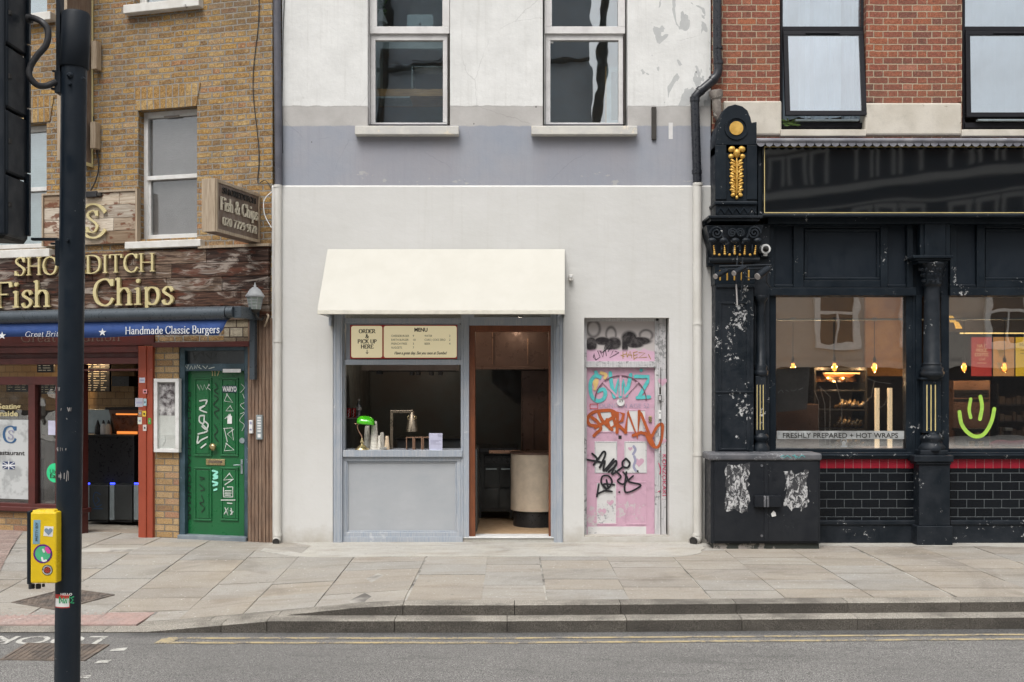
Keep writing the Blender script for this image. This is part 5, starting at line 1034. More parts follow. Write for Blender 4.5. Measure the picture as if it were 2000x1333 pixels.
mb.ribbon([C.p(a, b, -.34) for a, b in pts], .018, -.345, .016, False, nib=1); build(mb, 'zigzag', M['blk'], pi)
pbm([(1384, 1490, 421, 426, -.43, .4), (1388, 1484, 426, 432, -.40, .37), (1376, 1390, 430, 440, -.15, .15)], 'cornice', 'blkworn', pi, .005)
mb = MB(); A0 = [C.p(1394, 506, -.27), C.p(1474, 506, -.27)]; A1 = [C.p(1380, 440, -.38), C.p(1492, 440, -.38)]
mb.add([(A0[0][0], -.27, A0[0][1]), (A0[1][0], -.27, A0[0][1]), (A1[1][0], -.36, A1[0][1]), (A1[0][0], -.36, A1[0][1]), (A0[0][0], 0, A0[0][1]), (A0[1][0], 0, A0[0][1]), (A1[1][0], 0, A1[0][1]), (A1[0][0], 0, A1[0][1])], [(0, 1, 2, 3), (1, 5, 6, 2), (4, 0, 3, 7), (3, 2, 6, 7), (0, 4, 5, 1)])
build(mb, 'capital', M['blkworn'], pi, .004)
mb = MB()
def volute(px, py, r, d):
    P = []
    for i in range(40):
        a = i * .33; q = r * (1 - i / 44); P.append(C.p(px + d * q * math.cos(a), py - q * math.sin(a), -.40))
    mb.ribbon(P, .016, -.405, .03, False, nib=1)
volute(1400, 455, 13, -1); volute(1473, 455, 13, 1); volute(1430, 455, 9, 1); volute(1446, 455, 9, -1)
for s_ in ((1408, 1412, 1418, 1424), (1466, 1460, 1456, 1450)):
    mb.ribbon([C.p(q, (448, 462, 470, 476)[i], -.40) for i, q in enumerate(s_)], .018, -.40, .03, nib=1)
build(mb, 'scroll', M['blkworn'], pi)
mb = MB()
for q in (1391, 1413, 1436, 1457, 1480): blob(q, 470, 8.5, 5.5, -.385, .03)
for q in (1397, 1409, 1421, 1433, 1445, 1457, 1469): blob(q, 486, 2, 9, -.34, .015)
build(mb, 'egg_moulding', M['blkworn'], pi)
mb = MB()
for q in (1394, 1415, 1435, 1455, 1476):
    for j in range(5): blob(q + (0 if abs(q - 1435) < 5 else (1435 - q) * .006 * j * 1.6), 481 + j * 3.8, 1.3 + j * .28, 1.6 + j * .25, -.375, .012)
for q in (1405, 1425, 1445, 1465): blob(q, 498, 2.6, 2.6, -.34, .012)
build(mb, 'gilt_bead', M['goldleaf'], pi)
mb = MB(); x0, x1 = C.p(1386, 0, -.3)[0], C.p(1484, 0, -.3)[0]; z = C.p(0, 508, -.29)[1]; mb.tube([(x0, -.27, z), (x1, -.27, z)], .035, 12); build(mb, 'astragal', M['blkworn'], pi)
pbm([(1396, 1474, 515, 556, -.26, .3)], 'necking', 'blk', pi)
pbm([(1405, 1408, 528, 548, -.265, .006), (1419, 1422, 528, 548, -.265, .006), (1433, 1436, 528, 548, -.265, .006), (1447, 1450, 528, 548, -.265, .006), (1461, 1464, 528, 548, -.265, .006)], 'gilt_flute', 'goldleaf', pi, .002)
# slim half column beside it
pbm([(1473, 1503, 437, 900, -.12, .15), (1486, 1503, 495, 503, -.18, .1), (1476, 1496, 735, 850, -.2, .1)], 'side_column', 'blkworn', pi)
mb = pl([(12, 735), (14, 732), (14, 726), (11, 722), (13, 716), (9, 712), (8, 600), (9, 590), (14, 584), (12, 578)], 1486, -.14); build(mb, 'side_shaft', M['blkworn'], pi)
mb = pl([(17, 882), (17, 874), (13, 868), (12, 862), (16, 858), (15, 852), (9, 846)], 1486, -.15); build(mb, 'side_base', M['blkworn'], pi)
pbm([(1478, 1479.5, 752, 840, -.204, .003), (1484, 1485.5, 752, 840, -.204, .003), (1490, 1491.5, 752, 840, -.204, .003)], 'gilt_line', 'goldline', pi, 0)
# camera, lights and bits on the pilaster
t = thing('security_camera', 'white dome security camera on the black shopfront beside the scrolled capital', 'camera'); x, z = C.p(1495, 487, -.2); k = 1 / MB().ppm(1495, -.2)
mb = MB(); mb.tube([(x, -.1, z), (x, -.22, z)], [10.5 * k, 9.5 * k], 24); mb.pb(1491, 1499, 496, 500, -.2, .08); build(mb, 'housing', M['white'], t, .003); mb = MB(); mb.tube([(x, -.22, z), (x, -.245, z), (x, -.262, z)], [6 * k, 5 * k, 2 * k], 20); build(mb, 'lens', M['ink'], t)
M['floodgrey'] = flat('weathered_grey_plastic', (.32, .30, .29), .6)
for k_, (a, b, lb) in enumerate((((1419, 529), (1398, 540), 'small floodlight under the capital aimed towards the drainpipe'), ((1454, 522), (1434, 534), 'small floodlight in the middle of the bracket under the capital'), ((1500, 525), (1480, 540), 'larger floodlight at the window end of the bracket under the capital'))):
    t = thing('floodlight', lb, 'floodlight', 'floodlights on the pilaster bracket'); p0, p1 = Vector(pt(*a, -.42)), Vector(pt(*b, -.52)); r_ = .032 + .008 * (k_ == 2)
    mb = MB(); mb.tube([p0, p0.lerp(p1, .5), p1], [r_ * .9, r_, r_ * 1.05], 14); build(mb, 'lamp_body', M['blkworn'], t); mb = MB(); d = (p1 - p0).normalized(); mb.tube([p1, p1 + d * .012], r_ * .92, 14); build(mb, 'lens', M['floodgrey'], t)
t = thing('light_bracket', 'horizontal black rail with hanging rods that carries the floodlights under the capital', 'bracket')
mb = MB(); mb.tube([pt(1405, 521, -.40), pt(1506, 518, -.40)], .012, 8); mb.tube([pt(1405, 527, -.40), pt(1506, 524, -.40)], .008, 8); build(mb, 'rail', M['blkworn'], t)
mb = MB(); mb.tube([pt(1438, 556, -.42), pt(1440, 597, -.46)], .009, 8); build(mb, 'rod', M['floodgrey'], t); mb = MB(); mb.tube([pt(1450, 545, -.40), pt(1447, 588, -.42)], .009, 8); mb.tube([pt(1440, 500, -.38), pt(1438, 556, -.42)], .007, 8); mb.tube([pt(1450, 505, -.38), pt(1450, 545, -.42)], .007, 8); build(mb, 'stay', M['blkworn'], t)
mb = MB(); mb.tube(spline([pt(1455, 540, -.4), pt(1470, 545, -.44), pt(1492, 538, -.44)]), .006, 6); mb.tube(spline([pt(1500, 520, -.35), pt(1497, 550, -.3), pt(1505, 560, -.26)]), .006, 6); build(mb, 'wire', M['rubber'], t)
# old hopper and stub pipe
t = thing('pipe_stub', 'broken old iron pipe stub with a rusty collar poking out above the arched console', 'pipe'); y = -.12; M['oldiron'] = paint('old_iron', (.12, .10, .09), (.28, .25, .22), .8, 8, chips=.6, chipc=(.4, .37, .33), chsc=12, bump=.4)
mb = MB(); mb.tube([pt(1399, 190, y), pt(1401, 225, y), pt(1408, 236, y)], [.052, .05, .045], 14); build(mb, 'pipe', M['oldiron'], t); mb = MB(); mb.tube([pt(1398, 178, y), pt(1398.5, 186, y), pt(1399, 194, y)], [.075, .08, .06], 14); build(mb, 'collar', M['oldiron'], t)
pbm([(1383, 1386, 930, 1060, -.1, .1)], 'edge_board', 'blkworn', RB)
# street cabinet
t = thing('utility_cabinet', 'black steel street cabinet with torn poster patches standing against the cafe front', 'cabinet')
M['cab'] = paint('cabinet_black', (.010, .012, .016), (.016, .018, .022), .5, 3, spec=.25, chips=.68, chipc=(.4, .4, .4), chsc=30, bump=.15, bsc=18)
M['cabtop'] = paint('cabinet_top', (.07, .075, .085), (.12, .12, .13), .5, 5, chips=.6, chipc=(.3, .3, .32), chsc=20)
pbm([(1388, 1602, 899, 1062, -.50, .36)], 'body', 'cab', t, .006); pbm([(1384, 1606, 886, 900, -.53, .40)], 'lid', 'cabtop', t, .02); d1 = pbm([(1395, 1496, 902, 1058, -.515, .02)], 'door', 'cab', t, .003); d2 = pbm([(1500, 1598, 902, 1058, -.515, .02)], 'door', 'cab', t, .003)
pbm([(1493, 1500, 902, 1058, -.525, .015)], 'centre_strip', 'cab', t, .002)
hd_ = pbm([(1474, 1526, 969, 991, -.57, .05)], 'hasp', 'cab', t, .004); pbm([(1492, 1496, 969, 991, -.575, .006), (1498, 1502, 969, 991, -.575, .006)], 'hasp_rib', 'cabtop', hd_, 0)
mb = MB(); mb.pdisc(1488, 910, 2.6, -.52, .01); mb.pdisc(1488, 1047, 2.6, -.52, .01); build(mb, 'lock', M['cabtop'], d1)
def torn():
    tt = NT('torn_paper'); n = tt.noise(16, 7, tt.scale(tt.tc.outputs['Object'], (1.4, 1, .8)), .75, .8); c = tt.mix(tt.mr(n, .50, .56), (.035, .036, .04), tt.mix(tt.noise(30, 3), (.30, .30, .31), (.62, .62, .62)))
    return tt.out(c, .8, 0, tt.bump(n, .5, .005))
M['torn'] = torn()
rs = random.Random(6)
for dd, (a, b, c, d) in ((d1, (1417, 1462, 906, 998)), (d2, (1534, 1578, 922, 994))):
    P = []
    for i in range(36):
        u = i / 36 * 4; s_ = int(u); f = u - s_; q = ((a + (b - a) * f, c), (b, c + (d - c) * f), (b - (b - a) * f, d), (a, d - (d - c) * f))[s_]
        P.append((q[0] + rs.uniform(-4, 4), q[1] + rs.uniform(-6, 6)))
    mb = MB(); mb.pp(P, -.5165, .0012); build(mb, 'poster_remains', M['torn'], dd)
mb = MB(); mb.pp([(1506, 1004), (1511, 998), (1515, 1002), (1516, 1008), (1508, 1010)], -.517, .001); build(mb, 'sticker_remains', M['white'], d2)
M['cabfoot'] = paint('cabinet_plinth', (.30, .27, .25), (.2, .19, .17), .9, 6, chips=.5, chipc=(.04, .045, .04), chsc=8, bump=.4); pbm([(1394, 1600, 1061, 1076, -.47, .36)], 'plinth', 'cabfoot', t, .01)
mb = MB(); mb.strokes('1525,893 1532,889 1530,895 1538,890 1545,895; 1548,890 1558,893; 1552,888 1555,896; 1560,895 1566,889 1572,893', 1, 0, 0, 1.2, -.534, False); build(mb, 'scrawl', M['teal'], t)
# ---- inside the cafe
M['fil'] = glow('bulb_glow', (1.0, .55, .18), 9.0); M['core'] = glow('bulb_core', (1.0, .42, .10), 3.6); M['bulbglass'] = glass_mat('amber_bulb', (1, .82, .55), .08, .05, 0)
def pendant(px, i, lb):
    y = .7; x, zt_ = C.p(px, 624, y); k = 1 / MB().ppm(px, y); zb_ = C.p(px, 699, y)[1]; t = thing('pendant_bulb', lb, 'lamp', 'bare filament bulbs hanging in the cafe windows')
    mb = MB(); mb.tube([(x, y, zt_), (x, y, zb_ + .02)], .0045, 6); build(mb, 'cord', M['rubber'], t); mb = MB(); mb.lathe([(.02, zb_ - 9 * k), (.02, zb_ - 2 * k), (.011, zb_), (.008, zb_ + 4 * k)], x, y, 14); build(mb, 'socket', M['rubber'], t)
    z = zb_ - 9 * k; mb = MB(); mb.lathe([(.016, z), (.028, z - 8 * k), (.034, z - 13 * k), (.026, z - 18 * k), (.006, z - 20 * k)][::-1], x, y, 16); build(mb, 'bulb', M['bulbglass'], t)
    mb = MB(); mb.tube(spline([(x - .012, y, z - 3 * k), (x - .017, y, z - 15 * k), (x, y, z - 5 * k), (x + .017, y, z - 15 * k), (x + .012, y, z - 3 * k)]), .0045, 6); build(mb, 'filament', M['fil'], t); mb = MB(); mb.lathe([(.002, z - 18 * k), (.017, z - 16.5 * k), (.027, z - 12.5 * k), (.02, z - 7 * k), (.009, z - 2 * k)], x, y, 14); build(mb, 'glowing_core', M['core'], t)
    L = bpy.data.lights.new('bulb_light', 'POINT'); L.energy = 9; L.color = (1, .6, .28); L.shadow_soft_size = .008; lo = bpy.data.objects.new('bulb_light', L); S.collection.objects.link(lo); lo.location = (x, y + .045, z - 10 * k)
for i, (px, lb) in enumerate(((1549, 'glowing filament bulb closest to the ornate pilaster'), (1630, 'glowing filament bulb in the middle of the three beside the pastry display'), (1708, 'glowing filament bulb above the shining columns of cups'), (1883, 'glowing filament bulb above the painted smiley face'), (1962, 'glowing filament bulb hanging in front of the orange poster'))): pendant(px, i, lb)
t = thing('lamp_rail', 'thin metal conduit along which the cafe bulbs hang', 'rail'); mb = MB(); mb.tube([pt(1500, 625, .7), pt(2100, 623, .7)], .012, 8)
for px in (1549, 1630, 1708, 1883, 1962): mb.tube([pt(px - 4, 624, .7), pt(px + 4, 624, .7)], .022, 8)
build(mb, 'pipe', M['alu'], t)
M['warmwall'] = paint('ochre_mural', (.70, .40, .12), (.45, .22, .07), .8, 2.5); M['taupewall'] = paint('taupe_plaster_wall', (.30, .25, .2), (.24, .2, .16), .8, 1.2)
mb = MB(); mb.pb(1480, 1690, 560, 726, 2.2, .05); build(mb, 'back_wall', M['taupewall'], RB); mb = MB(); mb.pb(1690, 1800, 575, 735, 2.15, .05); build(mb, 'mural_wall', M['warmwall'], RB); mb = MB(); mb.pb(1820, 2200, 560, 648, 2.2, .05); build(mb, 'back_wall', M['taupewall'], RB)
t = thing('pastry_display', 'lit glass display case of wrapped baked goods behind the cafe window', 'display case')
pbm([(1590, 1694, 718, 724, 1.0, .5), (1590, 1594, 724, 876, 1.0, .5), (1690, 1694, 724, 876, 1.0, .5), (1594, 1690, 800, 803, 1.02, .45), (1594, 1690, 838, 841, 1.02, .45), (1594, 1690, 762, 765, 1.02, .45)], 'frame', 'black', t, .002)
M['warmglow'] = glow('display_light', (1, .55, .22), .9); pbm([(1612, 1680, 728, 731, 1.05, .3)], 'light_strip', 'warmglow', t, .002)
L = bpy.data.lights.new('display_lamp', 'POINT'); L.energy = 6; L.color = (1, .7, .4); L.shadow_soft_size = .02; lo = bpy.data.objects.new('display_lamp', L); S.collection.objects.link(lo); lo.location = pt(1640, 745, .95)
M['baked'] = paint('wrapped_bread', (.62, .46, .26), (.30, .18, .08), .2, 30, chips=.56, chipc=(.85, .8, .7), chsc=30, metal=.3); rs = random.Random(9)
for sh, yb in enumerate((800, 838, 876)):
    for i in range(7):
        px = 1640 + i * 8 - sh * 2; mb = MB(); x, z = C.p(px, yb, 1.15); k = 1 / MB().ppm(px, 1.15); h = rs.uniform(16, 24) * k
        a = rs.uniform(-.5, .5); mb.tube(spline([(x - .04, 1.2, z + .03), (x, 1.1 + rs.uniform(-.05, .05), z + h * .6), (x + .03, 1.15, z + h)], 4), [.02] + [rs.uniform(.012, .028) for _ in range(7)] + [.012], 8)
        build(mb, 'baked_roll', M['baked'], None, label='golden wrapped rolls piled on the shelves of the lit display', cat='bread', group='wrapped rolls in the pastry display')
M['cupglow'] = glow('glowing_cups', (1, .74, .45), .75, (.8, .7, .55))  # brightness of the cup columns put in as their own glow
for px, lb in ((1713, 'shining pale column of nested cups just beside the pastry display'), (1738, 'shining pale column of nested cups by the window frame')):
    x = C.p(px, 0, .6)[0]; k = 1 / MB().ppm(px, .6); mb = MB(); P = []; z0_, z1_ = C.p(0, 880, .6)[1], C.p(0, 757, .6)[1]; n = 38
    for i in range(n): z = z0_ + (z1_ - z0_) * i / n; P += [(4.6 * k, z), (4.9 * k, z + .008), (4.2 * k, z + .012)]
    mb.lathe(P, x, .6, 18); build(mb, 'cup_column', M['cupglow'], None, label=lb, cat='cups', group='shining cup columns')
pbm([(1500, 1600, 790, 895, .8, .3), (1694, 1780, 876, 900, .5, .5)], 'window_bench', 'brownmetal', RB)
t = thing('string_light_wire', 'pale thin wires hanging in angular loops across the first cafe window', 'wire'); mb = MB()
for q in ('1601,755 1621,775 1621,870', '1601,755 1611,790 1612,868', '1590,762 1599,785 1599,860', '1632,745 1644,790 1645,860', '1646,780 1664,795 1684,792 1702,775 1708,745', '1695,740 1712,746 1740,750', '1716,800 1728,790 1734,775'):
    P = [tuple(map(float, a.split(','))) for a in q.split()]; mb.tube([pt(a, b, .45) for a, b in P], .0045, 5)
build(mb, 'wire', M['floodgrey'], t)
t = thing('copper_lamp_hood', 'wide polished copper lamp hood glinting above the pastry display', 'lamp'); mb = MB(); x_, z_ = C.p(1643, 722, .95); k = 1 / MB().ppm(1643, .95); mb.lathe([(46 * k, z_ - 24 * k), (45 * k, z_ - 14 * k), (38 * k, z_ - 4 * k), (20 * k, z_), (3 * k, z_ + 1 * k)], x_, 1.25, 32, (1, .5)); build(mb, 'shade', paint('polished_copper', (.75, .38, .18), (.6, .28, .12), .15, 4, metal=1, bump=0), t); mb = MB(); mb.tube([(x_, 1.25, z_), (x_, 1.25, z_ + .6)], .006, 6); build(mb, 'cord', M['rubber'], t)
t = thing('menu_banner', 'grey printed banner with pale handwriting inside the first cafe window', 'banner'); mb = MB(); mb.pp([(1517, 722), (1582, 716), (1576, 800), (1517, 806)], .5, .01); build(mb, 'sheet', flat('grey_sheet', (.12, .11, .11), .8), t); mb = MB(); mb.strokes('1520,768 1526,762 1530,768; 1535,762 1540,765; 1545,762 1550,764 1556,760; 1560,762 1568,758', 1, 0, 0, 1.2, .495); build(mb, 'writing', M['film'], t)
for i, (a, b, nm, c, lb) in enumerate(((1898, 1937, 'red', (.30, .03, .03), 'dark red poster offering half price coffee'), (1941, 1981, 'orange', (.45, .24, .09), 'orange poster showing two wraps beside the red poster'), (1985, 2030, 'yellow', (.62, .42, .03), 'yellow poster cut off by the edge of the picture'))):
    t = thing('poster', lb, 'poster', 'posters in the cafe'); mb = MB(); mb.pb(a, b, 659, 735, 1.5, .02); build(mb, 'sheet', glow('poster_' + nm, c, .7, c), t, .001); mb = MB(); y = 1.495; c_ = (a + b) / 2  # sheets glow on their own so the posters look brighter
    if i == 0:
        for s, yy in (('HALF', 679), ('PRICE', 687.5), ('COFFEE', 696)): serif_text(mb, s, c_, yy, 6, y, center=True, bold=1.7, wsc=.95, nib=.5)
        serif_text(mb, 'club', c_, 704, 5, y, center=True, skew=.3, bold=1.1); mb.pb(c_ - 9, c_ + 9, 709, 710, y, .001)
    elif i == 1:
        for yy in (685, 712): mb.pp([(a + 6, yy - 4), (a + 22, yy), (a + 18, yy + 10), (a + 12, yy + 13)], y, .002)
        mb.pb(a + 7, b - 6, 662, 663.5, y, .001); mb.pb(a + 22, b - 5, 680, 681, y, .001); mb.pb(a + 22, b - 5, 706, 707, y, .001)
    else: serif_text(mb, 'Ma', a + 6, 676, 6, y); mb.pb(a + 8, b, 684, 685, y, .001); mb.pb(a + 8, b, 690, 691, y, .001)
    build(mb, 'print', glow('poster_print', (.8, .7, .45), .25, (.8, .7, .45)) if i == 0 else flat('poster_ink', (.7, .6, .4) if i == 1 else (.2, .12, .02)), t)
t = thing('track_light', 'thin yellow strip light above the cafe posters', 'light'); mb = MB(); mb.pb(1876, 2100, 650, 652.5, 1.4, .02); build(mb, 'strip', glow('strip_glow', (1, .75, .3), 1.2), t)
for i, (a, b) in enumerate(((1860, 625), (1871, 637))):
    mb = MB(); mb.pp([(a - 7, b - 8), (a + 1, b - 8), (a + 9, b + 5), (a - 3, b + 5)], .9 + i * .1, .02); build(mb, 'hanging_light', glow('hanging_yellow', (1, .62, .12), .6), None, label=('upper yellow hanging light beside the slender column', 'lower yellow hanging light beside the slender column')[i], cat='card', group='yellow lights hanging in the cafe')  # flat glowing shapes standing in for hanging pendant lights
t = thing('fridge', 'brown fronted fridge with dark vent slats behind the smiley face window', 'fridge'); pbm([(1862, 1934, 744, 890, 1.0, .6)], 'body', 'brownmetal', t, .004)
mb = MB()
for i in range(5): mb.pb(1864, 1932, 762 + i * 3, 763.5 + i * 3, .99, .02)
build(mb, 'vent', M['black'], t); pbm([(1864, 1932, 780, 782, .985, .02)], 'door_line', 'black', t, 0)
t = thing('coffee_machine', 'black coffee machine on the cafe counter under the painted smile', 'coffee machine'); pbm([(1886, 1932, 842, 880, .7, .3), (1882, 1936, 838, 843, .68, .34)], 'body', 'black', t, .006); pbm([(1892, 1926, 846, 850, .68, .02), (1894, 1904, 862, 872, .67, .04), (1912, 1922, 862, 872, .67, .04)], 'fitting', 'brass', t, .002)
t = thing('back_shelves', 'dark shelves with boxes at the back of the cafe beside the brown fridge', 'shelves'); pbm([(1950, 2060, 790, 793, 1.3, .3), (1950, 2060, 822, 825, 1.3, .3), (1950, 2060, 852, 855, 1.3, .3), (1948, 1950, 750, 880, 1.3, .3)], 'shelf', 'black', t, 0)
mb = MB(); rs = random.Random(12)
for yy in (790, 822, 852):
    a = 1953
    while a < 2050: w = rs.uniform(6, 14); mb.pb(a, a + w, yy - rs.uniform(10, 18), yy, 1.32, .15); a += w + 2
build(mb, 'box', M['cafewall'], t, .003); pbm([(1964, 1978, 836, 842, 1.25, .1)], 'appliance', 'alu', t)
t = thing('folded_cloth', 'dark magenta cloth lying along the cafe window sill', 'cloth'); mb = MB(); mb.tube(spline([pt(1936, 872, .35), pt(1950, 866, .35), pt(1975, 868, .35), pt(2010, 866, .35), pt(2060, 869, .35)]), .04, 10); build(mb, 'fold', flat('magenta_cloth', (.18, .02, .06), .9), t)
pbm([(1862, 2200, 877, 892, .2, 1.2)], 'window_shelf', 'brownmetal', RB)
# ---------------------------------------------------------------- the street's other side, seen only in reflections
OB = thing('opposite_terrace', 'tall taupe rendered terrace with white framed windows across the street', 'building'); M['taupe'] = paint('taupe_render', (.52, .47, .41), (.46, .41, .36), .85, .8); M['trim'] = flat('white_trim', (.80, .78, .74), .7); M['darkglass'] = paint('dark_window', (.04, .05, .06), (.06, .07, .08), .1, 1)
mb = MB(); mb.box(3, 34, -31, -26, 2.6, 6.9); mb.box(3, 34, -25.9, -25.7, 2.4, 2.6); build(mb, 'facade', M['taupe'], OB)
mb = MB(); mb.box(3, 34, -31, -25.95, -.19, 2.5); build(mb, 'shopfronts', M['black'], OB)
mb = MB(); mb2 = MB()
for r_, zz in enumerate((3.3,)):
    for i in range(9):
        a = 5 + i * 3.1; mb2.box(a, a + 1.2, -26, -25.95, zz, zz + 2.3)
        for bx in ((a - .2, a, zz - .2, zz + 2.5), (a + 1.2, a + 1.4, zz - .2, zz + 2.5), (a, a + 1.2, zz + 2.3, zz + 2.5), (a, a + 1.2, zz - .2, zz), (a, a + 1.2, zz + 1.1, zz + 1.2), (a + .57, a + .63, zz, zz + 1.1)): mb.box(bx[0], bx[1], -26, -25.85, bx[2], bx[3])
mb.box(3, 34, -26, -25.4, 6.9, 7.1); mb.box(3, 34, -26, -25.75, 6.3, 6.5)
build(mb, 'window_trim', M['trim'], OB); build(mb2, 'window_glass', M['darkglass'], OB)
OB2 = thing('opposite_office', 'dark glazed office block with slanting steel ribs across the street', 'building'); mb = MB(); mb.box(-22, 3, -32, -27, -.19, 19); build(mb, 'facade', paint('slate_cladding', (.36, .40, .44), (.46, .50, .54), .4, .6), OB2)
mb = MB()
for i in range(9):
    a = -21 + i * 2.7; mb.tube([(a, -26.8, 0), (a + 2.4, -26.8, 10), (a + 3.2, -26.8, 19)], .16, 8)
for z in (5, 9, 13, 17): mb.tube([(-22, -26.8, z), (3, -26.8, z + 1)], .1, 8)
build(mb, 'steel_rib', M['ink'], OB2)
mb = MB()
for i in range(8):
    for zz in (1.5, 6, 10, 14): a = -20 + i * 2.7; mb.box(a, a + 1.7, -27, -26.95, zz, zz + 2.6)
build(mb, 'window_glass', flat('pale_glazing', (.42, .47, .5), .2), OB2)

OB3 = thing('opposite_corner_block', 'dark brick block with pale cornices standing at an angle behind the terrace across the street', 'building'); FO = Frame(9, -44, R(38)); M['dkbrick'] = paint('dark_brick', (.07, .055, .05), (.10, .07, .06), .9, 2)
mb = MB(FO); mb.box(-6, 26, -5, 0, -.19, 14.5); build(mb, 'facade', M['dkbrick'], OB3)
mb = MB(FO)
for z, d, h in ((14.3, .5, .5), (13.4, .2, .2), (11.0, .35, .35), (10.2, .12, .12), (7.4, .3, .25)): mb.box(-6, 26, 0, d, z, z + h)
for i in range(7):
    for a in (0, 1.15, 2.3):
        x = -4 + i * 4.4 + a
        for b in ((x, x + .16, 7.9, 9.9), (x + .8, x + .96, 7.9, 9.9), (x - .05, x + 1.01, 9.9, 10.1), (x - .05, x + 1.01, 7.75, 7.9)): mb.box(b[0], b[1], 0, .1, b[2], b[3])
        for b in ((x, x + .16, 11.6, 13.1), (x + .8, x + .96, 11.6, 13.1), (x - .05, x + 1.01, 13.1, 13.25)): mb.box(b[0], b[1], 0, .1, b[2], b[3])
build(mb, 'window_trim', M['trim'], OB3)
# ---------------------------------------------------------------- yellow brick building (its front swings back from the corner)
yel = [(0, (.06, .04, .03)), (.12, (.15, .09, .045)), (.28, (.30, .17, .05)), (.45, (.42, .26, .07)), (.58, (.47, .35, .17)), (.70, (.30, .18, .065)), (.82, (.42, .31, .20)), (.92, (.17, .11, .08)), (1, (.34, .14, .09))]
ymot = (.5, 26, [(.2, (.05, .028, .02)), (.36, (.25, .13, .05)), (.5, (.46, .25, .07)), (.62, (.52, .36, .16)), (.8, (.72, .56, .36))])
M['ybrick'] = brick_mat('yellow_stock_brick', .218, .0692, .112, .0155, yel, (.31, .285, .245), True, .0085, shift=.165, spots=.6, crev=.85, pale=.45, mot=ymot, soil=.6)
M['yarch'] = brick_mat('gauged_arch_brick', .3, .085, .1, .012, yel[2:5] + [(1, (.5, .36, .16))], (.36, .335, .295), False, .006, rot=True, shift=0, spots=.6, crev=.85, mot=ymot)
M['slipbrick'] = brick_mat('pier_brick', .225, .078, .11, .012, [(0, (.22, .13, .09)), (.3, (.40, .26, .12)), (.6, (.48, .33, .17)), (.85, (.52, .38, .22)), (1, (.36, .18, .14))], (.24, .205, .16), False, .003, spots=.5, crev=.5, mot=(.35, 30, ymot[2]))
M['oldslip'] = brick_mat('old_stone_slip', .17, .11, .1, .012, [(0, (.14, .10, .07)), (.5, (.30, .25, .17)), (1, (.4, .36, .28))], (.07, .05, .04), False, .004, spots=.6)
def planks():
    t = NT('reclaimed_planks'); o = t.tc.outputs['UV']; v = t.n('Attribute', _attribute_name='tint')
    g = t.noise(3, 7, t.scale(o, (1.2, 16, 1)), .7); c = t.mix(t.mr(g, .35, .62), v, t.mix(1, v, (.2, .16, .15), 'MULTIPLY'))
    w = t.noise(2.6, 6, t.scale(o, (.8, 3.2, 1)), .7, 1); c = t.mix(t.mr(w, .53, .66, 0, .8), c, (.34, .29, .25))
    r = t.noise(4, 5, t.scale(o, (.7, 3, 1)), .6); c = t.mix(t.mr(r, .56, .66, 0, .8), c, (.10, .03, .015))
    return t.out(c, .75, 0, t.bump(g, .6, .006), .3)
def litplanks():
    t = NT('whitewashed_planks'); o = t.tc.outputs['UV']; v = t.n('Attribute', _attribute_name='tint')
    g = t.noise(3, 7, t.scale(o, (1.2, 16, 1)), .7); c = t.mix(t.mr(g, .35, .8), v, t.mix(1, v, (.5, .42, .36), 'MULTIPLY'))
    r = t.noise(3.6, 5, t.scale(o, (1, 2.4, 1)), .6); c = t.mix(t.mr(r, .56, .62, 0, .9), c, (.14, .05, .025)); return t.out(c, .75, 0, t.bump(g, .5, .006), .3)
M['planks'] = planks(); M['lplanks'] = litplanks()
M['wwood'] = paint('weathered_white_sill', (.66, .65, .62), (.56, .54, .5), .7, 5, chips=.64, chipc=(.12, .10, .09), chsc=9, bump=.3)
M['upvc2'] = paint('window_white_dirty', (.68, .68, .67), (.60, .59, .57), .4, 5, dirt=.15)
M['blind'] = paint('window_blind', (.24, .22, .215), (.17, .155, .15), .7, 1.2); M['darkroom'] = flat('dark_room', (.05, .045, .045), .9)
M['letter'] = paint('cream_letters', (.60, .52, .28), (.52, .44, .22), .5, 5); M['signletter'] = paint('pale_sign_letters', (.62, .57, .45), (.5, .45, .36), .6, 12); M['awnmetal'] = flat('awning_steel', (.06, .075, .09), .35, .2)
M['blue'] = paint('blue_valance', (.035, .085, .28), (.028, .070, .24), .75, 3, bump=.1, bsc=300); M['green'] = paint('green_door_paint', (.012, .125, .040), (.010, .105, .034), .35, 2, bump=.08, bsc=40)
M['dkgreen'] = paint('teal_frame_paint', (.016, .04, .05), (.05, .09, .12), .45, 4, chips=.66, chipc=(.2, .26, .3)); M['redox'] = paint('oxide_red_paint', (.30, .055, .025), (.25, .045, .02), .5, 3, chips=.69, chipc=(.4, .3, .25)); M['redwood'] = paint('dark_red_wood', (.10, .022, .018), (.07, .018, .015), .45, 3)
M['board'] = paint('grooved_brown_timber', (.13, .07, .042), (.08, .045, .03), .65, 5, grain=(6, (26, 26, .6), (.25, .17, .12)), bump=.35)
M['sidewood'] = paint('sign_brown_wood', (.20, .155, .125), (.15, .115, .095), .5, 3, grain=(6, (12, 12, .7), (.12, .07, .045))); M['lightwood'] = paint('sign_light_wood', (.32, .245, .17), (.25, .19, .13), .55, 3, grain=(6, (14, 14, .7), (.42, .34, .25)))
LB = thing('yellow_brick_building', 'yellow stock brick building holding a takeaway front and a green flat door', 'building')
lx = lambda px, ly=0: LF.p(px, 0, ly)[0]
def rct(a, b, c, d, ly=0): return prect(LF, a, b, c, d, ly)
hA = rct(270, 385, 212, 466); hB = rct(-60, 91, 246, 486); hT = rct(262, 372, -330, 8); hU = rct(-60, 92, -330, 34); hS = rct(-400, 298, 676, 1052); hD = rct(350, 484, 677, 1052)
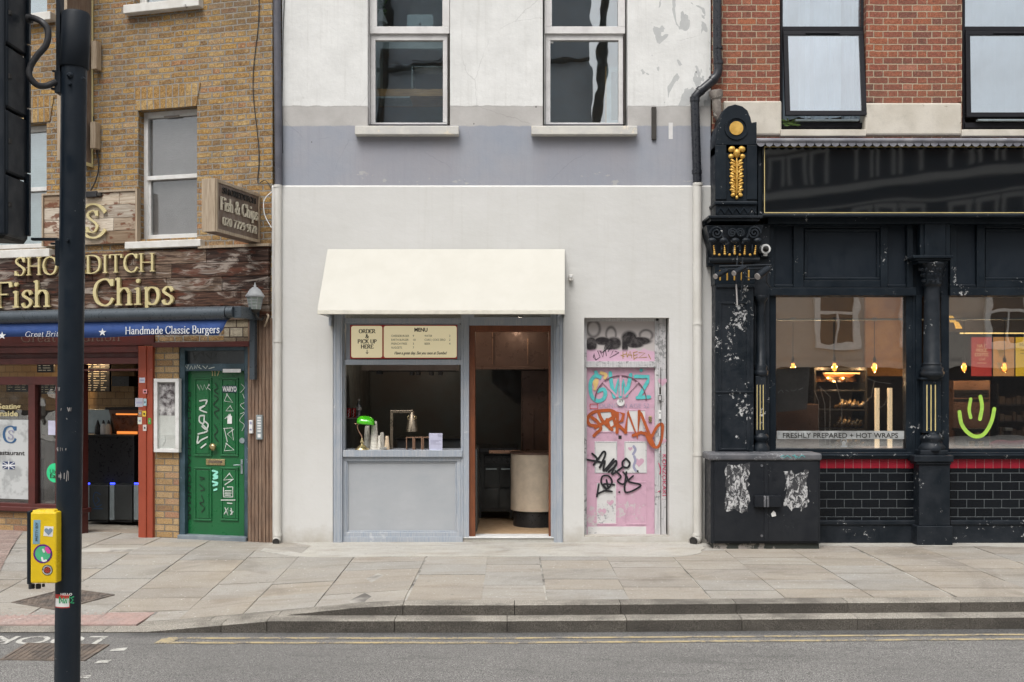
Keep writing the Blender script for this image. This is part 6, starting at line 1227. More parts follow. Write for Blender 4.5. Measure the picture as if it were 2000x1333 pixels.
hS = (hS[0], hS[1], -.3, hS[3]); hD = (hD[0], hD[1], -.3, hD[3])
mb = MB(LF); wall(mb, lx(-500), 0.0, -.3, 9.3, [hA, hB, hT, hU, hS, hD], 0, .22); mb.add([(0, 0, -.3), (0, .5, -.3), (0, .5, 9.3), (0, 0, 9.3)], [(0, 1, 2, 3)]); build(mb, 'wall', M['ybrick'], LB)
def arch(px0, px1, py0, py1):
    a, b, c, d = rct(px0, px1, py0, py1); mb = MB(LF); n = 10
    mb.prism([(a + .03, c), (b - .03, c), (b + .03, d), (a - .03, d)], -.012, .02); return build(mb, 'window_arch', M['yarch'], LB)
arch(266, 388, 168, 212); arch(-70, 102, 196, 244)
for (a, b, c, d, k_) in ((270, 385, 212, 466, 0), (-60, 91, 246, 486, 1), (262, 372, -330, 8, 2), (-60, 92, -330, 34, 3)):
    H = rct(a, b, c, d); mb = MB(LF); y = .11; zm = (H[2] + H[3]) / 2 - .03; u = .055
    def bx(x0, x1, z0, z1, y0=y, dp=.06): mb.box(x0, x1, y0, y0 + dp, z0, z1)
    x0, x1, z0, z1 = H; bx(x0, x0 + u, z0, z1); bx(x1 - u * .5, x1, z0, z1); bx(x0 + u, x1 - u * .5, z1 - u * 1.3, z1); bx(x0 + u, x1 - u * .5, z0, z0 + u * 1.2); bx(x0 + u, x1 - u * .5, zm - .02, zm + .03, y - .02, .09)
    bx(x0 + u, x0 + u + .035, z0 + u * 1.2, zm - .02, y + .01, .04)
    fr = build(mb, 'window', M['upvc2'], LB, .004)
    mb = MB(LF); mb.box(x0 + u, x1 - u * .5, y + .035, y + .04, z0 + u, z1 - u); build(mb, 'pane', glass_mat('sash_glass_%d' % k_, (.85, .85, .85), .10, .02, .01, .10) if k_ == 0 else M['glass'], fr)
    mb = MB(LF); n = int((z1 - z0) / .03)
    for i in range(n): z = z0 + .05 + i * .03; mb.box(x0 + u * .6, x1 - u * .3, y + .075, y + .078, z, z + (.0293 if k_ == 0 else .0285))
    build(mb, 'blind', M['blind'] if k_ in (0, 2) else flat('pale_blind_%d' % k_, (.55, .6, .6), .7), fr)
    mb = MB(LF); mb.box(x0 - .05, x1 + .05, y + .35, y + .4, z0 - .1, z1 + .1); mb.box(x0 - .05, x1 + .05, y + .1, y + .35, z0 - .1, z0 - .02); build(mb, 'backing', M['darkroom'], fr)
    S0 = {0: (243, 391, 470, 484), 1: (-90, 96, 489, 505), 2: (240, 388, 2, 19), 3: (-90, 98, 32, 48)}[k_]; q = rct(*S0, -.1)
    mb = MB(LF); mb.box(q[0], q[1], -.1, .14, q[2], q[3]); build(mb, 'sill', M['wwood'], fr, .008)
    if k_ == 0:
        mb = MB(LF); mb.pb(320, 350, 226, 229, .10, .01); build(mb, 'trickle_vent', M['ceiling'], fr)
# timber fascia
FQ = rct(-300, 529, 480, 690, -.05); ztp = LF.p(529, 481, -.06)[1]; zbt = LF.p(440, 622, -.06)[1] - .02; mb = MB(LF); rs = random.Random(21); rows = 5; hh = (ztp - zbt) / rows
woods = [(.075, .04, .028), (.11, .055, .035), (.055, .03, .022), (.15, .085, .055), (.09, .05, .04), (.20, .14, .10)]
for r_ in range(rows):
    x = lx(-300, -.05) - rs.uniform(0, .8)
    while x < -.02:
        l = rs.uniform(.7, 1.7); x2 = min(x + l, -.015)
        if x2 - x > .03:
            v = rs.uniform(.8, 1.2); c = rs.choice(woods); mb.tint = tuple(q * v for q in c); mb.box(x + .003, x2 - .003, -.06 - rs.uniform(0, .006), 0, zbt + r_ * hh + .003, zbt + (r_ + 1) * hh - .003)
        x = x2
o = build(mb, 'timber_fascia', M['planks'], LB, .003)
mb = MB(LF); q = rct(388, 530, 474, 482, -.07); mb.box(q[0], q[1] - .02, -.09, 0, ztp, ztp + .03); build(mb, 'fascia_capping', M['lightwood'], LB)
t = thing('takeaway_lettering', 'large raised cream shop name letters on the dark plank fascia', 'lettering')
mb = MB(LF); serif_text(mb, 'SHOREDITCH', 27, 534.5, 35, -.105, px1=303, bold=1.25, th=.03, nib=.42); build(mb, 'upper_row', M['letter'], t)
mb = MB(LF); serif_text(mb, 'Fish & Chips', -10, 598, 51, -.105, px1=340, bold=1.35, th=.03, nib=.42); build(mb, 'lower_row', M['letter'], t)
# under-fascia shopfront
def lbm(L, name, m, par, bev=.004, label=None): return pbm(L, name, m, par, bev, LF, label)
mb = MB(LF); q = rct(-400, 532, 1000, 1060, .3); mb.box(lx(-400), -.02, .22, 3.2, -.3, -.0); build(mb, 'interior_floor', M['taupewall'], LB)
mb = MB(LF); mb.box(lx(-400), lx(350), 3.0, 3.1, 0, 3.2); mb.box(lx(302), lx(306), .22, 3.0, 0, 3.2); mb.box(lx(350) , -.03, .35, .4, 0, 3.2); build(mb, 'interior_wall', M['cafewall'], LB)
mb = MB(LF); mb.box(lx(-400), -.03, .22, 3.2, 2.9, 3.0); build(mb, 'interior_ceiling', M['cafewall'], LB)
lbm([(-60, 270, 676, 690, -.02, .12), (-60, 270, 690, 700, .03, .1), (-60, 270, 700, 712, .01, .12), (158, 270, 721, 725, .02, .08), (-60, 158, 736, 752, .0, .12), (55, 68, 752, 985, -.01, .12), (-60, 158, 984, 992, -.01, .12), (108, 112, 752, 984, 0, .1), (150, 160, 712, 1046, 0, .12)], 'shopfront_frame', 'redwood', LB)
lbm([(-60, 158, 991, 1000, -.05, .2)], 'shopfront_sill', 'redwood', LB, .008); mb = MB(LF); mb.pb(-60, 156, 1000, 1060, .01, .15); build(mb, 'stall_riser', M['slipbrick'], LB)
post = lbm([(270, 285, 676, 1053, -.07, .3), (285, 298, 676, 1053, -.055, .28)], 'door_post', 'redox', LB, .004, label='orange red painted post covered in little stickers')
M['pst'] = {}
for i, (a, b, c, d, col) in enumerate(((272, 283, 738, 748, (.5, .52, .6)), (279, 287, 761, 769, (.6, .25, .28)), (264, 279, 778, 795, (.4, .4, .45)), (280, 286, 779, 793, (.35, .5, .55)), (270, 277, 801, 813, (.3, .18, .1)), (278, 285, 803, 814, (.7, .5, .05)), (269, 277, 815, 829, (.55, .58, .5)), (279, 286, 830, 842, (.6, .55, .52)), (289, 295, 817, 829, (.08, .3, .04)))):
    mb = MB(LF); mb.pb(a, b, c, d, -.073 if a < 285 else -.058, .002); o = build(mb, 'sticker', flat('sticker_%d' % i, col, .5), post)
    mb = MB(LF); mb.pb(a + 2, b - 2, (c + d) / 2 - 1.5, (c + d) / 2 + 2, -.074 if a < 285 else -.059, .001); 
    for v_ in mb.v: pass
    mb2_ = build(mb, 'sticker_print', M['ink'] if i % 2 else M['lineink'], post)
mb = MB(LF); mb.pb(299, 349, 676, 1053, -.012, .1); build(mb, 'brick_pier', M['slipbrick'], LB)
mb = MB(LF); mb.pb(438, 484, 622, 676, -.03, .1); build(mb, 'stone_slips', M['oldslip'], LB)
mb = MB(LF); mb.pb(298, 486, 668, 678, -.045, .1); build(mb, 'door_lintel', M['redwood'], LB)
mb = MB(LF); mb.pb(0 - 60, 300, 652, 676, -.03, .1); so_ = build(mb, 'soffit_board', M['redwood'], LB); mb = MB(LF); serif_text(mb, 'Great Tradition', 40, 667.5, 17, -.034, px1=236, bold=1.3); build(mb, 'lettering', M['sidewood'], so_)
bs = random.Random(3); mb = MB(LF); a = 484
while a < 527: mb.pb(a, a + 6, 622, 1061, -.03 - bs.uniform(0, .012), .12); a += 7
mb.pb(484, 528, 622, 1061, -.01, .1); build(mb, 'timber_boarding', M['board'], LB, .003)
# green flat door
lbm([(350, 361, 678, 1048, -.0, .15), (477, 484, 678, 1048, -.0, .15), (361, 477, 678, 685, .0, .15), (361, 477, 711, 725, .01, .14)], 'entrance_frame', 'dkgreen', LB)
tg = lbm([(361, 477, 685, 711, .06, .01)], 'toplight', 'darkroom', LB, 0); M['tl'] = paint('grimy_toplight', (.05, .06, .065), (.08, .09, .1), .15, 2); tg.data.materials[0] = M['tl']
M['stepgrey'] = paint('step_grey', (.14, .17, .2), (.22, .25, .27), .6, 4); lbm([(346, 480, 1048, 1058, -.05, .3)], 'doorstep', 'stepgrey', LB, .006)
gd = lbm([(361, 477, 725, 1046, .07, .045)], 'door', 'green', LB, .002, label='green panelled door covered in white and black scribbles')
for a, b, c, d in ((378, 413, 738, 892), (430, 465, 738, 892), (378, 413, 913, 1018), (430, 465, 913, 1018)):
    mb = MB(LF); mb.border(a, b, c, d, 4, .055, .016); o = build(mb, 'panel_moulding', M['green'], gd, .006); mb = MB(LF); mb.pb(a + 5, b - 5, c + 5, d - 5, .062, .01); build(mb, 'panel', M['green'], gd, .008)
lbm([(402, 439, 897, 909, .06, .012)], 'letter_box', 'brass', gd, .003); lbm([(407, 434, 900, 905, .058, .003)], 'letter_flap', 'bronze', gd, .001)
x, z = LF.p(418, 873, .05); mb = MB(LF); mb.tube([(x, .07, z), (x, .05, z), (x, .03, z), (x, .01, z), (x, -.005, z)], [.02, .02, .04, .045, .02], 18); build(mb, 'knob', M['brass'], gd)
lbm([(470, 474, 898, 926, .06, .012)], 'lock_plate', 'alu', gd, .002); mb = MB(LF); a_, b_ = LF.p(472, 908, .05), LF.p(457, 909, .03); mb.tube([(a_[0], .05, a_[1]), (a_[0], .02, a_[1]), (b_[0], .02, b_[1])], .007, 8); build(mb, 'handle', M['alu'], gd)
mb = MB(LF); mb.pdisc(472.5, 861, 5, .06, .012); build(mb, 'latch', M['alu'], gd); lbm([(435, 470, 721, 728, -.003, .012)], 'letter_plate', 'white', gd, .001)
mb = MB(LF); serif_text(mb, '117', 412.5, 734.5, 9.5, .064, bold=1.6, px1=429); build(mb, 'numerals', M['letter'], gd)
D_ = (3.333, 0, 680); M['wpen'] = flat('white_marker', (.55, .6, .55)); M['bpen'] = flat('black_marker', (.01, .015, .012)); M['mint'] = flat('mint_spray', (.3, .75, .6))
def gt(txt, w, m, sm=True, y=.0545, par=gd): mb = MB(LF); mb.strokes(txt, *D_, w, y, sm); return build(mb, 'graffiti', M[m], par)
gt('1300,345 1345,340 1340,365; 1300,390 1335,375 1300,400 1345,420; 1330,440 1300,445 1300,480 1325,490 1330,440; 1330,475 1355,500 1340,530 1315,510; 1320,500 1350,540 1290,560; 1290,575 1285,620 1310,600 1350,580; 1310,650 1340,625', 2.4, 'wpen')
gt('1285,240 1300,275 1305,240 1320,275 1330,240 1345,270 1360,235; 1365,240 1350,255 1370,275', 1.1, 'wpen', False)
gt('1475,300 1515,355 1460,345 1480,300; 1500,380 1520,410 1470,410 1500,375; 1465,460 1500,430; 1455,525 1510,520 1520,600 1480,560 1520,530; 1460,525 1480,610; 1470,620 1525,665 1460,670 1475,620', 1.3, 'wpen', False)
gt('1495,815 1455,860 1520,855 1495,820; 1465,890 1510,860; 1455,910 1455,970 1515,970 1515,905 1480,905; 1465,930 1505,930; 1465,945 1505,945; 1465,958 1500,958; 1440,990 1530,990; 1480,1010 1510,1012; 1465,1040 1485,1090 1485,1040 1460,1080; 1505,1045 1510,1085 1500,1085 1520,1065 1500,1060', 1.7, 'wpen', False)
gt('1570,235 1590,260 1565,290; 1580,300 1595,350 1565,370 1590,400; 1565,430 1595,420 1560,470 1590,500 1575,540', .8, 'wpen', True, .064)
gt('1385,800 1415,810 1390,830 1415,835; 1390,850 1415,845; 1385,870 1415,880; 1390,895 1412,890; 1395,925 1410,920', 3.2, 'mint', True, .062)
mb = MB(LF); sans_text(mb, 'ROMAROMARONMAR', 367, 764, 6, .064, wpx=225, rot=-math.pi / 2); build(mb, 'marker_writing', M['bpen'], gd)
gt('1400,230 1415,260 1395,280 1420,300; 1395,310 1420,330 1390,370 1425,400 1395,420 1420,460; 1395,500 1415,540 1395,570 1420,610', 1.4, 'bpen', True, .062); gt('1300,840 1330,850 1305,860; 1300,890 1330,920 1305,930; 1310,960 1325,1000 1300,1010 1330,1040 1310,1070', 1.3, 'bpen')
gt('1255,25 1270,80 1300,30 1260,60; 1310,30 1330,60 1320,20; 1340,40 1370,70; 1380,30 1370,80 1410,40', 1.3, 'bpen', False, .058)
mb = MB(LF); mb.strokes('1200,140 1205,115 1220,135 1225,112; 1235,138 1245,115 1255,138; 1265,135 1268,115 1280,135 1285,112; 1300,115 1290,125 1310,135; 1320,118 1340,135 1350,118; 1360,135 1395,125', *D_, 1.1, .008, False); build(mb, 'frame_scrawl', M['wpen'], gd)
mb = MB(LF); sans_text(mb, 'WARYO', 435, 765, 9.5, .0535, px1=462, bold=.03); build(mb, 'sticker_lettering', M['white'], gd); mb = MB(LF); mb.pb(434.5, 462.5, 753.5, 767, .0545, .001); build(mb, 'sticker', M['dkgreen'], gd)
mb = MB(LF); mb.pb(444, 453, 813, 828, .0545, .001); mb.pb(446, 451, 810, 813, .0545, .001); build(mb, 'sticker', M['white'], gd)
# menu case, intercoms
M['caseglass'] = glass_mat('case_glass', (.97, .98, .97), .06, .01, 0)
t = thing('menu_case', 'white framed glass menu case with faded papers on the narrow brick pier', 'notice case'); lbm([(302, 347, 743, 881, -.035, .03)], 'backing', 'lplanks' if 0 else 'upvc2', t)
mb = MB(LF); mb.border(300, 349, 740, 884, 7, -.075, .06); build(mb, 'case_frame', M['upvc2'], t, .004)
M['faded'] = paint('faded_menu_print', (.60, .56, .58), (.07, .05, .06), .7, 16); lbm([(310, 341, 749, 812, -.039, .003)], 'faded_menu', 'faded', t, 0); mb = MB(LF); mb.pp([(309, 852), (323, 852), (323, 862), (318, 871), (311, 873)], -.039, .003); build(mb, 'torn_note', M['white'], t)
lbm([(307, 342, 747, 877, -.06, .002)], 'case_glass', 'caseglass', t, 0)
t = thing('intercom', 'small white buzzer on the grooved timber beside the green door', 'intercom'); lbm([(486, 493, 821, 847, -.065, .03)], 'casing', 'white', t); lbm([(487.5, 491.5, 824, 829, -.068, .004), (487.5, 491.5, 838, 841, -.068, .004)], 'button', 'lineink', t, 0)
t = thing('entry_panel', 'tall grey metal entry panel with a column of buttons on the grooved timber', 'intercom'); lbm([(500, 512, 811, 859, -.065, .03)], 'casing', 'alu', t)
mb = MB(LF)
for i in range(6): mb.pb(502.5, 509.5, 815 + i * 5.2, 818 + i * 5.2, -.069, .005)
mb.pb(503, 509, 848, 855, -.069, .005); build(mb, 'button', M['white'], t)
# blue awning with its cassette
t = thing('blue_awning', 'rolled up shop awning with a dark steel cassette and a blue printed valance', 'awning'); ya = -.42
def LP(px, py, ly): a, b = LF.p(px, py, ly); return (a, ly, b)
zA = LF.p(440, 612, ya)[1]; xa0, xa1 = lx(-260, ya), LF.p(441, 612, ya)[0]; rA = 12.3 / MB(LF).ppm(440, ya)
mb = MB(LF); mb.tube([(xa0, ya, zA), (xa1, ya, zA)], rA, 24); mb.box(xa0, xa1, ya + .03, ya + .12, zA - rA * .7, zA + rA * .6); build(mb, 'cassette', M['awnmetal'], t)
x_, z_ = LF.p(459, 609, ya); mb = MB(LF); mb.tube([(xa1, ya, zA), (xa1 + .02, ya, zA)], rA * 1.02, 24); mb.box(xa1 + .02, LF.p(470, 609, ya)[0], ya, ya + .1, zA - .05, zA + .07); mb.tube([(LF.p(449, 0, ya)[0], ya - .05, zA + .01), (LF.p(462, 0, ya)[0], ya - .05, zA + .01)], .062, 20); mb.box(LF.p(462, 0, ya)[0], LF.p(476, 0, ya)[0], ya - .06, -.03, zA - .06, zA + .07); build(mb, 'end_bracket', M['awnmetal'], t, .004)
lbm([(487, 497, 618, 742, -.12, .06)], 'mounting_bar', 'awnmetal', t); mb = MB(LF); mb.tube([LP(472, 612, -.3), LP(492, 622, -.1)], .022, 8); build(mb, 'arm', M['awnmetal'], t)
yv = ya - .012; zv1 = zA - rA * .93; zv0 = LF.p(440, 654.5, yv)[1]; mb = MB(LF); P = []; n = 44; xb = LF.p(444, 640, yv)[0]
for i in range(n + 1):
    x = xa0 + (xb - xa0) * i / n; dy = .012 * math.sin(i * .7) + .006 * math.sin(i * 1.9); zz = zv0 + .012 * math.sin(i * .35 + 1)
    if i == n: zz += .06
    P += [(x, yv, zv1), (x - (.06 if i == n else 0), yv - .0 + dy * .4, zz)]
mb.add(P, [(2 * i, 2 * i + 1, 2 * i + 3, 2 * i + 2) for i in range(n)], True); v = build(mb, 'valance', M['blue'], t); sm_ = v.modifiers.new('thick', 'SOLIDIFY'); sm_.thickness = .003; sm_.offset = -1
M['vwhite'] = flat('valance_print', (.70, .72, .74), .8); mb = MB(LF); serif_text(mb, 'Handmade Classic Burgers', 244, 652, 14.5, yv - .012, px1=429, bold=1.35, nib=.45)
serif_text(mb, 'Great British', 48, 657.5, 10, yv - .012, px1=133, bold=1.05, skew=.3, nib=.45)
for px, py in ((200, 649.5), (4, 656)):
    P = []
    for i in range(10): a = math.pi / 2 + i * math.pi / 5; r = 8 if i % 2 == 0 else 3.2; P.append((px + r * math.cos(a), py - r * math.sin(a)))
    mb.pp(P, yv - .012, .0008)
build(mb, 'lettering', M['vwhite'], v)
# wall lantern
t = thing('wall_lantern', 'weathered silver wall lantern with ribbed glass at the end of the plank fascia', 'lantern'); yl = -.2; x, _ = LF.p(498, 0, yl); k = 1 / MB(LF).ppm(498, yl); Z = lambda py: LF.p(498, py, yl)[1]
M['lamppaint'] = paint('lantern_grey', (.36, .37, .38), (.28, .29, .30), .5, 6); M['ribglass'] = paint('ribbed_glass', (.24, .28, .26), (.32, .36, .33), .2, 10)
mb = MB(LF); mb.lathe([(16 * k, Z(581)), (17 * k, Z(579)), (14 * k, Z(574)), (10 * k, Z(567)), (5 * k, Z(562)), (2 * k, Z(561)), (2.4 * k, Z(558)), (1 * k, Z(556)), (.6 * k, Z(552))], x, yl, 16); build(mb, 'cap', M['lamppaint'], t)
mb = MB(LF); mb.lathe([(9.5 * k, Z(605)), (14 * k, Z(581))], x, yl, 8, flat=True); build(mb, 'glass', M['ribglass'], t)
mb = MB(LF)
for i in range(8):
    a = i * math.pi / 4; c, s_ = math.cos(a), math.sin(a); mb.tube([(x + 9.8 * k * c, yl + 9.8 * k * s_, Z(605)), (x + 14.3 * k * c, yl + 14.3 * k * s_, Z(581))], .004, 6)
for q in (587, 593, 599): r = (14 - (q - 581) * .19) * k * 1.02; mb.tube([(x + r * math.cos(i * .5236), yl + r * math.sin(i * .5236), Z(q)) for i in range(13)], .003, 5)
build(mb, 'cage', M['lamppaint'], t); mb = MB(LF); mb.lathe([(2 * k, Z(612)), (8 * k, Z(608)), (10 * k, Z(605))], x, yl, 16); mb.tube(spline([(x, yl, Z(611)), (x + .02, yl + .02, Z(620)), (x + .03, yl + .1, Z(624)), (x + .02, -.03, Z(615))]), .012, 8); build(mb, 'bracket', M['gap'], t)
mb = MB(LF); mb.tube(spline([LP(521, 614, -.05), LP(524, 618, -.09), LP(520, 630, -.08), LP(517, 638, -.05)]), .012, 8); build(mb, 'wood_hook', M['lightwood'], None, label='pale wooden hook on the timber beside the lantern', cat='hook')
# projecting signs
def sign_frame(px_far, L, name, label):
    x, _ = LF.p(px_far, 0, -.02); w = LF.w((x, -.02, 0)); d = Vector((math.sin(LF.a), -math.cos(LF.a), 0)); o = w + d * L
    return Frame(o.x, o.y, math.atan2(-d.y, -d.x)), thing(name, label, 'sign')
SF, t = sign_frame(507, .95, 'projecting_sign', 'small brown wooden box sign with raised cream lettering and a phone number')
zt6 = SF.p(430, 352, 0)[1]; zb6 = SF.p(430, 455, 0)[1]
mb = MB(SF); mb.box(0, .95, .004, .15, zb6, zt6); build(mb, 'box', M['sidewood'], t, .004); mb = MB(SF); e_ = .035
mb.box(0, .95, -.012, .004, zt6 - e_, zt6); mb.box(0, .95, -.012, .004, zb6, zb6 + e_); mb.box(0, e_, -.012, .004, zb6 + e_, zt6 - e_); mb.box(.95 - e_, .95, -.012, .004, zb6 + e_, zt6 - e_); mb.box(-.012, 0, 0, .16, zb6, zt6); build(mb, 'frame', M['lightwood'], t, .003)
def st(mb, s, x0, x1, z, h, serif=True):
    if serif:
        tot = sum(GL.get(c, (5, ''))[0] for c in s); k_ = mb.ppm(430, 0); mb.f.p(430, 400, 0)
        P0 = mb.f.p
        class F2: pass
        f2 = Frame.__new__(Frame); f2.__dict__.update(mb.f.__dict__); f2.p = lambda px, py, ly=0: (px, -py); mb2 = MB(f2); mb2.f = f2
        serif_text(mb2, s, x0, -z, h, -.02, px1=x1, bold=1.5, th=.016); mb.v += mb2.v; b = len(mb.v) - len(mb2.v); mb.fc += [[i + b for i in q] for q in mb2.fc]; mb.uv += mb2.uv; mb.sm += mb2.sm; mb.tn += mb2.tn
mb = MB(SF); H_ = zt6 - zb6; st(mb, 'Fish & Chips', .08, .88, zb6 + H_ * .44, H_ * .24); st(mb, '020 7729 9178', .12, .86, zb6 + H_ * .16, H_ * .15); build(mb, 'raised_letters', M['signletter'], t)
mb = MB(SF); st(mb, 'SHOREDITCH', .12, .84, zb6 + H_ * .76, H_ * .11); build(mb, 'stained_letters', M['ink'], t)
mb = MB(SF); mb.box(.6, .9, .05, .08, zt6, zt6 + .02); mb.tube([(.62, .06, zt6 + .01), (.62, .06, zt6 + .06)], .03, 10); build(mb, 'fixing', M['lightwood'], t)
TF, t = sign_frame(181, .45, 'vertical_sign', 'tall narrow brown wooden projecting sign partly hidden behind the black pole')
za = TF.p(160, 318, 0)[1]; zb7 = 8.4; mb = MB(TF); mb.box(0, .45, .004, .12, za, zb7); build(mb, 'box', M['sidewood'], t, .004); mb = MB(TF); mb.box(-.014, 0, 0, .135, za - .02, zb7); build(mb, 'street_edge', M['lightwood'], t, .003)
mb = MB(TF); mb.box(0, .45, -.01, .004, za - .02, za + .02); mb.box(.435, .45, -.01, .004, za, zb7); build(mb, 'gilt_edge', M['letter'], t)
lbm([(178, 188, 80, 135, -.12, .1), (176, 186, 238, 290, -.12, .1)], 'wall_bracket', 'lightwood', t)
mb = MB(LF); mb.tube(spline([LP(183, 228, -.03), LP(186, 280, -.03), LP(193, 320, -.03), LP(188, 350, -.03), LP(177, 373, -.05)]), .008, 6); build(mb, 'sign_cable', M['rubber'], None, label='black cable looping from the tall wooden sign down to the junction box', cat='cable')
t = thing('junction_box', 'small black junction box on top of the square plank sign', 'junction box'); lbm([(164, 188, 374, 385, -.10, .07)], 'casing', 'rubber', t); lbm([(188, 196, 376, 383, -.09, .05)], 'gland', 'gap', t)
# square plank sign
t = thing('plank_sign', 'square sign of whitewashed planks with a gold letter, half behind the pole', 'sign'); mb = MB(LF); rs = random.Random(14); q = rct(86, 266, 378, 478, -.05); z0, z1 = q[2], q[3]; n = 4
for i in range(n):
    x = q[0]
    while x < q[1] - .02:
        x2 = min(x + rs.uniform(.35, .8), q[1]); v_ = rs.uniform(.75, 1.15); c = rs.choice([(.52, .45, .36), (.42, .34, .26), (.56, .50, .42), (.30, .22, .15)]); mb.tint = tuple(a * v_ for a in c)
        mb.box(x + .002, x2 - .002, -.05, -.01, z0 + (z1 - z0) * i / n + .002, z0 + (z1 - z0) * (i + 1) / n - .002); x = x2
build(mb, 'planks', M['lplanks'], t, .002); mb = MB(LF); mb.box(q[0] - .02, q[1] + .02, -.07, -.0, z1, z1 + .025); mb.box(q[1], q[1] + .025, -.07, 0, z0, z1); mb.box(q[0] - .02, q[0], -.07, 0, z0, z1); build(mb, 'frame', M['lightwood'], t)
mb = MB(LF); serif_text(mb, 'S', 166, 454, 42, -.085, px1=193, bold=1.3, th=.02); P = [LF.p(182 + 27 * math.cos(R(a)), 432 - 33 * math.sin(R(a)), -.08) for a in range(30, 331, 12)]; mb.ribbon(P, .05, -.085, .02, False, nib=.4); build(mb, 'gold_letter', M['letter'], t)
mb = MB(LF); P = [LP(500 + 6 * math.sin(i * .8), i * 38 - 60, -.012) for i in range(12)] + [LP(518, 352, -.02), LP(530, 368, -.03)]; mb.tube(spline(P, 3), .005, 5); build(mb, 'brick_wall_cable', M['rubber'], None, label='thin dark cable running down the yellow brick wall near its corner', cat='cable')
mb = MB(LF); mb.tube(spline([LP(531, 375, -.03), LP(516, 392, -.05), LP(517, 420, -.05), LP(530, 445, -.04)]), .006, 6); build(mb, 'white_cable', M['white'], None, label='white looping cable between the small box sign and the slim drainpipe', cat='cable')
# takeaway interior
t = thing('takeaway_counter', 'black takeaway counter seen through the open shop doorway', 'counter'); lbm([(120, 262, 852, 946, 1.0, .5)], 'front', 'black', t, .01); lbm([(112, 262, 849, 853, .95, .6)], 'top', 'steel_dark', t)
M['warmtile'] = brick_mat('cream_wall_tile', .15, .1, .1, .004, [(0, (.42, .27, .12)), (1, (.5, .34, .17))], (.2, .13, .08), False, .0005, spots=.1, rough=.3); mb = MB(LF); mb.pb(-60, 262, 700, 802, 2.6, .05); build(mb, 'tiled_wall', M['warmtile'], LB)
mb = MB(LF)
L = bpy.data.lights.new('takeaway_lamp', 'POINT'); L.energy = 14; L.color = (1, .66, .35); L.shadow_soft_size = .05; lo = bpy.data.objects.new('takeaway_lamp', L); S.collection.objects.link(lo); lo.location = LF.w(LP(150, 700, 1.9))
for i, (a, b, c, d, lb) in enumerate(((165, 214, 700, 765, 'black menu board above the takeaway counter in the open doorway'), (12, 60, 744, 766, 'small black menu screen behind the takeaway window lettering'), (74, 112, 744, 770, 'small black menu screen beside the dark red mullion'), (72, 104, 702, 728, 'menu screen in the toplight of the takeaway'))):
    t = thing('menu_screen', lb, 'menu screen', 'dark menu screens in the takeaway'); y = 2.2 if i == 0 else 1.6; lbm([(a, b, c, d, y, .04)], 'panel', 'black', t); mb = MB(LF); rs = random.Random(i)
    for r_ in range(int((d - c) / 4.5)):
        for c_ in range(3): x0_ = a + 3 + c_ * (b - a - 6) / 3; mb.pb(x0_, x0_ + rs.uniform(4, (b - a) / 4), c + 3 + r_ * 4.5, c + 4.2 + r_ * 4.5, y - .003, .002)
    build(mb, 'print', glow('screen_text', (.8, .7, .5), .16, (.4, .35, .25)), t)
lbm([(218, 252, 735, 755, 1.8, .3)], 'extractor', 'black', t)
t = thing('hot_cabinet', 'curved glass hot food cabinet glowing orange on the takeaway counter', 'hot cabinet'); M['hotglow'] = glow('hot_glow', (1, .30, .06), .8, (.3, .1, .03)); mb = MB(LF); mb.pp([(212, 800), (275, 800), (275, 851), (225, 851), (219, 825)], 1.1, .4); build(mb, 'body', M['brownmetal'], t); mb = MB(LF); mb.pp([(218, 808), (270, 808), (270, 848), (228, 848), (222, 826)], 1.09, .01); build(mb, 'lit_window', paint('hot_inside', (.30, .10, .04), (.12, .04, .02), .3, 6), t)
lbm([(228, 268, 843, 848, 1.08, .01)], 'heat_strip', 'hotglow', t); lbm([(226, 268, 808, 811, 1.08, .01)], 'heat_strip', 'hotglow', t); lbm([(165, 216, 800, 850, 1.4, .1)], 'steel_back', 'alu', t); lbm([(205, 275, 796, 801, 1.05, .5)], 'hood', 'black', t)
for px, lb, m in ((191, 'black sauce bottle beside two pale ones on the takeaway counter', 'black'), (202, 'white sauce bottle with a dark nozzle between its neighbours on the takeaway counter', 'white'), (212, 'cream sauce bottle next to the hot cabinet', 'drum')):
    y = 1.02; x, z = LF.p(px, 851, y); k = 1 / MB(LF).ppm(px, y); t = thing('sauce_bottle', lb, 'bottle', 'sauce bottles'); mb = MB(LF); mb.lathe([(4.8 * k, z), (5.2 * k, z + 3 * k), (5 * k, z + 14 * k), (3 * k, z + 19 * k), (2.5 * k, z + 20 * k)], x, y, 16); build(mb, 'bottle_body', M[m], t); mb = MB(LF); mb.lathe([(2.6 * k, z + 20 * k), (2 * k, z + 23 * k), (.8 * k, z + 26 * k)], x, y, 12); build(mb, 'nozzle', M['black'], t)
M['blueled'] = glow('blue_led', (.05, .08, 1), 2.2)
for i, (a, b, lb) in enumerate(((165, 211, 'black litter bin with a pale side strip and a faint crest under the counter'), (214, 258, 'black litter bin between two others under the counter'), (261, 300, 'black litter bin cut off by the orange red post'))):
    t = thing('litter_bin', lb, 'bin', 'black bins with blue lights in the takeaway'); y = .75; lbm([(a, b, 948, 1016, y, .35)], 'body', 'steel_dark', t, .008); lbm([(a, a + 9, 948, 1016, y - .01, .3)], 'side_strip', 'alu', t); lbm([(a + 1, a + 9, 943.5, 946.5, y, .02)], 'light', 'blueled', t, 0); lbm([(a, b, 1016, 1020, y + .02, .3)], 'foot', 'black', t)
    if i == 0: mb = MB(LF); mb.strokes('196,966 186,962 182,975 188,990 198,986; 190,972 194,978 188,984; 182,994 200,994', 1, 0, 0, 1.3, y - .003); build(mb, 'crest', flat('faint_blue', (.02, .06, .14)), t)
M['shopglass'] = glass_mat('takeaway_glass', (.8, .8, .78), .14, .008, .05)
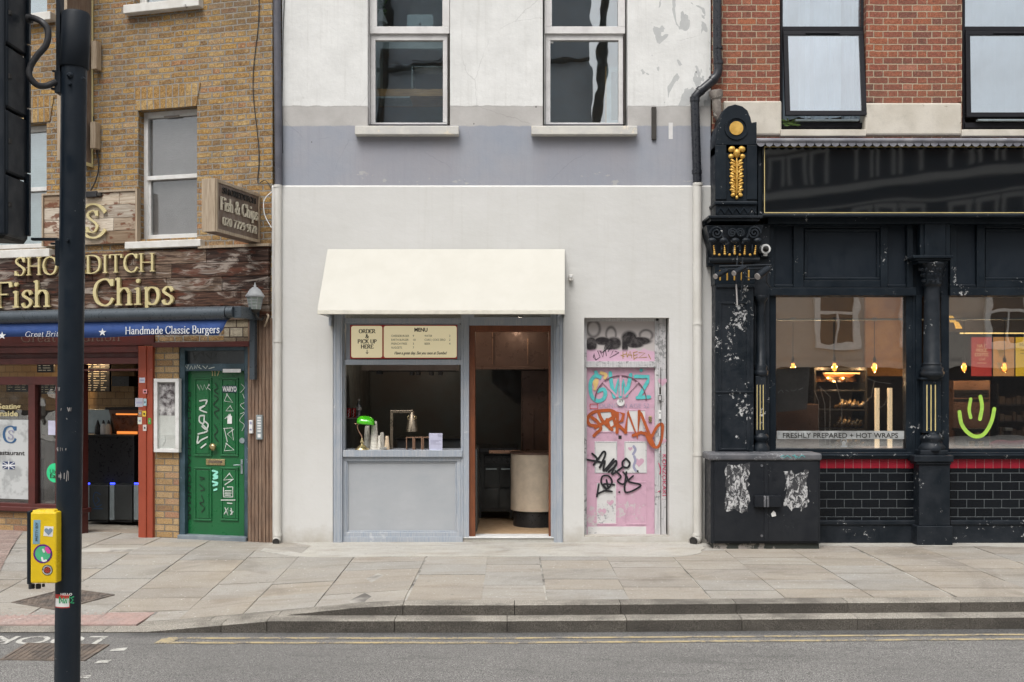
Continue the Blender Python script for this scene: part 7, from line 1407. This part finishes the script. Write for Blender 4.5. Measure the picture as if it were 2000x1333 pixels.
w1_ = lbm([(-60, 55, 752, 984, .04, .008), (68, 108, 752, 984, .04, .008)], 'window_pane', 'shopglass', LB, 0)
M['frost'] = glass_mat('white_film', (.55, .58, .6), .1, .4, 0, 1.6); lbm([(-60, 55, 820, 974, .035, .002)], 'frosted_film', 'frost', LB, 0)
mb = MB(LF); serif_text(mb, 'C', 4, 865, 32, .032, px1=33, bold=1.9); P0_ = build(mb, 'blue_crest', flat('crest_blue', (.03, .10, .22)), LB)
mb = MB(LF); serif_text(mb, 'S', 15, 858, 17, .029, px1=27, bold=1.6); build(mb, 'crest_letter', M['lineink'], LB)
mb = MB(LF); sans_text(mb, 'estaurant', -2, 889, 8.5, .032, px1=48, bold=.02); build(mb, 'window_lettering', M['ink'], LB); mb = MB(LF); sans_text(mb, 'Seating', -4, 799, 10, .032, px1=40, bold=.02); sans_text(mb, 'inside', -4, 813, 10, .032, px1=35, bold=.02); build(mb, 'gold_lettering', M['letter'], LB)
mb = MB(LF); mb.pb(5, 29, 902, 917, .032, .001); fl_ = build(mb, 'flag_sticker', flat('flag_blue', (.02, .04, .12)), LB); mb = MB(LF); mb.strokes('5,909.5 29,909.5; 17,902 17,917', 1, 0, 0, 2.4, .031, False); mb.strokes('6,903 28,916; 28,903 6,916', 1, 0, 0, 1.2, .0312, False); build(mb, 'flag_cross', M['vwhite'], fl_)
mb = MB(LF); mb.pdisc(107, 924, 16, .030, .002, 28); mb_ = build(mb, 'delivery_sticker', flat('sticker_green', (.03, .6, .25), .5), LB); mb = MB(LF); sans_text(mb, 'Uber', 97, 925, 7, .028, wpx=20); sans_text(mb, 'Eats', 97, 934, 7, .028, wpx=20, bold=.02); build(mb, 'lettering', M['ink'], mb_)
lbm([(94, 108, 822, 850, .032, .001)], 'opening_hours', 'lilac', LB, 0); lbm([(70, 88, 780, 812, 1.0, .01)], 'pinned_note', 'ceiling', LB, 0)
lbm([(70, 86, 852, 896, 1.1, .3), (86, 106, 850, 985, .8, .3)], 'pale_units', 'ceiling', LB, .01)
# ---------------------------------------------------------------- crossing pole, signal head and push button
def PC(px, py, y): a, b = C.p(px, py, y); return (a, y, b)
M['polepaint'] = paint('pole_paint', (.006, .011, .018), (.010, .016, .024), .42, 3, spec=.3, chips=.70, chipc=(.55, .55, .52), chsc=30, bump=.12, bsc=40); M['sigblack'] = paint('signal_plastic', (.008, .012, .018), (.014, .018, .024), .5, 2, bump=.03, spec=.25)
yp = -7.05; t = thing('crossing_pole', 'black steel crossing pole with a sleeve cap and worn stickers', 'pole'); p0, p1 = Vector(PC(129, 1440, yp)), Vector(PC(145, 120, yp))
p0.z = -.071; d = (p1 - p0).normalized()
mb = MB(); mb.tube([p0, p0.lerp(p1, .3), p0.lerp(p1, .7), p1], .0575, 32); build(mb, 'post', M['polepaint'], t)
mb = MB(); q0, q1 = Vector(PC(145, 134, yp)), Vector(PC(149, 26, yp)); mb.tube([q0, q0 + Vector((0, 0, .004)), q0.lerp(q1, .5), q1 - Vector((0, 0, .012)), q1], [.062, .066, .0655, .0645, .058], 32); build(mb, 'cap', M['sigblack'], t)
mb = MB()
for px, py in ((138, 148), (138, 165), (134, 470), (164, 155)): b = Vector(PC(px, py, yp - .052)); mb.tube([b, b + Vector((0, -.012, 0)), b + Vector((0, -.018, 0))], [.014 if py == 148 else .008] * 2 + [.006], 12)
build(mb, 'bolt', M['polepaint'], t)
mb = MB(); mb.tube(spline([PC(56, 37, -7.1), PC(66, 36, -7.12), PC(84, 45, -7.15), PC(94, 62, -7.15), (PC(90, 88, -7.15)), PC(72, 110, -7.15), PC(59, 132, -7.15), PC(58, 150, -7.15), PC(72, 166, -7.13), PC(90, 168, -7.1), PC(110, 160, -7.08)]), .0145, 12); mb.tube([PC(53, 37, -7.1), PC(62, 37, -7.1)], .021, 12); build(mb, 'conduit', M['rubber'], t)
pbm([(109, 117, -200, 180, yp - .03, .05), (106, 118, 140, 181, yp - .035, .06), (101, 109, 137, 140, yp, .02), (99, 109, 171, 175, yp, .02)], 'bracket', 'sigblack', t, .002); pbm([(107, 118, 469, 519, yp - .03, .06), (60, 112, 464.5, 469.5, yp, .03), (98, 108, 474, 478, yp, .02)], 'bracket', 'sigblack', t, .002)
def on_pole(px, py, w, h, nm, m, lift=.0008):     # a sticker wrapped round the post
    mb = MB(); c = p0.lerp(p1, 0); zc_ = C.p(px, py, yp)[1]; f = (zc_ - p0.z) / (p1.z - p0.z); c = p0.lerp(p1, f); k_ = 1 / MB().ppm(px, yp); a0 = ((C.p(px, py, yp)[0]) - c.x) / .0575; P = []; n = 10
    for i in range(n + 1):
        a = math.asin(max(-.95, min(.95, a0))) + (i / n - .5) * w * k_ / .0575; r = .0575 + lift
        P += [(c.x + r * math.sin(a), c.y - r * math.cos(a), zc_ - h * k_ / 2), (c.x + r * math.sin(a), c.y - r * math.cos(a), zc_ + h * k_ / 2)]
    mb.add(P, [(2 * i, 2 * i + 2, 2 * i + 3, 2 * i + 1) for i in range(n)], True); return build(mb, nm, m, t)
on_pole(129.5, 1170, 32, 26, 'name_sticker', M['redink']); on_pole(129.5, 1173, 30, 16, 'sticker_field', M['white'], .0014)
mb = MB(); sans_text(mb, 'HELLO', 118, 1163.2, 4.2, yp - .0612, wpx=23, bold=.02); build(mb, 'sticker_heading', M['white'], t)
mb = MB(); mb.strokes('116,1166 116,1179 121,1174 116,1166; 123,1178 124,1167 128,1172 126,1178; 130,1178 131,1167 135,1178 136,1166; 144,1166 138,1168 143,1172 138,1178 144,1178', 1, 0, 0, 2.2, yp - .0615, False); build(mb, 'sticker_tag', flat('sticker_green_ink', (.02, .3, .12)), t)
mb = MB(); rs = random.Random(31)
for a, b, n in ((124, 930, 9), (128, 800, 5), (118, 878, 5), (116, 760, 3)):
    for i in range(n):
        u = a + rs.uniform(-9, 11); h = rs.uniform(3, 20) if n == 9 else rs.uniform(2, 8); mb.strokes('%f,%f %f,%f' % (u, b - h / 2, u + rs.uniform(-2, 2), b + h / 2), 1, 0, 0, rs.uniform(.6, 1.6), yp - .0605 + abs(u - 129) ** 2 * .00004, False)
build(mb, 'paint_scratch', M['floodgrey'], t)
t = thing('push_button_box', 'yellow pedestrian push button box covered in stickers on the side of the pole', 'push button'); yb = -7.16; M['yel'] = paint('yellow_plastic', (.72, .50, .012), (.66, .45, .01), .35, 4, chips=.70, chipc=(.15, .12, .05), chsc=25, dirt=.12)
pbm([(59, 110, 1001, 1140, yb, .10), (62, 106, 997, 1003, yb + .02, .07)], 'casing', 'yel', t, .012); pbm([(52, 59, 999, 1142, yb + .005, .11)], 'back_plate', 'sigblack', t, .004); pbm([(108, 118, 1030, 1110, yb + .05, .05)], 'mount', 'sigblack', t)
mb = MB()
for px, r_ in ((62, 6), (75, 5)): mb.tube([PC(px, 1141, yb + .05), PC(px, 1150, yb + .05)], r_ / 420, 12)
mb.pb(82, 86, 1141, 1147, yb + .04, .01); build(mb, 'knob', M['rubber'], t)
cs_ = lambda P, nm, m, lift: (lambda mb: (mb.pp(P, yb - lift, .0006), build(mb, nm, m, t))[1])(MB())
cs_([(65.5, 1016), (79, 1016), (77.5, 1063), (64, 1063)], 'blue_sticker', flat('sticker_blue', (.20, .36, .46), .5), .001)
mb = MB(); serif_text(mb, 'PRETTY BOY', 74, 1057.5, 4.6, yb - .002, wpx=37, rot=math.pi / 2, bold=1.5); build(mb, 'sticker_lettering', M['ink'], t)
cs_([(87, 1028), (104.5, 1029), (102.5, 1049), (84.5, 1047)], 'white_sticker', M['white'], .001); mb = MB(); heart(mb, 94.5, 1038, 8, yb - .002); build(mb, 'heart', flat('holo_heart', (.32, .42, .55), .2, .4), t)
mb = MB(); mb.pdisc(83.5, 1082, 18.5, yb - .0012, .0006, 32); build(mb, 'round_sticker', flat('sticker_purple', (.10, .01, .20), .4), t)
mb = MB(); mb.pdisc(83.5, 1082, 15, yb - .0020, .0006, 32); build(mb, 'sticker_green_field', flat('sticker_mint', (.08, .45, .22), .4), t)
mb = MB(); mb.strokes('91,1072 95,1078', 1, 0, 0, 8, yb - .0030); build(mb, 'sticker_pink_patch', flat('sticker_pink', (.7, .08, .35), .4), t); mb = MB(); mb.strokes('82,1090 84,1096 90,1095', 1, 0, 0, 4, yb - .0030); mb.strokes('84,1074 86,1078', 1, 0, 0, 4, yb - .0030); build(mb, 'sticker_white_patch', M['white'], t)
mb = MB(); mb.pdisc(92.5, 1114, 10.5, yb - .0012, .0006, 28); build(mb, 'round_sticker', M['ink'], t)
mb = MB()
for i in range(22): a = i * .2856; mb.strokes('%f,%f %f,%f' % (92.5 + 7.2 * math.cos(a), 1114 + 7.2 * math.sin(a), 92.5 + 9 * math.cos(a), 1114 + 9 * math.sin(a)), 1, 0, 0, 1.1, yb - .0018, False)
build(mb, 'ring_lettering', M['white'], t); mb = MB(); mb.pdisc(92.5, 1114, 6, yb - .0019, .0005, 24); build(mb, 'sticker_centre', flat('sticker_red', (.5, .05, .02)), t)
mb = MB(); mb.strokes('88,1111 91,1109 94,1112 97,1110; 88,1115 91,1113 94,1116 97,1114; 88,1119 91,1117 94,1120 97,1118', 1, 0, 0, 1.1, yb - .0028); build(mb, 'wave_print', M['ink'], t)
t = thing('traffic_signal', 'black traffic signal housing seen from behind beside the pole cap', 'traffic signal'); ys = -7.25
for i, (a, b) in enumerate(((-170, -45), (-44, 84), (86, 209), (211, 336), (338, 460))):
    mb = MB(); mb.pp([(-110, a), (11, a + 2), (14, a + 6), (14, b - 4), (11, b), (-110, b - 1)], ys, .21); s_ = build(mb, 'housing_section', M['sigblack'], t, .012)
    mb = MB(); mb.pb(15, 20, b - 65, b - 56, ys + .012, .02); build(mb, 'latch_slot', M['ink'], s_)
    mb = MB(); mb.pb(46, 57, a + 2, b + 1, ys + .19, .02)
    build(mb, 'side_rib', M['polepaint'], s_, .002)
mb = MB(); mb.pp([(-110, 458), (12, 458), (6, 466), (-110, 462)], ys + .01, .2); build(mb, 'bottom_cap', M['ink'], t)
mb = MB(); mb.pb(-100, 8, -170, 458, ys - .012, .02); build(mb, 'face_ridge', M['sigblack'], t, .008)
settle()
